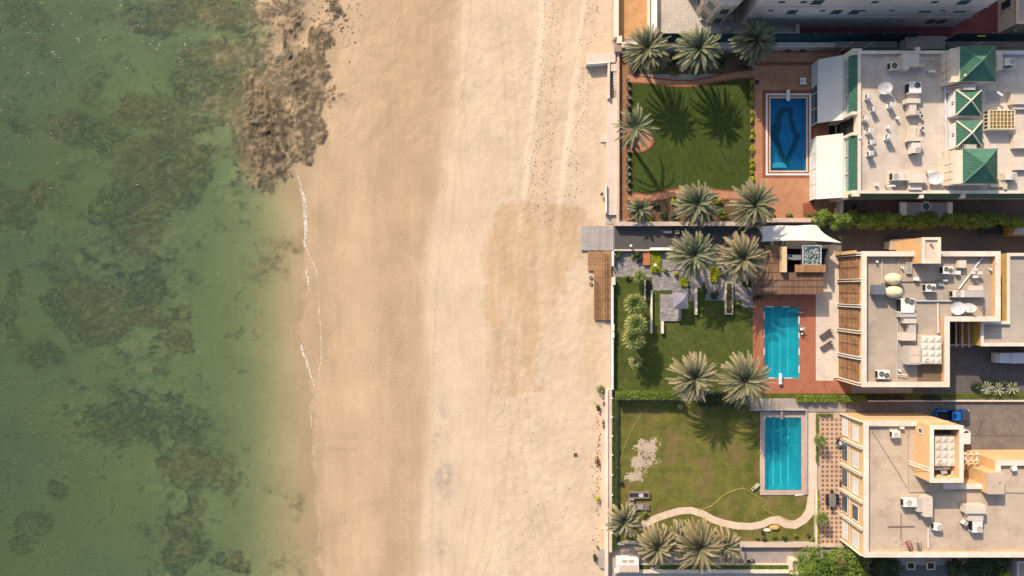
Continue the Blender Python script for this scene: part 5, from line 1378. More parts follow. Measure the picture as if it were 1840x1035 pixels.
# ------------------------------------------------------------------ buildings
def offset_poly(pts, d):
    """inset of an axis-aligned (or any) CCW polygon by d"""
    n = len(pts); out = []
    a = sum(pts[i][0] * pts[(i + 1) % n][1] - pts[(i + 1) % n][0] * pts[i][1] for i in range(n))
    if a < 0: pts = pts[::-1]
    for i in range(n):
        p0, p1, p2 = Vector(pts[i - 1]), Vector(pts[i]), Vector(pts[(i + 1) % n])
        e1 = (p1 - p0).normalized(); e2 = (p2 - p1).normalized()
        n1 = Vector((-e1.y, e1.x)); n2 = Vector((-e2.y, e2.x))
        m = n1 + n2; k = d / max(.2, (1 + n1.dot(n2)))
        out.append((p1.x + m.x * k, p1.y + m.y * k))
    return pts, out
def ringpoly(mb, pts, t, z0, z1):
    o, i = offset_poly(pts, t); n = len(o)
    for k in range(n): mb.prism([o[k], o[(k + 1) % n], i[(k + 1) % n], i[k]], z0, z1)
    return mb
def shell(t, pts, zdeck, ztop, capw, wallm, deckm, capm):
    o, i = offset_poly(pts, capw)
    mb = MB(); mb.prism(o, 0, ztop - .12); mb.build('wall', wallm, t) if False else None
    mb = MB(); ringpoly(mb, pts, capw - .06, 0, ztop - .12)
    mb.build('wall', wallm, t)
    _, ii_ = offset_poly(pts, capw - .05)
    mb = MB(); mb.prism(ii_, zdeck - .3, zdeck); mb.build('roof', deckm, t)
    _, oo_ = offset_poly(pts, -.06)
    mb = MB(); n = len(oo_)
    for k in range(n): mb.prism([oo_[k], oo_[(k + 1) % n], i[(k + 1) % n], i[k]], ztop - .118, ztop)
    mb.build('parapet_cap', capm, t)
def hip(mb, ribm, x0, y0, x1, y1, z0, z1, ax=None, ay=None, step=.30):
    """pan-tile pyramid with raised ribs running down each slope"""
    cx = (x0 + x1) / 2 if ax is None else ax; cy = (y0 + y1) / 2 if ay is None else ay
    A = [(x0, y0), (x1, y0), (x1, y1), (x0, y1)]; C_ = Vector((cx, cy, z1))
    for k in range(4):
        a = Vector((*A[k], z0)); b = Vector((*A[(k + 1) % 4], z0)); mb.face([a, b, C_])
        L = (b - a).length; e = (b - a) / L; sc = (C_ - a).dot(e); foot = a + e * sc; run = C_ - foot
        n = int(L / step)
        for q in range(1, n):
            s = q * L / n; f = s / sc if s < sc else (L - s) / (L - sc)
            p = a + e * s; r = p + run * f; w = e * .085; h = Vector((0, 0, .11))
            ribm.face([p - w, p + h, r + h * .9, r - w]); ribm.face([p + h, p + w, r + w, r + h * .9])
        if True:
            p = a; h = Vector((0, 0, .16)); d = (C_ - a).normalized(); w = Vector((-d.y, d.x, 0)).normalized() * .14
            ribm.face([p - w, p + h, C_ + h, C_ - w]); ribm.face([p + h, p + w, C_ + w, C_ + h])
GREEN = M('green_roof_tiles', (.030, .115, .075), rough=.55, var=.2, scale=1.2, spec=.4, dirt=((.12, .22, .14), .3, .8))
GREEN2 = M('green_roof_ribs', (.045, .16, .105), rough=.5, var=.15, scale=1.2, spec=.5)
DECK1 = M('pale_roof_screed', (.60, .52, .44), rough=.9, var=.07, scale=.5, brick=(3.4, 2.6, .05, .16, 0), dirt=((.38, .29, .21), .75, .28))
DECK2 = M('grey_beige_roof_felt', (.44, .365, .29), rough=.92, var=.09, scale=.5, brick=(9, .95, .035, .14, .3), dirt=((.27, .22, .175), .75, .22))
DECK3 = M('tan_roof_felt', (.50, .40, .305), rough=.92, var=.07, scale=.5, brick=(14, 1.02, .04, .14, .3), dirt=((.31, .235, .17), .75, .2))
GLZ = M('window_glass', (.06, .10, .12), rough=.1, spec=.6, var=.15)
SHUT = M('white_shutter', (.66, .66, .68), rough=.6, var=.05, brick=(5, .12, .02, .2, 0))
TEALG = M('teal_glass', (.22, .36, .36), rough=.15, spec=.6, var=.1)

# ================= first villa: pale roof, green tiled eaves and pyramids
x0, x1 = X(1542.5, 8.6), 112.0; y1, y0 = Y(91.5, 8.6), Y(347, 8.6)
yN, yS = Y(205, 8.6), Y(237, 8.6)
V1 = thing('villa', 'large villa with pale flat roof, green tiled eaves and green pyramid roofs', 'house', ((x0 + x1) / 2, (y0 + y1) / 2, 0))
pts = [(x0, y0), (x1, y0), (x1, y1), (x0, y1)]
shell(V1, pts, 8.0, 8.6, .45, CREAM, DECK1, CAPM)
def wing(ya, yb):
    xa = x0 - 1.0
    mb = MB()
    for yy in (ya, yb - .5): mb.box(xa, yy, x0 - .065, yy + .5, 0, 8.35)
    mb.box(xa + .05, ya + .5, x0 - .065, yb - .5, 0, 5.5); mb.build('wing_wall', CREAM, V1)
    mb = MB(); mb.box(xa + .30, ya + .5, xa + .4, yb - .5, 5.6, 7.28); g = mb.build('window', TEALG, V1)
    mb = MB(); n = 3
    for k in range(n + 1):
        yy = ya + .5 + (yb - ya - 1.12) * k / n; mb.box(xa + .15, yy, xa + .295, yy + .12, 5.6, 7.28)
    mb.box(xa + .10, ya + .5, xa + .145, yb - .5, 7.1, 7.28); mb.build('frame', WHITE, g)
    # sloping green awning roof
    mb = MB(); rb = MB(); a, b = ya + .5, yb - .5
    mb.prism([(xa - .05, a), (x0 - .07, a), (x0 - .07, b), (xa - .05, b)], 7.3, 7.4)
    mb.face([(xa - .05, a, 7.42), (x0 - .07, a, 8.3), (x0 - .07, b, 8.3), (xa - .05, b, 7.42)][::-1])
    n = int((b - a) / .28)
    for k in range(n):
        yy = a + (b - a) * (k + .5) / n
        rb.face([(xa - .05, yy - .07, 7.43), (x0 - .07, yy - .07, 8.31), (x0 - .07, yy, 8.42), (xa - .05, yy, 7.53)][::-1])
        rb.face([(xa - .05, yy, 7.53), (x0 - .07, yy, 8.42), (x0 - .07, yy + .07, 8.31), (xa - .05, yy + .07, 7.43)][::-1])
    aw = mb.build('awning_roof', GREEN, V1); rb.build('ribs', GREEN2, aw)
wing(yN, y1); wing(y0, yS)
mb = MB(); mb.box(x0 - 1.0, yS + .02, x0 - .065, yN - .02, 0, .3); mb.box(x0 - .10, yS + .1, x0 - .062, yN - .1, 1, 7); mb.build('balcony_recess', DARKV, V1)  # dark panel paints the shade of the recess
mb = MB()
for k in range(7): mb.box(x0 - .95, yS + .3 + k * .38, x0 - .12, yS + .38 + k * .38, 4.0, 4.5)
mb.build('balcony_rail', BLACKM, V1)
# eaves north and south
for (a, b, c, d, s) in ((x0 + .4, y1 + .07, x1, y1 + .62, 1), (x0 - 1.2, y0 - .75, x1, y0 - .07, -1)):
    mb = MB()
    if s > 0: mb.face([(a, d, 7.9), (c, d, 7.9), (c, b, 8.4), (a, b, 8.4)][::-1]); mb.box(a, b, c, d, 7.75, 7.88)
    else: mb.face([(a, b, 7.6), (c, b, 7.6), (c, d, 8.35), (a, d, 8.35)]); mb.box(a, b, c, d, 7.45, 7.58)
    mb.build('eave', M('dark_green_eave', (.02, .085, .05), var=.15, rough=.5, brick=(.3, 9, .04, .35, 0)), V1)
for px, s in ((1645, 1), (1717, 1)):
    mb = MB(); mb.box(X(px, 8.4), y1 + .05, X(px, 8.4) + .75, y1 + .68, 7.6, 8.5); mb.build('corbel', CREAM, V1)
for px in (1650, 1725):
    mb = MB(); mb.box(X(px, 8), y0 - .8, X(px, 8) + .7, y0 - .05, 7.3, 8.4); mb.build('corbel', CREAM, V1)
# chamfered cream blocks at the wing corners
mb = MB(); mb.box(x0 - 1.0, y1 + .02, x0 + .6, y1 + .4, 0, 8.6); mb.build('corner_pier', CREAM, V1)
mb = MB(); mb.box(x0 - 1.0, y0 - .5, x0 + .3, y0 - .02, 0, 8.5); mb.build('corner_pier', CREAM, V1)
# south wall windows
for k in range(5):
    xx = x0 + 3 + k * 5.4; mb = MB(); mb.box(xx, y0 - .09, xx + 1.6, y0 - .055, 4.6, 6.4); w = mb.build('window', GLZ, V1)
    mb = MB(); mb.box(xx - .12, y0 - .13, xx + 1.72, y0 - .092, 4.35, 4.55); mb.build('sill', CREAM, w)
def pavilion(px0, py0, px1, py1, ax, ay, ze, zt, ridge_cream=False, wallw=(0, 0)):
    x0_, x1_, y0_, y1_ = X(px0, ze), X(px1, ze), Y(py1, ze), Y(py0, ze)
    mb = MB(); mb.box(x0_ + .12, y0_ + .2, x1_ - .2, y1_ - .2, 8.0, ze - .12); w = mb.build('tower_wall', CREAM if not ridge_cream else WHITE, V1)
    mb = MB(); mb.box(x0_ - .02, y0_ - .02, x1_ + .02, y1_ + .02, ze - .118, ze - .002); mb.build('eave_band', CREAM, w)
    mb = MB(); rb = MB(); hip(mb, rb, x0_, y0_, x1_, y1_, ze, zt, X(ax, zt), Y(ay, zt)); r = mb.build('pyramid_roof', GREEN, V1); rb.build('ribs', GREEN2, r)
    if ridge_cream:
        mb = MB()
        for (cx_, cy_) in ((x0_, y0_), (x0_, y1_), (x1_, y0_), (x1_, y1_)):
            mb.tube([(cx_ + (X(ax, zt) - cx_) * .03, cy_ + (Y(ay, zt) - cy_) * .03, ze + .12), (X(ax, zt), Y(ay, zt), zt + .18)], .13, 6)
        mb.build('hip_coping', CREAM, r)
    return w, x0_, y0_, x1_, y1_
wA, *A_ = pavilion(1725, 83, 1789, 146, 1765, 109, 11.6, 13.6)
wD, *D_ = pavilion(1730, 267, 1792, 330, 1769, 295, 11.6, 13.6)
wB, *B_ = pavilion(1717, 161, 1764, 208, 1744, 181, 10.4, 12.0, True)
wC, *C2 = pavilion(1718, 217, 1765, 265, 1746, 239, 10.4, 12.0, True)
for (q, w) in ((A_, wA), (D_, wD)):
    mb = MB(); mb.box(q[0] - .95, q[1] + .1, q[0] + .115, q[3] - .1, 8.0, 10.9); mb.build('stair_block', CREAM, w)
    mb = MB()
    for k in range(3): mb.box(q[0] - .99, q[1] + .9 + k * 1.3, q[0] - .955, q[1] + 1.0 + k * 1.3, 8.3, 10.5)
    mb.box(q[0] - .98, q[1] + .3, q[0] - .956, q[3] - .3, 9.6, 9.7); mb.build('wall_groove', M('groove', (.40, .33, .25)), w)
for q, w in ((B_, wB), (C2, wC)):
    mb = MB()
    for a, b in ((.0, 0), (.35, 0), (0, .3), (.35, .3)): mb.box(q[0] + .09, q[1] + 2 + a, q[0] + .118, q[1] + 2.2 + a, 9.2 + b, 9.4 + b)
    mb.build('vent_hole', DARKV, w)
mb = MB(); x_, y_ = P(1734, 136, 12); mb.dome(x_, y_, 12.05, .28, .28, .28, 12, 5); mb.tube([(x_, y_, 11.5), (x_, y_, 12.1)], .08, 6); mb.build('finial', M('yellowish_dome', (.6, .5, .25)), V1)
# skylight
x0_, y0_, x1_, y1_ = wr(1778, 198, 1824, 232, 9.6)
mb = MB(); mb.box(x0_, y0_, x1_, y1_, 8.0, 9.4); sk = mb.build('skylight', CREAM, V1)
mb = MB(); mb.box(x0_ + .05, y0_ + .05, x1_ - .05, y1_ - .05, 9.402, 9.5); mb.build('amber_glass', M('amber_glass', (.30, .19, .05), rough=.2, col2=(.12, .085, .03), scale=.9, spec=.5), sk)
mb = MB(); mb.frame(x0_ - .03, y0_ - .03, x1_ + .03, y1_ + .03, .14, 9.41, 9.62)
for k in range(1, 7): xx = x0_ + (x1_ - x0_) * k / 7; mb.box(xx - .04, y0_ + .115, xx + .04, y1_ - .115, 9.505, 9.6)
for k in range(1, 5): yy = y0_ + (y1_ - y0_) * k / 5; mb.box(x0_ + .115, yy - .04, x1_ - .115, yy + .04, 9.505, 9.59)
mb.build('glazing_bars', M('pale_yellow_paint', (.72, .62, .42), var=.05), sk)
mb = MB()
for k in range(5): yy = y0_ + .3 + k * .62; mb.box(x0_ - .04, yy, x0_ - .002, yy + .36, 8.4, 9.1)
mb.build('louvre', DARKV, sk)

# pool canopies of the first villa
for (a, b, c, d, h, lab) in ((1470, 107, 1527, 221, 3.0, 'pale lilac canopy on the shaded half of the brick pool terrace'), (1467, 245, 1521, 358, 3.0, 'sunlit cream white canopy on the brick pool terrace')):
    X0, Y0, X1, Y1 = wr(a, b, c, d, h); X1 = x0 - 1.03
    t = thing('terrace_canopy', lab, 'canopy', ((X0 + X1) / 2, (Y0 + Y1) / 2, 0))
    mb = MB(); n = 5
    v_ = [(X0, Y0, h - .15), (X1, Y0, h + 2.3), (X1, Y1, h + 2.3), (X0, Y1, h - .15)]; w_ = [(a_, b_, c_ + .15) for a_, b_, c_ in v_]
    mb.face(w_); mb.face(v_[::-1])
    for k in range(4): mb.face([v_[k], v_[(k + 1) % 4], w_[(k + 1) % 4], w_[k]])
    mb.build('roof_sheet', M('canopy_sheet', (.66, .61, .57), rough=.6, var=.04, scale=.4, brick=(.9, 40, .02, .08, 0)), t)
    mb = MB(); mb.box(X0 + .02, Y0 + .1, X0 + .1, Y1 - .1, .1, h - .155)
    mb.build('front_glass', M('pale_blue_panel', (.50, .56, .64), rough=.4, var=.05) if b < 200 else WHITE, t)
    mb = MB(); k_ = 4
    for k in range(k_ + 1):
        yy = Y0 + .1 + (Y1 - Y0 - .3) * k / k_; mb.box(X0 - .04, yy, X0 + .015, yy + .1, 0, h - .155)
    mb.box(X0 - .05, Y0 + .1, X0 - .045, Y1 - .1, 1.2, 1.3); mb.build('frame', WHITE, t)
    if b < 200:
        mb = MB(); mb.box(X0 - .02, Y0 + .3, X0 + .018, (Y0 + Y1) / 2 + 1.2, .3, h - .4); mb.build('dark_pane', GLASSD, t)
    mb = MB()
    for yy in (Y0 + .2, Y1 - .35): mb.box(X1 - .3, yy, X1 - .15, yy + .15, 0, h - .16)
    mb.build('post', WHITE, t)
# porch
t = thing('porch', 'grey slatted porch roof with a round green hatch on the villa south side', 'porch', (X(1661), Y(375), 0))
X0, Y0, X1, Y1 = wr(1616, 356, 1709, 392, 3.2); Y1 = y0 - .9
mb = MB(); mb.box(X0, Y0, X1, Y1, 3.0, 3.2); mb.build('roof_slab', M('porch_slats', (.28, .265, .25), var=.12, scale=2, stretch=(1, 6, 1)), t)
for a_, b_ in ((X0 - .02, X0 + 1.1), (X1 - .8, X1 + .02)):
    mb = MB(); mb.box(a_, Y0, b_, Y1, 3.202, 3.6); mb.build('side_parapet', CREAM, t)
mb = MB()
for a in (X0 + .1, X1 - .5): mb.box(a, Y0 + .1, a + .4, Y0 + .5, 0, 2.99)
mb.build('column', CREAM, t)
mb = MB(); cx, cy = P(1664, 371, 3.3); mb.ring(cx, cy, 3.2, 3.35, .62, .95, 22); mb.build('ring_kerb', M('pale_ring', (.45, .44, .40)), t)
mb = MB(); mb.cyl(cx, cy, 3.2, 3.3, .6, .6, 20); mb.build('green_hatch', GREEN, t)
# carport north of the villa
t = thing('carport', 'small beige flat roofed carport behind the green tiled villa', 'carport', (X(1657), Y(76), 0))
X0, Y0, X1, Y1 = wr(1628, 66, 1697, 88, 4.0)
mb = MB(); mb.box(X0, Y0, X1, Y1, 3.8, 4.0); mb.build('roof_slab', M('olive_beige_roof', (.30, .265, .22), var=.12), t)
mb = MB(); mb.frame(X0 - .05, Y0 - .05, X1 + .05, Y1 + .05, .2, 3.82, 4.12); mb.build('roof_rim', CONC, t)
for a in (X0 + .1, X1 - .3): mb = MB(); mb.box(a, Y0 + .1, a + .2, Y1 - .1, 0, 3.79); mb.build('side_wall', STONEW, t)

# ================= second villa: grey beige roof with timber screens
W = X(1549, 8); N_ = Y(452, 8); S_ = Y(695, 8); E_ = X(1706, 8); IY = Y(577, 8); E2 = X(1797.5, 8)
V2 = thing('villa', 'modern villa with timber screened west side and grey beige L shaped roof', 'house', ((W + E2) / 2, (N_ + S_) / 2, 0))
shell(V2, [(W, S_), (E_, S_), (E_, IY), (E2, IY), (E2, N_), (W, N_)], 7.0, 8.0, .80, ORANGE, DECK2, CAPM)
nb = 5; bay = (N_ - .4 - S_ - .4) / nb
SCR = M('timber_screen_boards', (.40, .225, .115), rough=.7, var=.18, scale=1.0, stretch=(1, 7, 1), attr=(.30, .155, .075))
SCR2 = M('screen_rail', (.17, .10, .065), var=.15)
for k in range(nb):
    a = S_ + .4 + bay * k + .35; b = a + bay - .7
    mb = MB(); R = random.Random(k); nn = 16
    for j in range(nn):
        mb.tint = R.uniform(.02, 1); yy0 = a + (b - a) * j / nn; mb.box(W - .22, yy0, W - .12, yy0 + (b - a) / nn - .03, .3, 7.2)
    s = mb.build('timber_screen', SCR, V2)
    mb = MB()
    for z in (.3, 1.6, 3.0, 3.4, 4.8, 6.1, 7.1): mb.box(W - .28, a, W - .222, b, z, z + .09)
    for yy in (a, (a + b) / 2, b - .08): mb.box(W - .31, yy, W - .282, yy + .07, .3, 7.2)
    mb.build('rail', SCR2, s)
    mb = MB(); mb.tube([(W - .36, a + .2, 3.4), (W - .36, (a + b) / 2, 1.0)], .03, 5); mb.tube([(W - .36, (a + b) / 2, 6.6), (W - .36, b - .2, 4.2)], .03, 5); mb.build('brace', SCR2, s)
for k in range(nb + 1):
    y = S_ + .4 + bay * k
    for dy in (-.28, .12):
        mb = MB(); mb.box(W - .55, y + dy, W - .002, y + dy + .16, 0, 7.86); mb.build('fin', WHITE if k % 2 else CREAM, V2)
mb = MB(); mb.box(W - .9, N_ - .3, W - .56, N_ + .25, 0, 7.3); mb.build('corner_fin', ORANGE, V2)
# stair tower
X0, Y0, X1, Y1 = wr(1657, 427, 1689, 473, 10.2)
mb = MB(); mb.box(X0, Y0, X1, Y1, 0, 10.08); mb.build('tower_wall', ORANGE, V2)
mb = MB(); mb.frame(X0 - .05, Y0 - .05, X1 + .05, Y1 + .05, .45, 10.082, 10.4); mb.build('tower_cap', CAPM, V2)
mb = MB(); mb.box(X0 + .41, Y0 + .41, X1 - .41, Y1 - .41, 10.083, 10.12); mb.build('tower_roof', M('pale_tan_panel', (.62, .47, .36)), V2)
# recess in the south-east of the roof, drawn as a flat dark sheet
X0, Y0, X1, Y1 = wr(1651, 655, 1696, 689, 7.4)
mb = MB(); mb.box(X0, Y0, X1, Y1, 7.002, 7.03); mb.build('recess_floor', M('brown_recess', (.17, .12, .08), var=.2, stretch=(3, 1, 1)), V2)
mb = MB(); mb.box(X1 - .02, Y0, X1 + .35, Y1 + 1.0, 7.031, 7.86); mb.build('recess_wall', ORANGE, V2)
# annexe
XA, XB, YA, YB, YC = X(1763, 6), X(1810, 6), Y(621.5, 6), Y(577, 6) - .03, Y(455, 6)
V2b = thing('annexe', 'lower annexe with plain grey roof east of the timber screened villa', 'annexe', ((XA + 110) / 2, (YA + YC) / 2, 0))
shell(V2b, [(XA, YA), (110, YA), (110, YC), (XB, YC), (XB, YB), (XA, YB)], 5.5, 6.0, .5, YELLOW, M('grey_plain_roof', (.42, .365, .30), var=.08, scale=.5, brick=(9, 1.4, .03, .1, .3), dirt=((.26, .23, .2), .4, .3)), CAPM)
t = thing('yard_pergola', 'row of pale beams over a dark strip beside the grey annexe', 'pergola', (X(1730), Y(600), 0))
for px in (1718, 1729, 1741):
    mb = MB(); mb.box(X(px, 4) - .12, Y(624, 4), X(px, 4) + .12, IY - .08, 3.9, 4.1); mb.build('beam', M('pinkish_beam', (.42, .34, .31)), t)
mb = MB(); mb.box(X(1707, 4), Y(621, 4), X(1748, 4), Y(619, 4), 3.6, 3.895); mb.box(X(1708, 4), Y(620, 4) - .1, X(1709, 4), Y(620, 4) + .1, 0, 3.6); mb.box(X(1747, 4), Y(620, 4) - .1, X(1748, 4), Y(620, 4) + .1, 0, 3.6); mb.build('cross_beam', M('pinkish_beam', (.42, .34, .31)), t)
sheet('planting_bed', M('dark_bed', (.04, .04, .03), var=.4), [R4(1700, 582, 1748, 618)], .03)
t = thing('shed', 'beige sloped roof shed leaning on the villa north side', 'shed', (X(1618), Y(440), 0))
mb = MB(); a = [P(1600, 431, 2.6), P(1637, 428, 2.6), P(1640, 447, 2.6), P(1598, 449, 2.6)]; mb.prism(a, 2.5, 2.6); mb.build('roof_sheet', M('shed_roof', (.40, .33, .24), var=.1, brick=(1.4, 40, .03, .2, 0)), t)
mb = MB(); a = [P(1602, 433, 2.4), P(1634, 431, 2.4), P(1636, 446, 2.4), P(1601, 447, 2.4)]; mb.prism(a, 0, 2.498); mb.build('shed_wall', STONEW, t)

# ================= third villa: tan roof, orange walls
W = X(1552.5, 8); N_ = Y(757, 8); S_ = Y(1001, 8); TE = 73.4; NY2 = Y(870, 8); BX = 81.4; EY = -29.05
V3 = thing('villa', 'orange rendered villa with white shutters and wide tan roof', 'house', ((W + 95) / 2, (N_ + S_) / 2, 0))
shell(V3, [(W, S_), (112, S_), (112, EY), (BX, EY), (BX, NY2), (TE, NY2), (TE, N_), (W, N_)], 7.4, 8.0, .82, ORANGE, DECK3, CAPM)
nb = 5; bay = (N_ - S_) / nb
for k in range(nb):
    a = S_ + bay * k; b = a + bay
    for z0_, z1_, m_, nm in ((.4, 2.5, SHUT if k in (0, 4) else GLZ, 'window'), (4.2, 6.3, SHUT if k % 2 == 0 or k == 3 else GLZ, 'window')):
        mb = MB(); mb.box(W - .09, a + .9 if z0_ < 1 else a + .75, W - .065, b - .7 if z0_ < 1 else b - 1.3, z0_, z1_); w = mb.build(nm, m_, V3)
        mb = MB(); ya, yb = (a + .78, b - .58) if z0_ < 1 else (a + .63, b - 1.18)
        mb.box(W - .14, ya, W - .092, ya + .12, z0_, z1_); mb.box(W - .14, yb - .12, W - .092, yb, z0_, z1_); mb.box(W - .16, ya, W - .092, yb, z1_, z1_ + .14); mb.build('frame', WHITE, w)
    mb = MB(); mb.box(W - .12, a + .5, W - .062, b - .3, 3.0, 3.35); mb.build('floor_band', CREAM, V3)
for k in range(nb + 1):
    y = S_ + bay * k
    for dy in (-.18, .12):
        if k == 0 and dy < 0: continue
        if k == nb and dy > 0: continue
        mb = MB(); mb.box(W - .5, y + dy, W - .061, y + dy + .16, 0, 7.87); mb.build('fin', CREAM, V3)
mb = MB(); mb.box(W + 1.5, N_ + .062, TE - 1, N_ + .12, 3.9, 4.1); mb.build('floor_band', CREAM, V3)
# tank tower: four walls and a sunken roof with the tank on it
X0, Y0, X1, Y1 = wr(1671.5, 765, 1731, 867, 11.9)
mb = MB(); mb.frame(X0, Y0, X1 - .005, Y1 - .005, .55, 7.2, 11.78); mb.build('tower_wall', ORANGE, V3)
mb = MB(); mb.frame(X0 - .05, Y0 - .05, X1 + .05, Y1 + .05, .66, 11.782, 11.9); mb.build('tower_cap', CAPM, V3)
mb = MB(); mb.box(X0 + .56, Y0 + .56, X1 - .56, Y1 - .56, 9.2, 9.4); mb.build('tower_roof', M('dark_trim', (.10, .075, .07)), V3)
mb = MB(); mb.box(X0 - .06, Y1 - 1.7, X0 - .002, Y1 - 1.0, 8.8, 9.7); w = mb.build('window', GLZ, V3)
mb = MB(); mb.box(X0 - .1, Y1 - 1.85, X0 - .062, Y1 - 1.7, 8.7, 9.8); mb.box(X0 - .1, Y1 - 1.0, X0 - .062, Y1 - .85, 8.7, 9.8); mb.box(X0 - .1, Y1 - 1.7, X0 - .062, Y1 - 1.0, 9.7, 9.8); mb.box(X0 - .1, Y1 - 1.7, X0 - .062, Y1 - 1.0, 8.7, 8.8); mb.build('frame', WHITE, w)
X0, Y0, X1, Y1 = wr(1775, 850, 1804.5, 887.5, 9.4)
mb = MB(); mb.box(X0, Y0, X1, Y1, 0, 9.3); mb.build('stair_block', ORANGE, V3)
mb = MB(); mb.box(X0 - .05, Y0 - .05, X1 + .05, Y1 + .05, 9.302, 9.42); mb.build('block_cap', M('pale_brown_cap', (.50, .40, .31), var=.06), V3)
mb = MB(); x_, y_ = P(1797, 868, 9.5); mb.cyl(x_, y_, 9.42, 9.5, .1); mb.build('vent', DARKV, V3)
t = thing('entrance_pergola', 'cream pergola frames over the recess beside the orange tower', 'pergola', (X(1745), Y(820), 0))
for yy in (816, 827): mb = MB(); mb.box(X(1733, 6), Y(yy + 1.5, 6), X(1760, 6), Y(yy, 6), 5.8, 6.0); mb.build('beam', CREAM, t)
for xx in (1735, 1746, 1756): mb = MB(); mb.box(X(xx, 6), Y(834, 6), X(xx + 2.5, 6), Y(813, 6), 5.55, 5.79); mb.build('rafter', CREAM, t)
bush('dark_shrub', 1742, 850, 11, 14, 3.2, 'tall shrub growing in the recess beside the orange tower', LEAFD, 'shrub', None, 500, .2)
# south side window framed pits and hut
for k, px in enumerate((1568, 1602, 1637, 1673, 1738, 1768)):
    t = thing('framed_pit', f'{ORD[k]} square cream framed pit from the left in the shade under the roof edge', 'light well', (X(px), Y(1017), 0), 'square cream frames in the shaded strip')
    mb = MB(); mb.frame(*wr(px - 7.5, 1010, px + 7.5, 1024, .25), .16, 0, .25); mb.build('frame', CREAM, t)
    mb = MB(); a = wr(px - 5.5, 1012, px + 5.5, 1022, .1); mb.box(*a, .0, .1); mb.build('grate', M('dark_brown_grate', (.07, .045, .03), var=.3), t)
t = thing('hut', 'small grey flat roofed hut at the very bottom right', 'hut', (X(1833), Y(1020), 0))
X0, Y0, X1, Y1 = wr(1828, 1009, 1880, 1060, 2.6); mb = MB(); mb.box(X0, Y0, X1, Y1, 0, 2.5); mb.build('hut_wall', M('lilac_concrete', (.40, .35, .34)), t); mb = MB(); mb.frame(X0 - .05, Y0 - .05, X1 + .05, Y1 + .05, .3, 2.502, 2.7); mb.build('roof_rim', PALEW, t)
mb = MB(); mb.box(X0 + .25, Y0 + .25, X1 - .25, Y1 - .25, 2.503, 2.56); mb.build('hut_roof', CONC, t)

# ================= northern neighbours
NX0, NX1, NY = X(1330), X(1712), 46.9
V4 = thing('apartment_building', 'tall pale apartment block with slanting rows of small windows at the top edge', 'building', ((NX0 + NX1) / 2, NY + 8, 0))
NW = M('apartment_render', (.66, .56, .50), rough=.85, var=.06, scale=.5, stretch=(1, 1, 3))
mb = MB(); mb.box(NX0, NY, NX1, 51.98, 0, 16.6); mb.build('wall', NW, V4)
mb = MB(); mb.box(NX0 - .1, NY - .1, NX1 + .1, 51.97, 16.6, 16.9); mb.build('roof', DECK1, V4)
mb = MB(); mb.box(31.3, 52, 52, 76, 0, 22.6); mb.box(52, 52.1, 79, 76, 0, 24.6); mb.build('upper_storeys', NW, V4)
for z in (4.5, 9.0, 13.4):
    mb = MB(); mb.box(NX0 - .12, NY - .14, NX1 + .14, NY - .003, z, z + .28); mb.build('cornice', M('cornice_paint', (.60, .5, .42), var=.05), V4)
R = random.Random(12)
def nwin(px, py, z, w, h, big=True):
    x = X(px, z); mb = MB(); mb.box(x, NY - .05, x + w, NY - .002, z, z + h); o = mb.build('window', GLZ, V4)
    mb = MB(); mb.box(x - .12, NY - .12, x + w + .12, NY - .052, z - .15, z - .01); mb.build('sill', CREAM, o)
for px in (1411, 1490, 1523): nwin(px, 25, 5.9, 1.6, 1.7)
for px in (1380, 1473, 1546, 1597, 1689): nwin(px, 22, 7.2, .8, .5)
for px in (1650, 1712): nwin(px, 22, 6.6, 1.9, .7)
for px in (1659, 1678): nwin(px, 38, 1.6, 1.4, 2.0)
for px in (1455, 1479, 1503, 1524, 1585, 1610): nwin(px, 38, 2.6, 1.0, .4)
for px in (1398, 1437, 1565, 1672): nwin(px, 4, 10.6, 1.0, .7)
for px in (1455, 1716): nwin(px, 6, 10.0, 1.8, 1.7)
# octagonal corner bay with parapet
t = thing('corner_bay', 'cream octagonal corner turret with square windows at the top edge', 'turret', (X(1285), Y(18), 0))
cx, cy, r = X(1283), Y(12), 3.5
oct_ = [(cx + r * math.cos(math.radians(22.5 + 45 * k)), cy + r * math.sin(math.radians(22.5 + 45 * k))) for k in range(8)]
mb = MB(); mb.prism(oct_, 0, 8.6); mb.build('wall', M('warm_cream_render', (.66, .53, .38), var=.06), t)
mb = MB(); mb.prism([(cx + (a - cx) * 1.05, cy + (b - cy) * 1.05) for a, b in oct_], 8.6, 8.9); mb.build('roof', CREAM, t)
for k in (4, 5, 6):
    a, b = Vector(oct_[k - 1]), Vector(oct_[k]); m = (a + b) / 2; n_ = (m - Vector((cx, cy))).normalized(); e = (b - a).normalized()
    for z in (1.0, 5.0):
        q = [m - e * .75 + n_ * .01, m + e * .75 + n_ * .01, m + e * .75 + n_ * .06, m - e * .75 + n_ * .06]
        mb = MB(); mb.prism([(v.x, v.y) for v in q], z, z + 1.9); o = mb.build('window', GLZ, t)
        for s in (-1, 1):
            c = m + e * .84 * s; q = [c - e * .08 + n_ * .01, c + e * .08 + n_ * .01, c + e * .08 + n_ * .12, c - e * .08 + n_ * .12]
            mb = MB(); mb.prism([(v.x, v.y) for v in q], z - .1, z + 2.0); mb.build('frame', WHITE, o)
t = thing('terrace_canopy', 'cream terrace block with steps in front of the octagonal turret', 'terrace', (X(1285), Y(38), 0))
mb = MB(); mb.prism([P(1259, 24, 1), P(1259, 35, 1), P(1318, 35, 1), P(1318, 24, 1)], .3, 1.0); mb.build('block', CREAM, t)
mb = MB()
for k in range(4): mb.pb(1302 + k * 3.2, 36, 1304.6 + k * 3.2, 45, .3, .9 - k * .15)
mb.build('step', PINK, t)
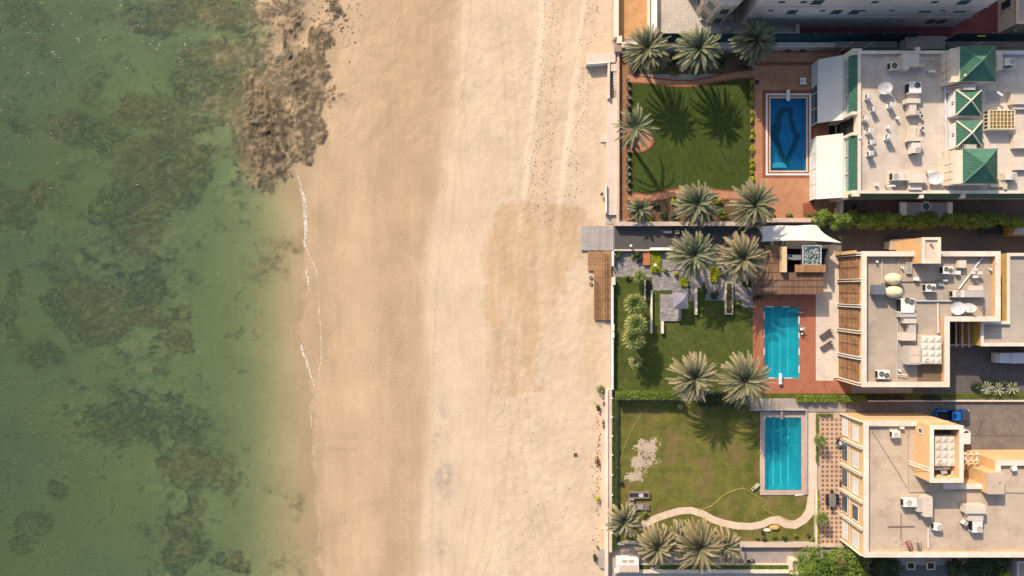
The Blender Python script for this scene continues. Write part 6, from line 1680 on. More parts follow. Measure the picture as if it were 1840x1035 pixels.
t = thing('neighbour_block', 'cream house corner with dark slanting window at the top right edge', 'building', (X(1815), Y(20), 0))
mb = MB(); mb.box(X(1793), Y(60), 112, 80, 0, 4.1); mb.build('wall', CREAM, t)
mb = MB(); mb.frame(X(1793) - .05, Y(60) - .05, 112.05, 80.05, .5, 4.1, 4.6); mb.build('parapet', M('warm_cap', (.66, .5, .34)), t)
mb = MB(); mb.box(X(1793) + .45, Y(60) + .45, 111.5, 79.5, 4.102, 4.14); mb.build('roof', M('tiles_pinkish', (.48, .38, .32), brick=(.5, .5, .02, .15, 0)), t)
mb = MB(); mb.box(X(1793) - .07, Y(24), X(1793) - .004, Y(10), 1.0, 3.2); w = mb.build('window', GLASSD, t); mb = MB(); mb.box(X(1793) - .14, Y(25.5), X(1793) - .075, Y(24), .8, 3.3); mb.box(X(1793) - .14, Y(10), X(1793) - .075, Y(8.5), .8, 3.3); mb.build('frame', CREAM, w)
t = thing('satellite_dish', 'small satellite dish on the tiled terrace by the turret', 'satellite dish', (X(1308), Y(50), 0))
cx, cy = P(1308, 50, 1.4); mb = MB(); mb.dome(cx, cy, 1.35, .5, .45, -.14, 18, 4); mb.build('dish', M('dish_grey', (.5, .5, .5)), t, smooth=True); mb = MB(); mb.tube([(cx, cy, .3), (cx, cy, 1.3)], .05); mb.build('mount', STEEL, t)
t = thing('ladder', 'short white ladder lying on the terrace beside the dish', 'ladder', (X(1308), Y(46), .3)); mb = MB()
mb.tube([(X(1300), Y(47.5), .5), (X(1317), Y(43), .6)], .07, 5); mb.build('rail', WHITE, t)
# ------------------------------------------------------------------ roof equipment
ACW = M('ac_casing', (.66, .60, .52), rough=.5, var=.06, dirt=((.4, .3, .2), .25, 1.5))
ACW2 = M('ac_casing_white', (.72, .70, .66), rough=.5, var=.05, dirt=((.4, .32, .22), .2, 1.5))
DUCT = M('duct_cladding', (.62, .54, .44), rough=.6, var=.06, dirt=((.4, .3, .2), .3, 1.5))
DUCTG = M('grey_duct_cladding', (.46, .42, .38), rough=.6, var=.08)
FANB = M('fan_black', (.02, .02, .022), rough=.5, var=.2)
FANG_ = M('fan_guard', (.28, .26, .24), rough=.5, var=.1)
DISH = M('dish_white', (.68, .66, .63), rough=.5, var=.04)

def ac_unit(x, y, z, w, d, h, label, fans=1, face='w', ang=0, mat=None, stand=.35, group='air conditioners on the villa roofs', fan_at=None, pale=False):
    """w along x, d along y; fan(s) on top, dark coil on one side"""
    t = thing('air_conditioner', label, 'air conditioner', (x, y, z), group)
    mat = mat or ACW
    mb = MB(); mb.rbox(x, y, w, d, z + stand, z + stand + h, ang); mb.build('casing', mat, t)
    c, s = math.cos(ang), math.sin(ang)
    def L(a, b): return (x + c * a - s * b, y + s * a + c * b)
    mb = MB()
    for a in (-w / 2 + .12, w / 2 - .12):
        for b in (-d / 2 + .12, d / 2 - .12): q = L(a, b); mb.rbox(q[0], q[1], .1, .1, z, z + stand - .002, ang)
    mb.build('feet', STEEL, t)
    r = min(w / (2.3 * fans) if fans > 1 else w / 2.4, d / 2.5, .46)
    cs = fan_at or ([(0, 0)] if fans == 1 else [(-w * .20, d * .1), (w * .24, -d * .08)])
    for (a, b) in cs:
        q = L(a, b); mb = MB(); mb.cyl(q[0], q[1], z + stand + h + .002, z + stand + h + .03, r, r, 20)
        f = mb.build('fan', FANG_ if pale else FANB, t)
        mb = MB(); mb.ring(q[0], q[1], z + stand + h + .031, z + stand + h + .07, r * .92, r * 1.08, 20); mb.ring(q[0], q[1], z + stand + h + .031, z + stand + h + .05, r * .45, r * .52, 16)
        mb.cyl(q[0], q[1], z + stand + h + .031, z + stand + h + .06, r * .2, r * .2, 10)
        for k in range(4):
            a_ = k * math.pi / 4 + .3; mb.rbox(q[0], q[1], r * 1.9, .03, z + stand + h + .032, z + stand + h + .045, a_)
        mb.build('guard', FANG_ if not pale else ACW, f)
    mb = MB()
    off = {'w': (-w / 2 - .015, 0, .03, d * .8), 'e': (w / 2 + .015, 0, .03, d * .8), 'n': (0, d / 2 + .015, w * .8, .03), 's': (0, -d / 2 - .015, w * .8, .03)}[face]
    q = L(off[0], off[1]); mb.rbox(q[0], q[1], off[2], off[3], z + stand + .08, z + stand + h - .08, ang); mb.build('coil', FANB, t)
    return t
def pxr(px0, py0, px1, py1, h): a = wr(px0, py0, px1, py1, h); return ((a[0] + a[2]) / 2, (a[1] + a[3]) / 2, a[2] - a[0], a[3] - a[1])
def ducts(label, boxes, z, mat=None, cat='duct', name='air_duct'):
    """boxes: (px0,py0,px1,py1,bottom,top) heights above z"""
    b0 = boxes[0]; x, y = P((b0[0] + b0[2]) / 2, (b0[1] + b0[3]) / 2, z + b0[5])
    t = thing(name, label, cat, (x, y, z))
    for i, (a, b, c, d, lo, hi) in enumerate(boxes):
        mb = MB(); q = wr(a, b, c, d, z + hi); mb.box(*q, z + lo, z + hi)
        mb.build('duct_section', (mat or DUCT) if i % 2 == 0 else DUCT, t)
        if lo > .2:
            mb = MB()
            for xx in (q[0] + .1, q[2] - .2): mb.box(xx, (q[1] + q[3]) / 2 - .05, xx + .1, (q[1] + q[3]) / 2 + .05, z, z + lo - .002)
            mb.build('support', STEEL, t)
    return t
def slopebox(mb, a, b, c, d, z0, za, zb, axis='x'):
    """box whose top slopes from za (low coordinate side) to zb"""
    v = [(a, b, z0), (c, b, z0), (c, d, z0), (a, d, z0)]
    t_ = [(a, b, za), (c, b, zb if axis == 'x' else za), (c, d, zb), (a, d, za if axis == 'x' else zb)]
    mb.face(v[::-1]); mb.face(t_)
    for k in range(4): mb.face([v[k], v[(k + 1) % 4], t_[(k + 1) % 4], t_[k]])
Z1 = 8.0
q = pxr(1600, 112, 1613, 125, 9.2)
t = thing('plinth', 'flat pale concrete plinth under the northernmost roof air conditioner', 'plinth', (q[0], q[1], Z1)); mb = MB(); mb.box(*wr(1593, 110, 1622, 130, 8.15), Z1, 8.15); mb.build('slab', DUCT, t)
ac_unit(*pxr(1600, 111, 1613, 125, 9.4)[:2], Z1 + .15, 1.3, 1.2, 1.0, 'small air conditioner on the northernmost plinth of the pale roof', face='w')
ducts('cream duct joined to the northernmost roof air conditioner', [(1613, 112, 1622, 125, .3, 1.1), (1623, 96, 1634, 125, 0, 1.6), (1634, 97, 1652, 119, .3, 1.5), (1652, 103, 1657, 107, .5, 1.1), (1652, 115, 1661, 119, .5, 1.1)], Z1)
ac_unit(*pxr(1634, 147, 1655, 167, 9.6)[:2], Z1, 2.0, 1.85, 1.3, 'big white air conditioner right of the shaded grey satellite dish', face='w', mat=ACW2, fan_at=[(.35, .35)])
ducts('cream T shaped duct below the big white air conditioner', [(1634, 167, 1653, 177, .2, 1.0), (1629, 177, 1654, 185, .4, 1.7), (1635, 185.4, 1647, 206, .2, 1.5), (1648, 186, 1652, 206, .2, .9)], Z1)
ducts('long cream duct with a T head in the middle of the pale roof', [(1637, 225, 1647, 246, .2, 1.4), (1648, 226, 1652, 246, .2, 1.1), (1633, 246.4, 1657, 253, .4, 1.7), (1638, 253.4, 1652, 256, .3, 1.1)], Z1)
ac_unit(*pxr(1638, 257, 1653, 275, 9.4)[:2], Z1, 1.4, 1.7, 1.2, 'cream air conditioner below the middle T shaped duct', face='s', pale=True, fan_at=[(.25, -.35)])
t = thing('plinth', 'pale concrete plinth near the south edge of the pale roof', 'plinth', (*P(1610, 320, 8), Z1)); mb = MB(); mb.box(*wr(1595, 309, 1623, 331, 8.15), Z1, 8.15); mb.build('slab', DUCT, t)
ac_unit(*pxr(1603, 310, 1624, 324, 9.3)[:2], Z1 + .15, 2.0, 1.3, 1.0, 'long cream air conditioner near the south edge of the pale roof', face='w', pale=True, fan_at=[(-.45, .0)])
ducts('wide cream duct with slanted end beside the south edge air conditioner', [(1625, 311, 1635, 324, .2, 1.2), (1635.4, 311, 1664, 328, .2, 1.5), (1634, 328.4, 1657, 341, .1, .9)], Z1)
ac_unit(*pxr(1805, 104, 1823, 118, 9.3)[:2], Z1, 1.7, 1.25, 1.0, 'cream air conditioner right of the northern pyramid roof', face='s', fan_at=[(.45, .05)], pale=True)
ac_unit(*pxr(1806, 310, 1827, 323, 9.3)[:2], Z1, 1.9, 1.2, 1.0, 'cream air conditioner right of the southern pyramid roof', face='s', fan_at=[(.5, .0)], pale=True)
ducts('cream duct against the northern pyramid tower', [(1789, 93, 1802, 125, .0, 1.2), (1792, 98, 1795, 118, 1.2, 1.5)], Z1)
ducts('angled cream duct by the southern pyramid tower', [(1805, 323.4, 1810, 340, .1, .9), (1780, 331, 1806, 336, .1, .6)], Z1)
ducts('white pipe casing along the north parapet', [(1804, 92, 1840, 97, .2, .9)], Z1, M('lilac_white', (.55, .54, .62)))
ducts('fabric covered duct near the right edge of the pale roof', [(1817, 163, 1860, 187, .1, 1.0), (1820, 187.4, 1860, 196, .0, .6)], Z1)
ducts('second covered duct farther down at the right edge of the pale roof', [(1822, 240, 1860, 266, .1, 1.0), (1824, 290, 1860, 305, .1, .8)], Z1)
# gooseneck vents
def goose():
    t = thing('roof_vent', 'white gooseneck roof vent', 'vent')
    mb = MB(); mb.box(-.32, -.36, .34, .36, 0, 1.5); mb.face([(-.32, -.36, 1.501), (.34, -.36, 1.501), (.34, .36, 1.75), (-.32, .36, 1.75)]); mb.box(-.55, -.4, -.33, .4, .95, 1.6); mb.build('housing', ACW2, t)
    mb = MB(); mb.box(-.58, -.3, -.552, .3, 1.0, 1.5); mb.build('dark_opening', M('vent_opening', (.10, .05, .03), var=.2), t)
    return t
gp = Proto(goose)
VP = [(1561, 174), (1571, 196), (1556, 214), (1563, 236), (1566, 256), (1564, 276), (1602, 190), (1597, 247)]
VL = ['topmost white gooseneck vent of the left column on the pale roof', 'second white gooseneck vent of the left column, set slightly right', 'third gooseneck vent, closest to the parapet recess', 'fourth gooseneck vent of the left column', 'fifth gooseneck vent of the left column', 'lowest gooseneck vent of the left column',
      'upper gooseneck vent standing between the dish and the left column', 'gooseneck vent standing alone right of the left column']
for (a, b), l in zip(VP, VL): gp.place(*P(a, b, 9), Z1, math.radians(R.uniform(-25, 25)), R.uniform(.85, 1.05), l, 'gooseneck vents on the pale roof')
def cap_():
    t = thing('roof_vent', 'round topped roof vent', 'vent')
    mb = MB(); mb.cyl(0, 0, 0, .6, .14, .14, 10); mb.build('pipe', ACW2, t); mb = MB(); mb.cyl(0, 0, .6, .8, .36, .3, 16); c = mb.build('cowl', ACW, t); mb = MB(); mb.cyl(0, 0, .801, .83, .22, .2, 14); mb.build('dark_top', FANB, c); return t
cp_ = Proto(cap_)
for (a, b), l in zip([(1656.5, 208), (1658, 230)], ['round dark topped vent at the lower end of the upper T duct', 'round dark topped vent at the upper end of the middle T duct']): cp_.place(*P(a, b, 8.8), Z1, 0, 1, l, 'round vents by the ducts')
def stub():
    t = thing('roof_vent', 'small white stub vent', 'vent'); mb = MB(); mb.box(-.2, -.2, .2, .2, 0, .75); mb.build('stub_box', ACW2, t); mb = MB(); mb.box(-.25, -.25, .25, .25, .752, .83); mb.build('lid', WHITE, t); return t
sp_ = Proto(stub)
for (a, b, z), l in zip([(1614, 211, Z1), (1597, 228, Z1), (1546, 247, Z1), (1577, 451 - 120, Z1)], ['small white stub vent between two gooseneck vents and the T duct', 'small white stub vent in the middle of the pale roof', 'small white stub vent beside the west parapet', 'small white block near the south west corner of the pale roof']):
    sp_.place(*P(a, b, z + .8), z, R.uniform(-.4, .4), .9, l, 'small stub vents on the pale roof')
def dish(px, py, z, r, label, tilt=(.3, -.2), mat=None, rz=0):
    t = thing('satellite_dish', label, 'satellite dish', (*P(px, py, z + 1.2), z)); x, y = P(px, py, z + 1.2)
    mb = MB(); n = 26
    ax, ay = tilt
    rows = []
    for j in range(5):
        q = r * j / 4; rows.append([(x + q * math.cos(6.2832 * i / n), y + q * math.sin(6.2832 * i / n) * .92, z + .9 + .25 * (q / r) ** 2 + ax * q * math.cos(6.2832 * i / n) + ay * q * math.sin(6.2832 * i / n)) for i in range(n)])
    for j in range(4):
        for i in range(n): mb.face([rows[j][i], rows[j + 1][i], rows[j + 1][(i + 1) % n], rows[j][(i + 1) % n]] if j else [rows[0][0], rows[1][i], rows[1][(i + 1) % n]])
    mb.build('reflector', mat or DISH, t, smooth=True)
    mb = MB(); mb.tube([(x, y, z), (x, y, z + .88)], .07, 8); mb.build('mast', STEEL, t)
    mb = MB(); mb.tube([(x, y - r * .8, z + .9), (x + .05, y, z + 1.7)], .025, 5); mb.box(x - .06, y - .06, x + .1, y + .08, z + 1.65, z + 1.8); mb.build('feed_arm', STEEL, t)
dish(1591, 158, Z1, 1.1, 'shaded grey satellite dish near the north west corner of the pale roof', (.25, .1), M('dish_grey2', (.5, .5, .5)))
dish(1682, 320, Z1, 1.12, 'white satellite dish near the south edge of the pale roof', (.2, .1))
t = thing('antenna', 'small tripod antenna on a grey slab right of the green roofs', 'antenna', (*P(1794, 172, 8.5), Z1)); x, y = P(1792, 170, 8.9)
mb = MB(); mb.box(x - 1.2, y - 1.2, x + 1.2, y + .8, Z1, Z1 + .1); mb.build('slab', DUCTG, t)
mb = MB(); mb.tube([(x - .9, y - .8, Z1 + .1), (x, y, Z1 + 1.3)], .05, 6); mb.tube([(x + .9, y - .5, Z1 + .1), (x, y, Z1 + 1.3)], .05, 6); mb.tube([(x, y + .7, Z1 + .1), (x, y, Z1 + 1.3)], .05, 6); mb.build('tripod', STEEL, t)
mb = MB(); mb.rbox(x + .1, y, 1.1, .35, Z1 + 1.3, Z1 + 1.45, -.6); mb.build('arm', ACW2, t)
def pipe(label, pts, r, z, mat=None, cat='pipe'):
    t = thing('roof_pipe', label, cat, (*P(pts[0][0], pts[0][1], z), z)); mb = MB(); mb.tube([(*P(a, b, z), z + r + .06) for a, b in pts], r, 7); mb.build('pipe_run', mat or WHITE, t)
    mb = MB()
    for (a, b) in pts: x, y = P(a, b, z); mb.box(x - .12, y - .12, x + .12, y + .12, z, z + .05)
    mb.build('saddle', DUCTG, t)
pipe('long white pipe running down the pale roof west of the green roofs', [(1700, 97), (1697, 99), (1696, 150), (1698, 200), (1699, 240), (1700, 290), (1701, 338)], .16, Z1 + .1, M('lilac_white', (.55, .54, .62)))
# ladders to the pyramid towers
for px0, py0, px1, py1, lab in ((1697, 163, 1733, 156, 'shaded cream ladder bridge between the two upper green roofs'), (1694, 276, 1735, 264, 'sunlit cream ladder bridge between the two lower green roofs')):
    t = thing('ladder_bridge', lab, 'ladder', (*P(px0, py0, 8.6), Z1)); a = Vector(P(px0, py0, 8.3)); b = Vector(P(px1, py1, 11))
    d = (b - a); n_ = Vector((-d.y, d.x)).normalized() * .42; mb = MB()
    for s in (-1, 1): mb.tube([(a.x + n_.x * s, a.y + n_.y * s, 8.2), (b.x + n_.x * s, b.y + n_.y * s, 11.0)], .06, 6)
    mb.build('stringer', CREAM, t); mb = MB()
    for k in range(12): p = a + d * (k + .5) / 12; z = 8.2 + 2.8 * (k + .5) / 12; mb.tube([(p.x - n_.x, p.y - n_.y, z), (p.x + n_.x, p.y + n_.y, z)], .05, 5)
    mb.build('rung', CREAM, t); mb = MB(); mb.rbox(b.x + .9, b.y, 1.8, 1.0, 10.9, 11.0, 0); mb.build('platform', DUCTG, t)
for k, (a, b, c, d, lab) in enumerate([(1594, 332, 1609, 335.5, 'white lid on legs near the south parapet of the pale roof'), (1667, 306, 1680, 311, 'low white cover beside the southern satellite dish'), (1669, 126, 1681, 130, 'white cover in the shade left of the north pyramid')]):
    t = thing('roof_cover', lab, 'cover', (*P((a + c) / 2, (b + d) / 2, 8.9), Z1)); q = wr(a, b, c, d, 8.9); mb = MB(); mb.box(*q, 8.8, 8.92); mb.build('lid', ACW2, t)
    mb = MB(); mb.box(q[0] + .1, q[1] + .05, q[0] + .2, q[3] - .05, Z1, 8.798); mb.box(q[2] - .2, q[1] + .05, q[2] - .1, q[3] - .05, Z1, 8.798); mb.build('leg', STEEL, t)

# ---- second villa roof
Z2 = 7.0
def tank_dome(px, py, label):
    x, y = P(px, py, Z2 + 1.4); t = thing('water_tank', label, 'water tank', (x, y, Z2), 'pair of cream water tanks')
    mb = MB(); mb.dome(x, y, Z2 + 1.25, 1.5, 1.02, .95, 26, 8, True); mb.build('tank_body', M('cream_tank', (.66, .56, .35), rough=.5, var=.05), t, smooth=True)
    mb = MB(); mb.cyl(x + .25, y - .1, Z2 + 2.12, Z2 + 2.28, .34, .28, 16); mb.build('lid', M('cream_tank', (.66, .56, .35)), t)
    mb = MB()
    for s in (-.8, .8): mb.box(x + s - .1, y - .7, x + s + .1, y + .7, Z2, Z2 + .55)
    mb.build('cradle', DUCTG, t)
    mb = MB(); mb.tube([(x - .4, y - .25, Z2 + 2.1), (x + 1.2, y - .22, Z2 + 1.85), (x + 1.55, y - .22, Z2 + .8)], .05, 6); mb.build('rib', M('cream_tank', (.66, .56, .35)), t)
tank_dome(1606, 501, 'upper of two rounded cream water tanks'); tank_dome(1607, 524.5, 'lower of two rounded cream water tanks')
t = thing('metal_box', 'dark blue grey metal box beside the rounded cream tanks', 'box', (*P(1581, 520, 8.5), Z2)); q = wr(1571, 511.5, 1590.5, 529, 8.9)
mb = MB(); mb.box(*q, 7.6, 8.9); mb.build('box_body', M('blue_grey_metal', (.13, .15, .19), var=.1), t); mb = MB(); mb.box(q[0] + .55, q[1], q[0] + .6, q[3], 8.902, 8.95); mb.box(q[0] + .05, q[1] + .6, q[0] + .5, q[1] + .65, 8.902, 8.95); mb.build('seam', STEEL, t)
mb = MB(); mb.box(q[0] + .1, q[1] + .1, q[0] + .3, q[3] - .1, Z2, 7.598); mb.box(q[2] - .3, q[1] + .1, q[2] - .1, q[3] - .1, Z2, 7.598); mb.build('feet', DUCTG, t)
for a, b, c, d, lab in ((1695, 478, 1713, 492, 'twin fan air conditioner right of the stair tower in the second roof'), (1664, 510, 1682, 524, 'twin fan air conditioner at the centre of the second roof'), (1578, 666, 1599, 681, 'twin fan air conditioner near the south edge of the second roof')):
    q = pxr(a, b, c, d, Z2 + 1.4); ac_unit(q[0], q[1], Z2, q[2], q[3], 1.0, lab, 2, 'w', mat=ACW2)
q = pxr(1619, 536, 1643, 562, Z2 + 1.8); ac_unit(q[0], q[1], Z2, q[2], q[3], 1.5, 'large white twin fan air conditioner feeding the central duct', 2, 'w', mat=ACW2, fan_at=[(-.1, .85), (.62, .6)])
q = pxr(1712, 522, 1734, 534, Z2 + 1.3); ac_unit(q[0], q[1], Z2, q[2], q[3], .95, 'single fan air conditioner with long grey duct above the big dish', 1, 'w', fan_at=[(-.1, .05)], pale=True)
ducts('grey duct joined to the single fan air conditioner above the big dish', [(1735, 522, 1769, 534, .3, 1.2), (1742, 513, 1767, 521.6, .2, .8)], Z2, DUCTG)
ducts('chain of grey duct boxes running down the middle of the second roof', [(1619, 562.4, 1647, 570, .2, 1.7), (1624, 570.4, 1647, 581, .3, 1.5), (1634, 582, 1646, 597, .2, 1.3), (1621, 597.4, 1646, 612, .2, 1.5)], Z2, DUCTG)
t = thing('duct_hood', 'boxy beige air hood next to the panelled tank on the second roof', 'duct', (*P(1643, 640, 8.5), Z2)); q = wr(1630, 622, 1655, 655, 8.9)
mb = MB(); mb.box(*q, 7.5, 8.9); mb.build('hood_body', DUCTG, t); mb = MB(); mb.box(q[0] + .55, q[1] + .25, q[2] - .25, (q[1] + q[3]) / 2 - .05, 8.902, 8.95); mb.box(q[0] + .55, (q[1] + q[3]) / 2 + .05, q[2] - .25, q[3] - .25, 8.902, 8.95); mb.build('tan_panel', M('pale_tan_panel', (.62, .47, .36)), t)
mb = MB(); mb.box(q[0] + .2, q[1] + .3, q[2] - .2, q[3] - .3, Z2, 7.498); mb.build('base', DUCTG, t)
def panel_tank(px0, py0, px1, py1, z, h, nx, ny, label):
    q = wr(px0, py0, px1, py1, z + h); t = thing('panel_tank', label, 'water tank', ((q[0] + q[2]) / 2, (q[1] + q[3]) / 2, z), 'pale panelled water tanks')
    PT = M('grp_panel', (.62, .54, .45), rough=.6, var=.04)
    mb = MB(); mb.box(*q, z, z + h - .12); mb.build('tank_body', PT, t)
    mb = MB(); wx = (q[2] - q[0]) / nx; wy = (q[3] - q[1]) / ny
    for i in range(nx):
        for j in range(ny):
            a, b = q[0] + i * wx + .03, q[1] + j * wy + .03; c, d = a + wx - .06, b + wy - .06; m = ((a + c) / 2, (b + d) / 2, z + h + .06); zz = z + h - .118
            for e, f in (((a, b), (c, b)), ((c, b), (c, d)), ((c, d), (a, d)), ((a, d), (a, b))): mb.face([(*e, zz), (*f, zz), m])
    mb.build('pyramid_panels', PT, t)
    mb = MB(); mb.ring(q[0] + wx * .7, q[1] + wy * .7, z + h + .17, z + h + .22, .28, .36, 18); mb.cyl(q[0] + wx * 1.5, q[1] + wy * 2.5, z + h + .16, z + h + .35, .07); mb.build('hatch', ACW, t)
panel_tank(1657, 604, 1693, 654, Z2, 1.6, 3, 4, 'pale panelled water tank on the grey beige roof beside the air hood')
panel_tank(1680, 783, 1717, 838, 9.4, 1.5, 3, 4, 'pale panelled water tank sunk into the orange tower')
dish(1722, 554, Z2, 1.2, 'large round white satellite dish on the second roof', (.12, .05)); dish(1741, 553, Z2, .85, 'tilted grey dish immediately right of the large round one', (.9, -.2), M('dish_grey2', (.5, .5, .5))); dish(1768, 551, Z2, .85, 'steeply tilted dish closest to the yellow gap', (-1.2, .3), M('dish_grey2', (.5, .5, .5)))
pipe('white pipe lying diagonally across the second roof', [(1766, 460), (1744, 490), (1722, 519)], .12, Z2, WHITE)
pipe('grey pipe across the roof between the cream tanks and twin fan units', [(1590, 506), (1640, 506), (1672, 507), (1695, 503)], .07, Z2, M('dark_pipe', (.18, .15, .12)))
pipe('pale roof joint strip left of the central ducts', [(1612, 560), (1612, 600), (1611, 640), (1611, 685)], .09, Z2, M('strip_grey', (.42, .41, .42)))
pipe('pale strip joining the stair tower to the big dish', [(1684, 545), (1684, 575), (1685, 598)], .16, Z2, DUCT)
pipe('pale roof strip across the middle of the second roof', [(1645, 541), (1680, 541), (1716, 541)], .16, Z2, M('strip_grey', (.42, .41, .42)))
pipe('pale roof upstand above the cream tanks', [(1584, 461), (1584, 480), (1584, 508)], .09, Z2, DUCT)
pipe('short pale strip down to the lower cream tank', [(1613, 462), (1614, 480), (1614, 492)], .09, Z2, M('strip_tan', (.42, .33, .25)))
t = thing('antenna', 'four pale box antenna array near the diagonal pipe', 'antenna', (*P(1754, 487, 8), Z2))
for k, (a, b) in enumerate([(1753, 484), (1749, 490), (1762, 490), (1754, 497)]):
    q = wr(a - 4, b - 2.5, a + 4, b + 2.5, 8.2); mb = MB(); mb.box(*q, 7.8, 8.2); mb.build('panel', ACW, t)
mb = MB(); x, y = P(1755, 489, 8)
for a in (0, 1.57, 3.1, 4.7): mb.tube([(x, y, 7.7), (x + 1.1 * math.cos(a), y + 1.1 * math.sin(a), 7.4)], .04, 5)
mb.build('frame', STEEL, t)
for k, (a, b, c, d, hh, lab) in enumerate([(1723, 468, 1736, 481, 1.0, 'beige cabinet between the diagonal pipe and a twin fan unit'), (1719, 487, 1726, 493, .8, 'small white cabinet below the beige one'), (1687, 510, 1696, 513.5, .5, 'small white tray right of the central twin fan unit'), (1695, 502, 1703, 505, .5, 'small white tray under the north twin fan unit'), (1645, 498, 1651, 504, .8, 'small white post box on the grey pipe')]):
    t = thing('roof_cabinet', lab, 'cabinet', (*P((a + c) / 2, (b + d) / 2, Z2 + hh), Z2), 'small cabinets on the second roof'); q = wr(a, b, c, d, Z2 + hh); mb = MB(); mb.box(*q, Z2 + .1, Z2 + hh - .06); mb.build('cabinet_body', DUCT if k == 0 else ACW2, t); mb = MB(); mb.box(q[0] - .03, q[1] - .03, q[2] + .03, q[3] + .03, Z2 + hh - .058, Z2 + hh); mb.build('lid', DUCT if k == 0 else WHITE, t)
t = thing('roof_hatch', 'flat grey grid hatch left of the stair tower', 'hatch', (*P(1634, 481, 7.5), Z2)); q = wr(1629.5, 471, 1639, 492, 7.45); mb = MB(); mb.frame(*q, .1, Z2, 7.45); mb.build('frame', DUCTG, t); mb = MB(); mb.box(q[0] + .1, q[1] + .1, q[2] - .1, q[3] - .1, Z2, 7.4); mb.build('panel', M('hatch_panel', (.36, .36, .32), brick=(.3, .3, .02, .3, 0)), t)
for k, (a, b, z, lab) in enumerate([(1576, 470, Z2, 'small dark vent near the north west corner of the second roof'), (1622, 481, Z2, 'small dark vent beside the grid hatch'), (1781, 484, Z2, 'small vent next to the antenna array'), (1617, 666, Z2, 'small vent right of the southern twin fan unit')]): sp_.place(*P(a, b, z + .5), z, .4, .7, lab, 'small vents on the second roof')
t = thing('rolled_mat', 'rolled brown mat lying on the stair tower top', 'mat', (*P(1676, 440, 10.2), 10.15)); x, y = P(1676, 440, 10.4); mb = MB(); mb.tube([(x - .3, y + .2, 10.25), (x + .1, y - .3, 10.3)], .16, 8); mb.build('roll', M('brown_cap', (.3, .22, .17)), t)
t = thing('roof_bar', 'narrow white bar beside the south recess of the second roof', 'bar', (*P(1627, 673, 7.6), Z2)); mb = MB(); a, b = P(1613, 673, 7.7), P(1632, 674, 7.7); mb.tube([(*a, 7.5), (*b, 7.6)], .07, 6); mb.build('tube', WHITE, t)

# ---- third villa roof
Z3 = 7.4
q = pxr(1600, 775, 1614, 787, Z3 + 1.3); t = thing('plinth', 'tan plinth board under the small air conditioner of the third roof', 'plinth', (q[0], q[1], Z3)); mb = MB(); mb.box(*wr(1599, 769, 1613, 789, 7.5), Z3, 7.5); mb.build('slab', DUCT, t)
ac_unit(q[0] + .3, q[1], 7.5, 1.3, 1.0, .85, 'small air conditioner alone at the north end of the tan roof', 1, 'w', mat=ACW2, pale=True)
sp_.place(*P(1622, 769, 8.2), Z3, 0, (1.3, .8, .9), 'white stub vent beside the north parapet of the tan roof', None)
q = pxr(1624, 897, 1648, 911, Z3 + 1.4); ac_unit(q[0], q[1], Z3, q[2], q[3], 1.0, 'air conditioner feeding the left hood on the tan roof', 1, 'w', mat=ACW2, fan_at=[(-.2, .05)], pale=True)
ducts('left cream hood on the tan roof with slanting grey neck', [(1648.4, 896, 1661, 920, .3, 1.4), (1661.4, 893, 1676, 929, .3, 1.9)], Z3, DUCTG)
ducts('right cream hood on the tan roof above its air conditioner', [(1736, 908, 1772, 923, .3, 1.9), (1740, 923.4, 1767, 936, .3, 1.5)], Z3, DUCT)
q = pxr(1748, 936.5, 1766, 957, Z3 + 1.5); ac_unit(q[0], q[1], Z3, q[2], q[3], 1.1, 'air conditioner below the right hood of the tan roof', 1, 'w', mat=ACW2, fan_at=[(.3, -.35)], pale=True)
q = pxr(1677, 941, 1691, 953, Z3 + 1.0); ac_unit(q[0], q[1], Z3, q[2], q[3], .8, 'small tilted air conditioner between the two hoods', 1, 'w', ang=-.12, mat=ACW2, fan_at=[(.3, 0)], pale=True)
q = pxr(1731, 936, 1739, 944, Z3 + 1.0); ac_unit(q[0], q[1], Z3, q[2], q[3], .7, 'tiny turned air conditioner left of the right hood', 1, 's', ang=-.6, mat=ACW2, pale=True)
sp_.place(*P(1824, 842, 8.3), Z3, .2, (1.7, 1.6, 1), 'white vent near the right edge of the tan roof', None)
t = thing('antenna_cross', 'thin flat metal cross lying on the tan roof', 'cross', (*P(1620, 946, 7.7), Z3)); x, y = P(1620, 946, 7.7); mb = MB(); mb.tube([(x - 2.3, y, 7.6), (x + 2.3, y + .05, 7.6)], .06, 6); mb.tube([(x, y - 2.2, 7.5), (x + .02, y + 2.2, 7.5)], .06, 6); mb.build('bars', M('rust_grey', (.20, .14, .10)), t)
t = thing('roof_ring', 'faint round ring mark kerb near the south edge of the tan roof', 'ring', (*P(1610, 976, 7.5), Z3)); x, y = P(1610, 976, 7.5); mb = MB(); mb.ring(x, y, Z3, 7.46, .55, .64, 26); mb.build('kerb', DUCT, t)
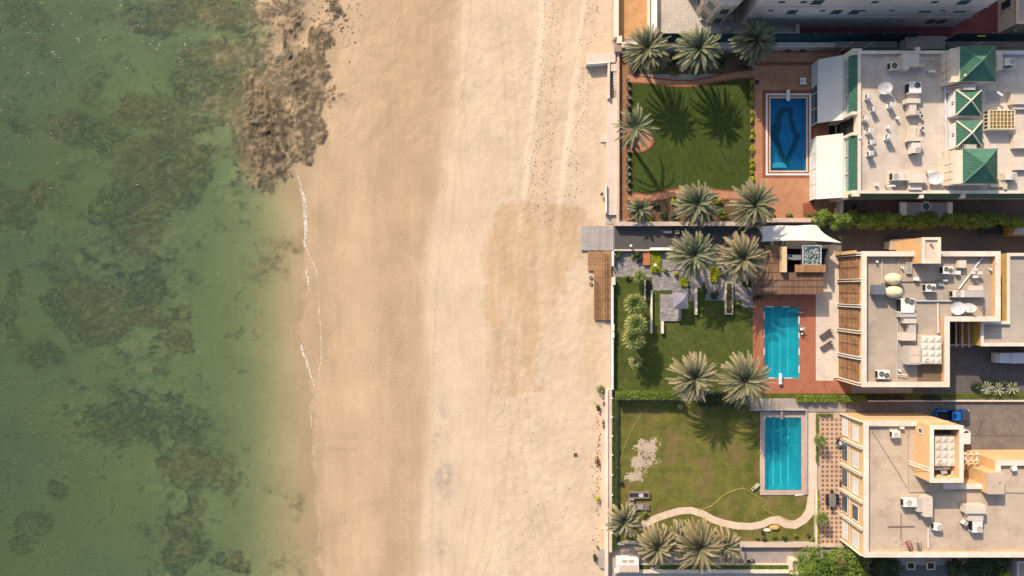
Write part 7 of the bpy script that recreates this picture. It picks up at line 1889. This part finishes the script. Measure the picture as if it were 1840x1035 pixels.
def hull(px, py, L, w, ang, mat, label):
    x, y = P(px, py, 8.1); t = thing('small_boat', label, 'boat', (x, y, Z3), 'two small upturned hulls on the tan roof'); c, s = math.cos(ang), math.sin(ang)
    mb = MB(); n = 9; rows = []
    for i in range(n):
        u = i / (n - 1) * 2 - 1; ww = w / 2 * math.sqrt(max(0.02, 1 - abs(u) ** 2.2)) * (1 - .3 * (u > 0) * u)
        rows.append([(x + c * u * L / 2 - s * ww * k, y + s * u * L / 2 + c * ww * k, 7.7 + .35 * (1 - k * k) * (1 - u * u) + .02) for k in (-1, -.5, 0, .5, 1)])
    for a, b in zip(rows[:-1], rows[1:]):
        for k in range(4): mb.face([a[k], b[k], b[k + 1], a[k + 1]])
    mb.build('hull', mat, t, smooth=True)
    mb = MB(); mb.tube([tuple(Vector(r[2]) + Vector((0, 0, .03))) for r in rows], .035, 5); mb.build('keel', ACW, t)
    mb = MB()
    for u in (-.3, .3): mb.rbox(x + c * u * L, y + s * u * L, .12, w * .9, Z3, 7.69, ang)
    mb.build('rest', DUCTG, t)
hull(1636, 980, 2.3, .95, math.radians(112), M('red_brown_hull', (.27, .11, .08), var=.15), 'larger red brown hull near the south parapet')
hull(1654, 982, 1.7, .75, math.radians(95), M('purple_brown_hull', (.16, .11, .12), var=.15), 'smaller purple brown hull near the south parapet')
pipe('double pale pipe running to the south parapet of the tan roof', [(1667, 948), (1667, 985)], .08, Z3, WHITE); pipe('thin pale pipe right of the double pipe', [(1671, 928), (1671, 960), (1671, 985)], .05, Z3, DUCTG)
pipe('thin dark cable crossing the tan roof from the north parapet', [(1566, 774), (1590, 812), (1615, 852), (1628, 875)], .035, Z3, M('dark_pipe', (.18, .15, .12)))
pipe('pale pipe line across the tan roof below the tower', [(1633, 884), (1660, 884), (1700, 883), (1760, 884), (1840, 885)], .045, Z3, STEEL)
pipe('thin pipe running down beside the orange tower wall', [(1631, 766), (1631, 820), (1632, 880)], .045, Z3, STEEL)
pipe('thin cable along the right part of the tan roof', [(1791, 885), (1792, 930), (1791, 980)], .03, Z3, DUCTG)
t = thing('roof_ladder', 'cream ladder leaning from the tan roof up to the orange tower', 'ladder', (*P(1636, 832, 8), Z3)); mb = MB()
a = Vector((*P(1636, 832, 8.2), 7.6)); b = Vector((*P(1673, 845, 12), 12.0))
for s in (-.28, .28): mb.tube([a + Vector((0, s, 0)), b + Vector((0, s, 0))], .05, 6)
mb.build('stringer', WHITE, t); mb = MB()
for k in range(11): p = a + (b - a) * (k + .5) / 11; mb.tube([p + Vector((0, -.28, 0)), p + Vector((0, .28, 0))], .04, 5)
mb.build('rung', WHITE, t)
for k, (a, b, w, d, ang, m_, lab) in enumerate([(1688, 843, 1.2, .4, 0, WHITE, 'white plank among the junk in the tower top'), (1702, 842, 1.2, .4, .05, WHITE, 'second white plank right of the first in the tower top'), (1716, 848, .7, 1.2, -.2, WHITE, 'tilted white panel in the corner of the tower top'), (1698, 849, 1.0, .7, .3, M('lilac_concrete', (.4, .35, .34)), 'greyish crumpled box in the tower top'), (1693, 857, .8, .5, -.4, DUCTG, 'small grey scrap at the tower parapet'), (1706, 858, .9, .3, .5, CREAM, 'thin cream batten on the tower junk')]):
    t = thing('scrap_panel', lab, 'scrap', (*P(a, b, 10), 9.4), 'scrap stored in the tower top'); x, y = P(a, b, 10.2); mb = MB(); mb.rbox(x, y, w, d, 9.9, 10.0, ang); mb.build('sheet', m_, t); mb = MB(); mb.rbox(x, y, w * .7, d * .7, 9.402, 9.898, ang); mb.build('base', DUCTG, t)

# ------------------------------------------------------------------ vehicles
def wheel(mbx, x, y, r=.38, w=.26):
    mbx.tube([(x, y - w / 2, r), (x, y + w / 2, r)], r, 16)
BLUE = M('blue_car_paint', (.01, .13, .50), rough=.25, var=.05, spec=.6); CARG = M('car_glass', (.015, .02, .03), rough=.1, spec=.6); TYRE = M('tyre_rubber', (.02, .02, .02), rough=.9)
t = thing('pickup_truck', 'bright blue pickup with dark bed and dark bonnet in the shaded drive', 'pickup truck', (*P(1712, 746), 0))
cx, cy = P(1712, 746, 1); 
def U(a, b): return (cx + a, cy + b)
x0_, x1_ = cx - 3.1, cx + 3.0; hw = 1.0
mb = MB(); mb.prism([U(-3.1, -.75), U(-2.9, -1.0), U(2.7, -.98), U(3.0, -.6), U(3.0, .6), U(2.7, .98), U(-2.9, 1.0), U(-3.1, .75)], .45, .95); mb.build('body', BLUE, t)
mb = MB(); mb.box(*U(-3.05, -.97), *U(-.75, -.85), .952, 1.3); mb.box(*U(-3.05, .85), *U(-.75, .97), .952, 1.3); mb.box(*U(-3.05, -.85), *U(-2.93, .85), .952, 1.3); mb.build('bed_side', BLUE, t)
mb = MB(); mb.box(*U(-2.92, -.84), *U(-.76, .84), .952, 1.0); mb.build('bed_floor', M('black_liner', (.02, .022, .025), var=.2), t)
mb = MB(); mb.tube([(cx - 2.6, cy + .7, 1.05), (cx - 2.3, cy + .78, 1.2), (cx - 1.2, cy + .7, 1.2)], .12, 6); mb.build('cargo_roll', M('light_blue_tarp', (.05, .25, .6), var=.1), t)
mb = MB(); mb.prism([U(-.75, -.95), U(1.7, -.95), U(1.7, .95), U(-.75, .95)], .952, 1.75, [U(-.6, -.78), U(.95, -.76), U(.95, .76), U(-.6, .78)]); cab = mb.build('cab_glass', CARG, t)
mb = MB(); mb.prism([U(-.62, -.79), U(.93, -.77), U(.93, .77), U(-.62, .79)], 1.752, 1.82); mb.build('cab_roof', BLUE, t)
mb = MB(); mb.box(*U(-.25, -.4), *U(.15, .4), 1.822, 1.84); mb.build('sunroof', CARG, t)
mb = MB(); mb.prism([U(1.75, -.93), U(2.7, -.9), U(2.95, -.55), U(2.95, .55), U(2.7, .9), U(1.75, .93)], .952, 1.08); mb.build('bonnet', M('dark_bonnet', (.05, .055, .07), rough=.3, spec=.5), t)
for a in (-2.1, 2.05):
    for s in (-1, 1):
        mb = MB(); wheel(mb, cx + a, cy + s * .95); w = mb.build('wheel', TYRE, t); mb = MB(); mb.tube([(cx + a, cy + s * 1.085, .38), (cx + a, cy + s * 1.10, .38)], .22, 12); mb.build('rim', STEEL, w)
for s in (-1, 1):
    mb = MB(); mb.box(*U(2.82, s * .72 - .17), *U(3.03, s * .72 + .17), .7, .88); mb.build('headlight', WHITE, t)
    mb = MB(); mb.box(*U(1.25, s * 1.12 - .1), *U(1.45, s * 1.12 + .1), 1.1, 1.3); mb.build('mirror', BLUE, t)
t = thing('delivery_van', 'long white roofed van parked in the shaded courtyard at the right edge', 'van', (*P(1822, 644), 0)); cx, cy = P(1825, 643.5, 2.2)
mb = MB(); mb.prism([U(-3.1, -.75), U(-2.9, -.92), U(3.1, -.95), U(3.1, .95), U(-2.9, .92), U(-3.1, .75)], .4, 1.3); mb.build('body', M('van_white', (.60, .62, .68), rough=.3, var=.03), t)
mb = MB(); mb.prism([U(-3.1, -.75), U(-2.95, -.9), U(-.75, -.93), U(-.75, .93), U(-2.95, .9), U(-3.1, .75)], 1.302, 2.2, [U(-2.75, -.7), U(-2.6, -.85), U(-.75, -.88), U(-.75, .88), U(-2.6, .85), U(-2.75, .7)]); mb.build('cab', M('van_white', (.6, .62, .68)), t)
mb = MB(); mb.box(*U(-.70, -.93), *U(3.1, .93), 1.302, 2.25); mb.build('cargo_box', M('van_white', (.6, .62, .68)), t)
mb = MB(); mb.face([(cx - 3.08, cy - .7, 1.32), (cx - 2.76, cy - .66, 2.1), (cx - 2.76, cy + .66, 2.1), (cx - 3.08, cy + .7, 1.32)]); mb.build('windscreen', CARG, t)
for a in (-2.2, 2.0):
    for s in (-1, 1): mb = MB(); wheel(mb, cx + a, cy + s * .86); mb.build('wheel', TYRE, t)
for s in (-1, 1): mb = MB(); mb.box(*U(-2.45, s * 1.08 - .1), *U(-2.3, s * 1.08 + .1), 1.4, 1.7); mb.build('mirror', TYRE, t)
t = thing('white_tank', 'white rounded end tank standing against the orange tower by the drive', 'tank', (*P(1737, 788), 0)); cx, cy = P(1737, 788, 1.6)
q = wr(1730, 779, 1744, 798, 1.6); mb = MB(); mb.box(*q, .2, 1.6); mb.build('tank_body', WHITE, t); mb = MB(); mb.ring((q[0] + q[2]) / 2, q[3], .2, 1.62, .5, .68, 22); mb.build('curved_end', WHITE, t); mb = MB(); mb.box(q[0] + .1, q[1] + .1, q[2] - .1, q[3] - .1, 0, .198); mb.build('base', DUCTG, t)
mb = MB()
for a, b in (((1744, 783), (1850, 783)), ((1758, 782), (1765, 754)), ((1757, 782), (1748, 770)), ((1791, 782), (1780, 771)), ((1824, 782), (1812, 772))): mb.ribbon([P(*a), P(*b)], .09, .0005, .004 + .002 * (a[0] % 3))
struct('paving_joint', mb, M('joint_line', (.07, .055, .05)))
t = thing('motorcycle', 'small brown scooter parked on the bottom lane', 'motorcycle', (*P(1348, 1009), 0)); cx, cy = P(1348, 1008, .8)
mb = MB()
for a in (-.75, .65): mb.tube([(cx + a, cy - .06, .3), (cx + a, cy + .06, .3)], .3, 14)
mb.build('wheel', TYRE, t); mb = MB(); mb.tube([(cx - .6, cy, .45), (cx, cy, .5), (cx + .3, cy, .8), (cx + .6, cy, .5)], .16, 8); mb.build('frame', M('rust_grey', (.2, .14, .1)), t)
mb = MB(); mb.rbox(cx - .35, cy, .8, .3, .75, .88, .05); mb.build('seat', TYRE, t); mb = MB(); mb.tube([(cx + .45, cy - .38, .98), (cx + .5, cy, 1.0), (cx + .45, cy + .38, .98)], .035, 6); mb.build('handlebar', BLACKM, t); mb = MB(); mb.rbox(cx - .95, cy, .5, .6, .7, 1.0, 0); mb.build('top_box', M('tan_hatch', (.5, .36, .24)), t)
t = thing('blue_tarp', 'bright blue scrap of plastic at the lane wall beside the small date palm', 'tarp', (*P(1331, 985), 0)); mb = MB(); x, y = P(1331, 986, .3); mb.prism([(x - .45, y - .15), (x + .4, y - .2), (x + .5, y + .15), (x - .3, y + .22)], .02, .3, [(x - .3, y - .1), (x + .3, y - .1), (x + .35, y + .1), (x - .2, y + .12)]); mb.build('sheet', M('bright_blue_plastic', (.02, .14, .5)), t)

# ------------------------------------------------------------------ garden furniture
def lounger_mk():
    t = thing('sun_lounger', 'grey sun lounger', 'sun lounger')
    G = M('charcoal_fabric', (.10, .085, .085), var=.1); mb = MB(); mb.frame(-.95, -.33, .95, .33, .06, .26, .32); mb.build('frame', BLACKM, t)
    mb = MB(); mb.box(-.9, -.31, .35, .31, .322, .40); mb.build('seat_cushion', G, t); mb = MB(); mb.prism([(.36, -.31), (.95, -.31), (.95, .31), (.36, .31)], .33, .40, None)
    mb.face([(.36, -.31, .41), (.36, .31, .41), (.95, .31, .75), (.95, -.31, .75)][::-1]); mb.face([(.95, -.31, .33), (.95, .31, .33), (.95, .31, .75), (.95, -.31, .75)]); mb.build('backrest', G, t)
    mb = MB(); mb.rbox(.80, 0, .2, .42, .72, .80); mb.build('pillow', M('pale_pillow', (.5, .49, .52)), t)
    for a in (-.85, .85):
        for b in (-.28, .28): mb = MB(); mb.box(a - .03, b - .03, a + .03, b + .03, 0, .258); mb.build('leg', BLACKM, t)
    return t
lp = Proto(lounger_mk)
lp.place(*P(1484, 600.5, .4), .05, math.radians(35), 1.2, 'upper grey sun lounger on the beige patio', 'pair of grey sun loungers on the patio'); lp.place(*P(1485, 621.5, .4), .05, math.radians(33), 1.2, 'lower grey sun lounger on the beige patio', 'pair of grey sun loungers on the patio')
t = thing('pool_lift', 'white pool lift chair at the right edge of the deck pool', 'pool lift', (*P(1441, 593), .04)); x, y = P(1441, 593, .8)
mb = MB(); mb.box(x - .3, y - .35, x + .2, y + .3, .04, .7); mb.build('base', BLACKM, t); mb = MB(); mb.box(x - .35, y - .05, x + .2, y + .4, .702, .85); mb.box(x - .1, y - .8, x + .2, y - .5, .6, .75); mb.build('seat', WHITE, t)
mb = MB(); mb.tube([(x, y + .2, .7), (x - .3, y + .95, 1.3)], .06, 6); mb.tube([(x, y + .3, 1.1), (x + .5, y + .4, 1.1)], .06, 6); mb.build('arm', WHITE, t)
mb = MB(); mb.tube([(x + .1, y, .7), (x + .1, y, 1.9)], .05, 6); mb.build('mast', STEEL, t)
t = thing('garden_table', 'small white table with a dark slot on the shaded brick terrace', 'table', (*P(1443, 145), 0)); q = wr(1437.5, 139.5, 1449, 151.5, .7); m_ = (q[1] + q[3]) / 2
mb = MB(); mb.box(q[0], q[1], q[2], m_ - .05, .62, .7); mb.box(q[0], m_ + .05, q[2], q[3], .62, .7); mb.build('top', WHITE, t); mb = MB(); mb.box(q[0] + .1, q[1] + .1, q[2] - .1, q[3] - .1, .3, .5); mb.build('shelf', BLACKM, t)
for a in (q[0] + .05, q[2] - .1):
    for b in (q[1] + .05, q[3] - .1): mb = MB(); mb.box(a, b, a + .05, b + .05, 0, .618); mb.build('leg', WHITE, t)
t = thing('round_planter', 'dark round ball planter by the top of the lime shrub strip', 'planter', (*P(1361, 147), 0)); x, y = P(1361, 147, .6); mb = MB(); mb.dome(x, y, .4, .38, .38, .36, 16, 6, True); mb.build('ball', BLACKM, t, smooth=True); mb = MB(); mb.cyl(x, y, 0, .12, .2); mb.build('foot', BLACKM, t)
t = thing('patio_table', 'grey oblong patio table with black chairs around it', 'table', (*P(1496, 899), .05)); cx, cy = P(1496, 899, .8)
mb = MB(); o_ = []
for k in range(24):
    a = 6.2832 * k / 24; e = 3; c_, s_ = math.cos(a), math.sin(a); o_.append((cx + .62 * math.copysign(abs(c_) ** (2 / e), c_), cy + 1.2 * math.copysign(abs(s_) ** (2 / e), s_)))
mb.prism(o_, .74, .8); mb.build('tabletop', M('slatted_grey_top', (.20, .20, .18), var=.1, brick=(.4, .12, .02, .35, 0)), t)
for a in (-.4, .4):
    for b in (-.9, .9): mb = MB(); mb.cyl(cx + a, cy + b, .05, .738, .04); mb.build('leg', BLACKM, t)
def chair_mk():
    t = thing('patio_chair', 'black patio chair', 'chair'); mb = MB(); mb.box(-.24, -.24, .24, .24, .42, .46); mb.build('seat', BLACKM, t); mb = MB(); mb.box(-.26, .22, .26, .27, .462, .9); mb.build('backrest', BLACKM, t)
    for a in (-.22, .22):
        for b in (-.22, .22): mb = MB(); mb.cyl(a, b, 0, .418, .02, .02, 6); mb.build('leg', BLACKM, t)
    mb = MB(); mb.box(-.3, -.2, -.262, .2, .6, .64); mb.box(.262, -.2, .3, .2, .6, .64); mb.build('armrest', BLACKM, t); return t
ch = Proto(chair_mk)
for (a, b, rz, l) in [(-.85, -.55, 90, 'black chair at the lower left of the patio table'), (-.85, .1, 90, 'black chair at the middle left of the patio table'), (-.85, .75, 90, 'black chair at the upper left of the patio table'), (.85, -.55, -90, 'black chair at the lower right of the patio table'), (.85, .1, -90, 'black chair at the middle right of the patio table'), (.85, .75, -90, 'black chair at the upper right of the patio table'), (0, 1.45, 0, 'black chair at the upper head of the patio table'), (0, -1.45, 180, 'black chair at the lower foot of the patio table')]:
    ch.place(cx + a, cy + b, .05, math.radians(rz), 1.0, l, 'black chairs around the patio table')
t = thing('hanging_chair', 'egg shaped dark basket chair with pale cushion at the orange villa wall', 'chair', (*P(1511, 797), .05)); cx, cy = P(1511, 797, 1)
mb = MB(); mb.dome(cx, cy, .55, .62, .8, -.4, 22, 5); mb.build('basket', M('wicker_grey', (.12, .12, .13), var=.2), t, smooth=True); mb = MB(); mb.rbox(cx + .15, cy, .5, .75, .56, .72); mb.build('cushion', M('pale_pillow', (.5, .49, .52)), t); mb = MB(); mb.tube([(cx + .5, cy - .6, .1), (cx + .75, cy, .2), (cx + .7, cy + .5, 1.9), (cx, cy + .3, 2.0)], .04, 6); mb.build('stand', WHITE, t)
t = thing('potted_plant', 'red leafed pot plant beside the egg shaped basket chair', 'potted plant', (*P(1511, 786), .05)); x, y = P(1511, 787, .8); mb = MB(); mb.cyl(x, y, .05, .5, .2, .28); mb.build('pot', TERRAP, t); mb = MB(); leaves(mb, random.Random(3), x, y, .7, .4, .35, .3, 60, .12, 4); mb.build('foliage', M('red_leaves', (.35, .08, .04), attr=(.2, .1, .03)), t)
t = thing('patio_grate', 'square dark brown drain cover on the checkered patio', 'drain cover', (*P(1512, 870), .05)); mb = MB(); mb.box(*wr(1509, 866, 1515, 875, .1), .059, .09); mb.build('cover', M('dark_brown_grate', (.07, .045, .03)), t); mb = MB(); mb.frame(*wr(1508.4, 865.4, 1515.6, 875.6, .1), .06, .058, .1); mb.build('rim', BLACKM, t)
t = thing('sun_lounger', 'weathered pale green lounger leaning at the corner of the pink bordered pool', 'sun lounger', (*P(1357, 876), 0)); cx, cy = P(1357.5, 875.5, .4); an = math.radians(42)
mb = MB(); mb.rbox(cx, cy, 1.7, .6, .3, .38, an); mb.build('seat', M('pale_green_plastic', (.42, .46, .33), var=.1), t); mb = MB(); mb.rbox(cx - .15, cy - .12, .06, .5, .382, .42, an); mb.rbox(cx - .35, cy - .32, .2, .5, .382, .45, an); mb.build('slat', BLACKM, t)
for s in (-1, 1): q = (cx + math.cos(an) * .7 * s, cy + math.sin(an) * .7 * s); mb = MB(); mb.rbox(q[0], q[1], .06, .5, 0, .298, an); mb.build('leg', STEEL, t)
t = thing('white_board', 'narrow white board lying at the lower right corner of the pink bordered pool', 'board', (*P(1436, 889), 0)); x, y = P(1436, 889.5, .1); mb = MB(); mb.prism([(x - .75, y - .15), (x - .5, y - .2), (x + .75, y - .0), (x + .8, y + .15), (x - .6, y + .1)], .02, .14); mb.build('plank', WHITE, t)
mb = MB(); mb.box(x - .3, y - .05, x + .3, y + .05, .141, .17); mb.build('strap', M('pale_pillow', (.5, .49, .52)), t)
# outdoor sofas
WOODG = M('grey_brown_wood', (.22, .165, .14), var=.2, stretch=(1, 5, 1))
t = thing('planter_bench', 'dark topped timber framed outdoor sofa with one pale cushion', 'sofa', (*P(1149, 891), 0)); q = wr(1129, 884.5, 1168, 896, .5)
mb = MB(); mb.frame(*q, .22, 0, .5); mb.build('frame', WOODG, t); mb = MB(); mb.box(q[0] + .22, q[1] + .22, q[2] - .22, q[3] - .22, .1, .36); mb.build('seat', M('navy_cushion', (.03, .035, .06)), t); mb = MB(); mb.box(q[0] + 1.9, q[1] + .25, q[0] + 2.7, q[3] - .25, .362, .46); mb.build('cushion', M('pale_pillow', (.5, .49, .52)), t)
t = thing('planter_bench', 'brown timber outdoor sofa with one pale cushion, below the dark topped one', 'sofa', (*P(1153, 911), 0)); q = wr(1137, 905, 1167, 917, .45)
mb = MB()
for k in range(6): mb.box(q[0], q[1] + k * .19, q[2], q[1] + k * .19 + .16, .3, .4)
mb.build('seat', WOODG, t); mb = MB(); mb.box(q[0] + .1, q[1] + .1, q[2] - .1, q[3] - .1, 0, .298); mb.build('base', WOODG, t); mb = MB(); mb.box(q[0] + .9, q[1] + .15, q[0] + 1.8, q[1] + 1.0, .402, .5); mb.build('cushion', M('grey_cushion', (.3, .28, .29)), t)
t = thing('armchair', 'small grey slatted garden armchair beside the outdoor sofas', 'chair', (*P(1134, 901), 0)); q = wr(1129.5, 896.5, 1139.5, 908, .45)
mb = MB()
for k in range(5): mb.box(q[0] + k * .2, q[1], q[0] + k * .2 + .15, q[3], .38, .44)
mb.build('seat', M('grey_slats', (.38, .33, .3), var=.1), t); mb = MB(); mb.box(q[0], q[3] - .1, q[2] - .05, q[3], .442, .85); mb.build('backrest', M('grey_slats', (.38, .33, .3)), t)
for a in (q[0] + .05, q[2] - .12):
    for b in (q[1] + .05, q[3] - .12): mb = MB(); mb.box(a, b, a + .06, b + .06, 0, .378); mb.build('leg', WOODG, t)
# rocks, hose
def rock(px, py, rx, ry, rz, mat, label, seed):
    R = random.Random(seed); x, y = P(px, py, .3); mb = MB(); mb.dome(x, y, 0, rx, ry, rz, 18, 6); mb.v = [(a + R.uniform(-.04, .04), b + R.uniform(-.04, .04), c + R.uniform(-.03, .03)) for a, b, c in mb.v]
    tag(mb.build('garden_rock', mat, None, True), label, 'rock', 'decorative rocks beside the curved path')
rock(1393, 949, .95, .5, .5, M('orange_sandstone', (.50, .29, .10), var=.12), 'large oval orange sandstone rock beside the curved path', 1)
rock(1380, 954, .7, .35, .3, M('white_rock', (.60, .55, .46), var=.1), 'flat white rock left of the orange one', 2)
rock(1286, 956, .4, .3, .3, DARKP, 'dark rock half hidden by the clump of date palms', 3)
def hose(label, pts, r, mat):
    o = []
    n = len(pts)
    for i in range(n - 1):
        p0, p1, p2, p3 = pts[max(0, i - 1)], pts[i], pts[i + 1], pts[min(n - 1, i + 2)]
        for k in range(6):
            t_ = k / 6; f = lambda j: .5 * (2 * p1[j] + (p2[j] - p0[j]) * t_ + (2 * p0[j] - 5 * p1[j] + 4 * p2[j] - p3[j]) * t_ ** 2 + (3 * p1[j] - p0[j] - 3 * p2[j] + p3[j]) * t_ ** 3)
            o.append((*P(f(0), f(1)), .06))
    mb = MB(); mb.tube(o, r, 6); tag(mb.build('garden_hose', mat), label, 'hose')
hose('yellow garden hose curling over the dry lawn to the lounger and the path', [(1255, 917), (1275, 910), (1285, 903), (1303, 888), (1322, 880), (1338, 878), (1352, 886), (1372, 898), (1377, 906), (1371, 912), (1388, 923), (1410, 933), (1425, 938)], .045, M('yellow_hose', (.42, .38, .12)))
hose('thin pale straight line of hose across the dry lawn from the hedge', [(1166, 729), (1147, 751), (1130, 785), (1118, 815), (1114, 838)], .04, M('tan_hose', (.40, .29, .16)))
for k, (a, b, lab) in enumerate([(1034, 817, 'small dark square slab lying on the sand')]):
    x, y = P(a, b, -.3); z = float(terrain_z(np.array([[x]]), np.array([[y]]))[0, 0]); t = thing('sand_slab', lab, 'slab', (x, y, z)); mb = MB(); mb.rbox(x, y, .6, .6, z - .02, z + .14, .05); mb.build('slab', M('dark_slab', (.10, .07, .06)), t)
t = thing('beach_tub', 'small blue grey tub beside the green palm at the wall', 'tub', (*P(1087, 703), -.4)); x, y = P(1087, 703, -.1); mb = MB(); mb.cyl(x, y, -.6, -.05, .28, .35); mb.build('tub', M('blue_grey_metal', (.13, .15, .19)), t); mb = MB(); mb.ring(x, y, -.05, 0, .3, .38); mb.build('rim', STEEL, t)
# cars half hidden at the north east lane
t = thing('service_trailer', 'open grey framed trailer on the dark lane at the right', 'trailer', (*P(1784, 417), 0)); q = wr(1766, 409, 1810, 423, 1.0)
mb = MB(); mb.frame(*q, .1, .6, .75); mb.build('frame', M('teal_steel', (.10, .16, .17)), t); mb = MB(); mb.box(q[0] + .1, q[1] + .1, q[2] - .1, q[3] - .1, .6, .66); mb.build('bed', BLACKM, t)
for a in (q[0] + 1, q[2] - 1): mb = MB(); mb.tube([(a, q[1] - .1, .3), (a, q[3] + .1, .3)], .3, 12); mb.build('wheel', TYRE, t)
t = thing('shed', 'brown walled shed with pale grey roof at the right edge of the dark lane', 'shed', (*P(1828, 412), 0)); q = wr(1823, 402, 1870, 421, 2.2); mb = MB(); mb.box(q[0] - .9, q[1] - .2, q[2], q[3], 0, 1.9); mb.build('shed_wall', M('brown_wood_wall', (.30, .17, .08), var=.2), t); mb = MB(); mb.box(*q, 1.91, 2.0); mb.build('roof_sheet', M('pale_grey_sheet', (.42, .42, .44), var=.06), t)
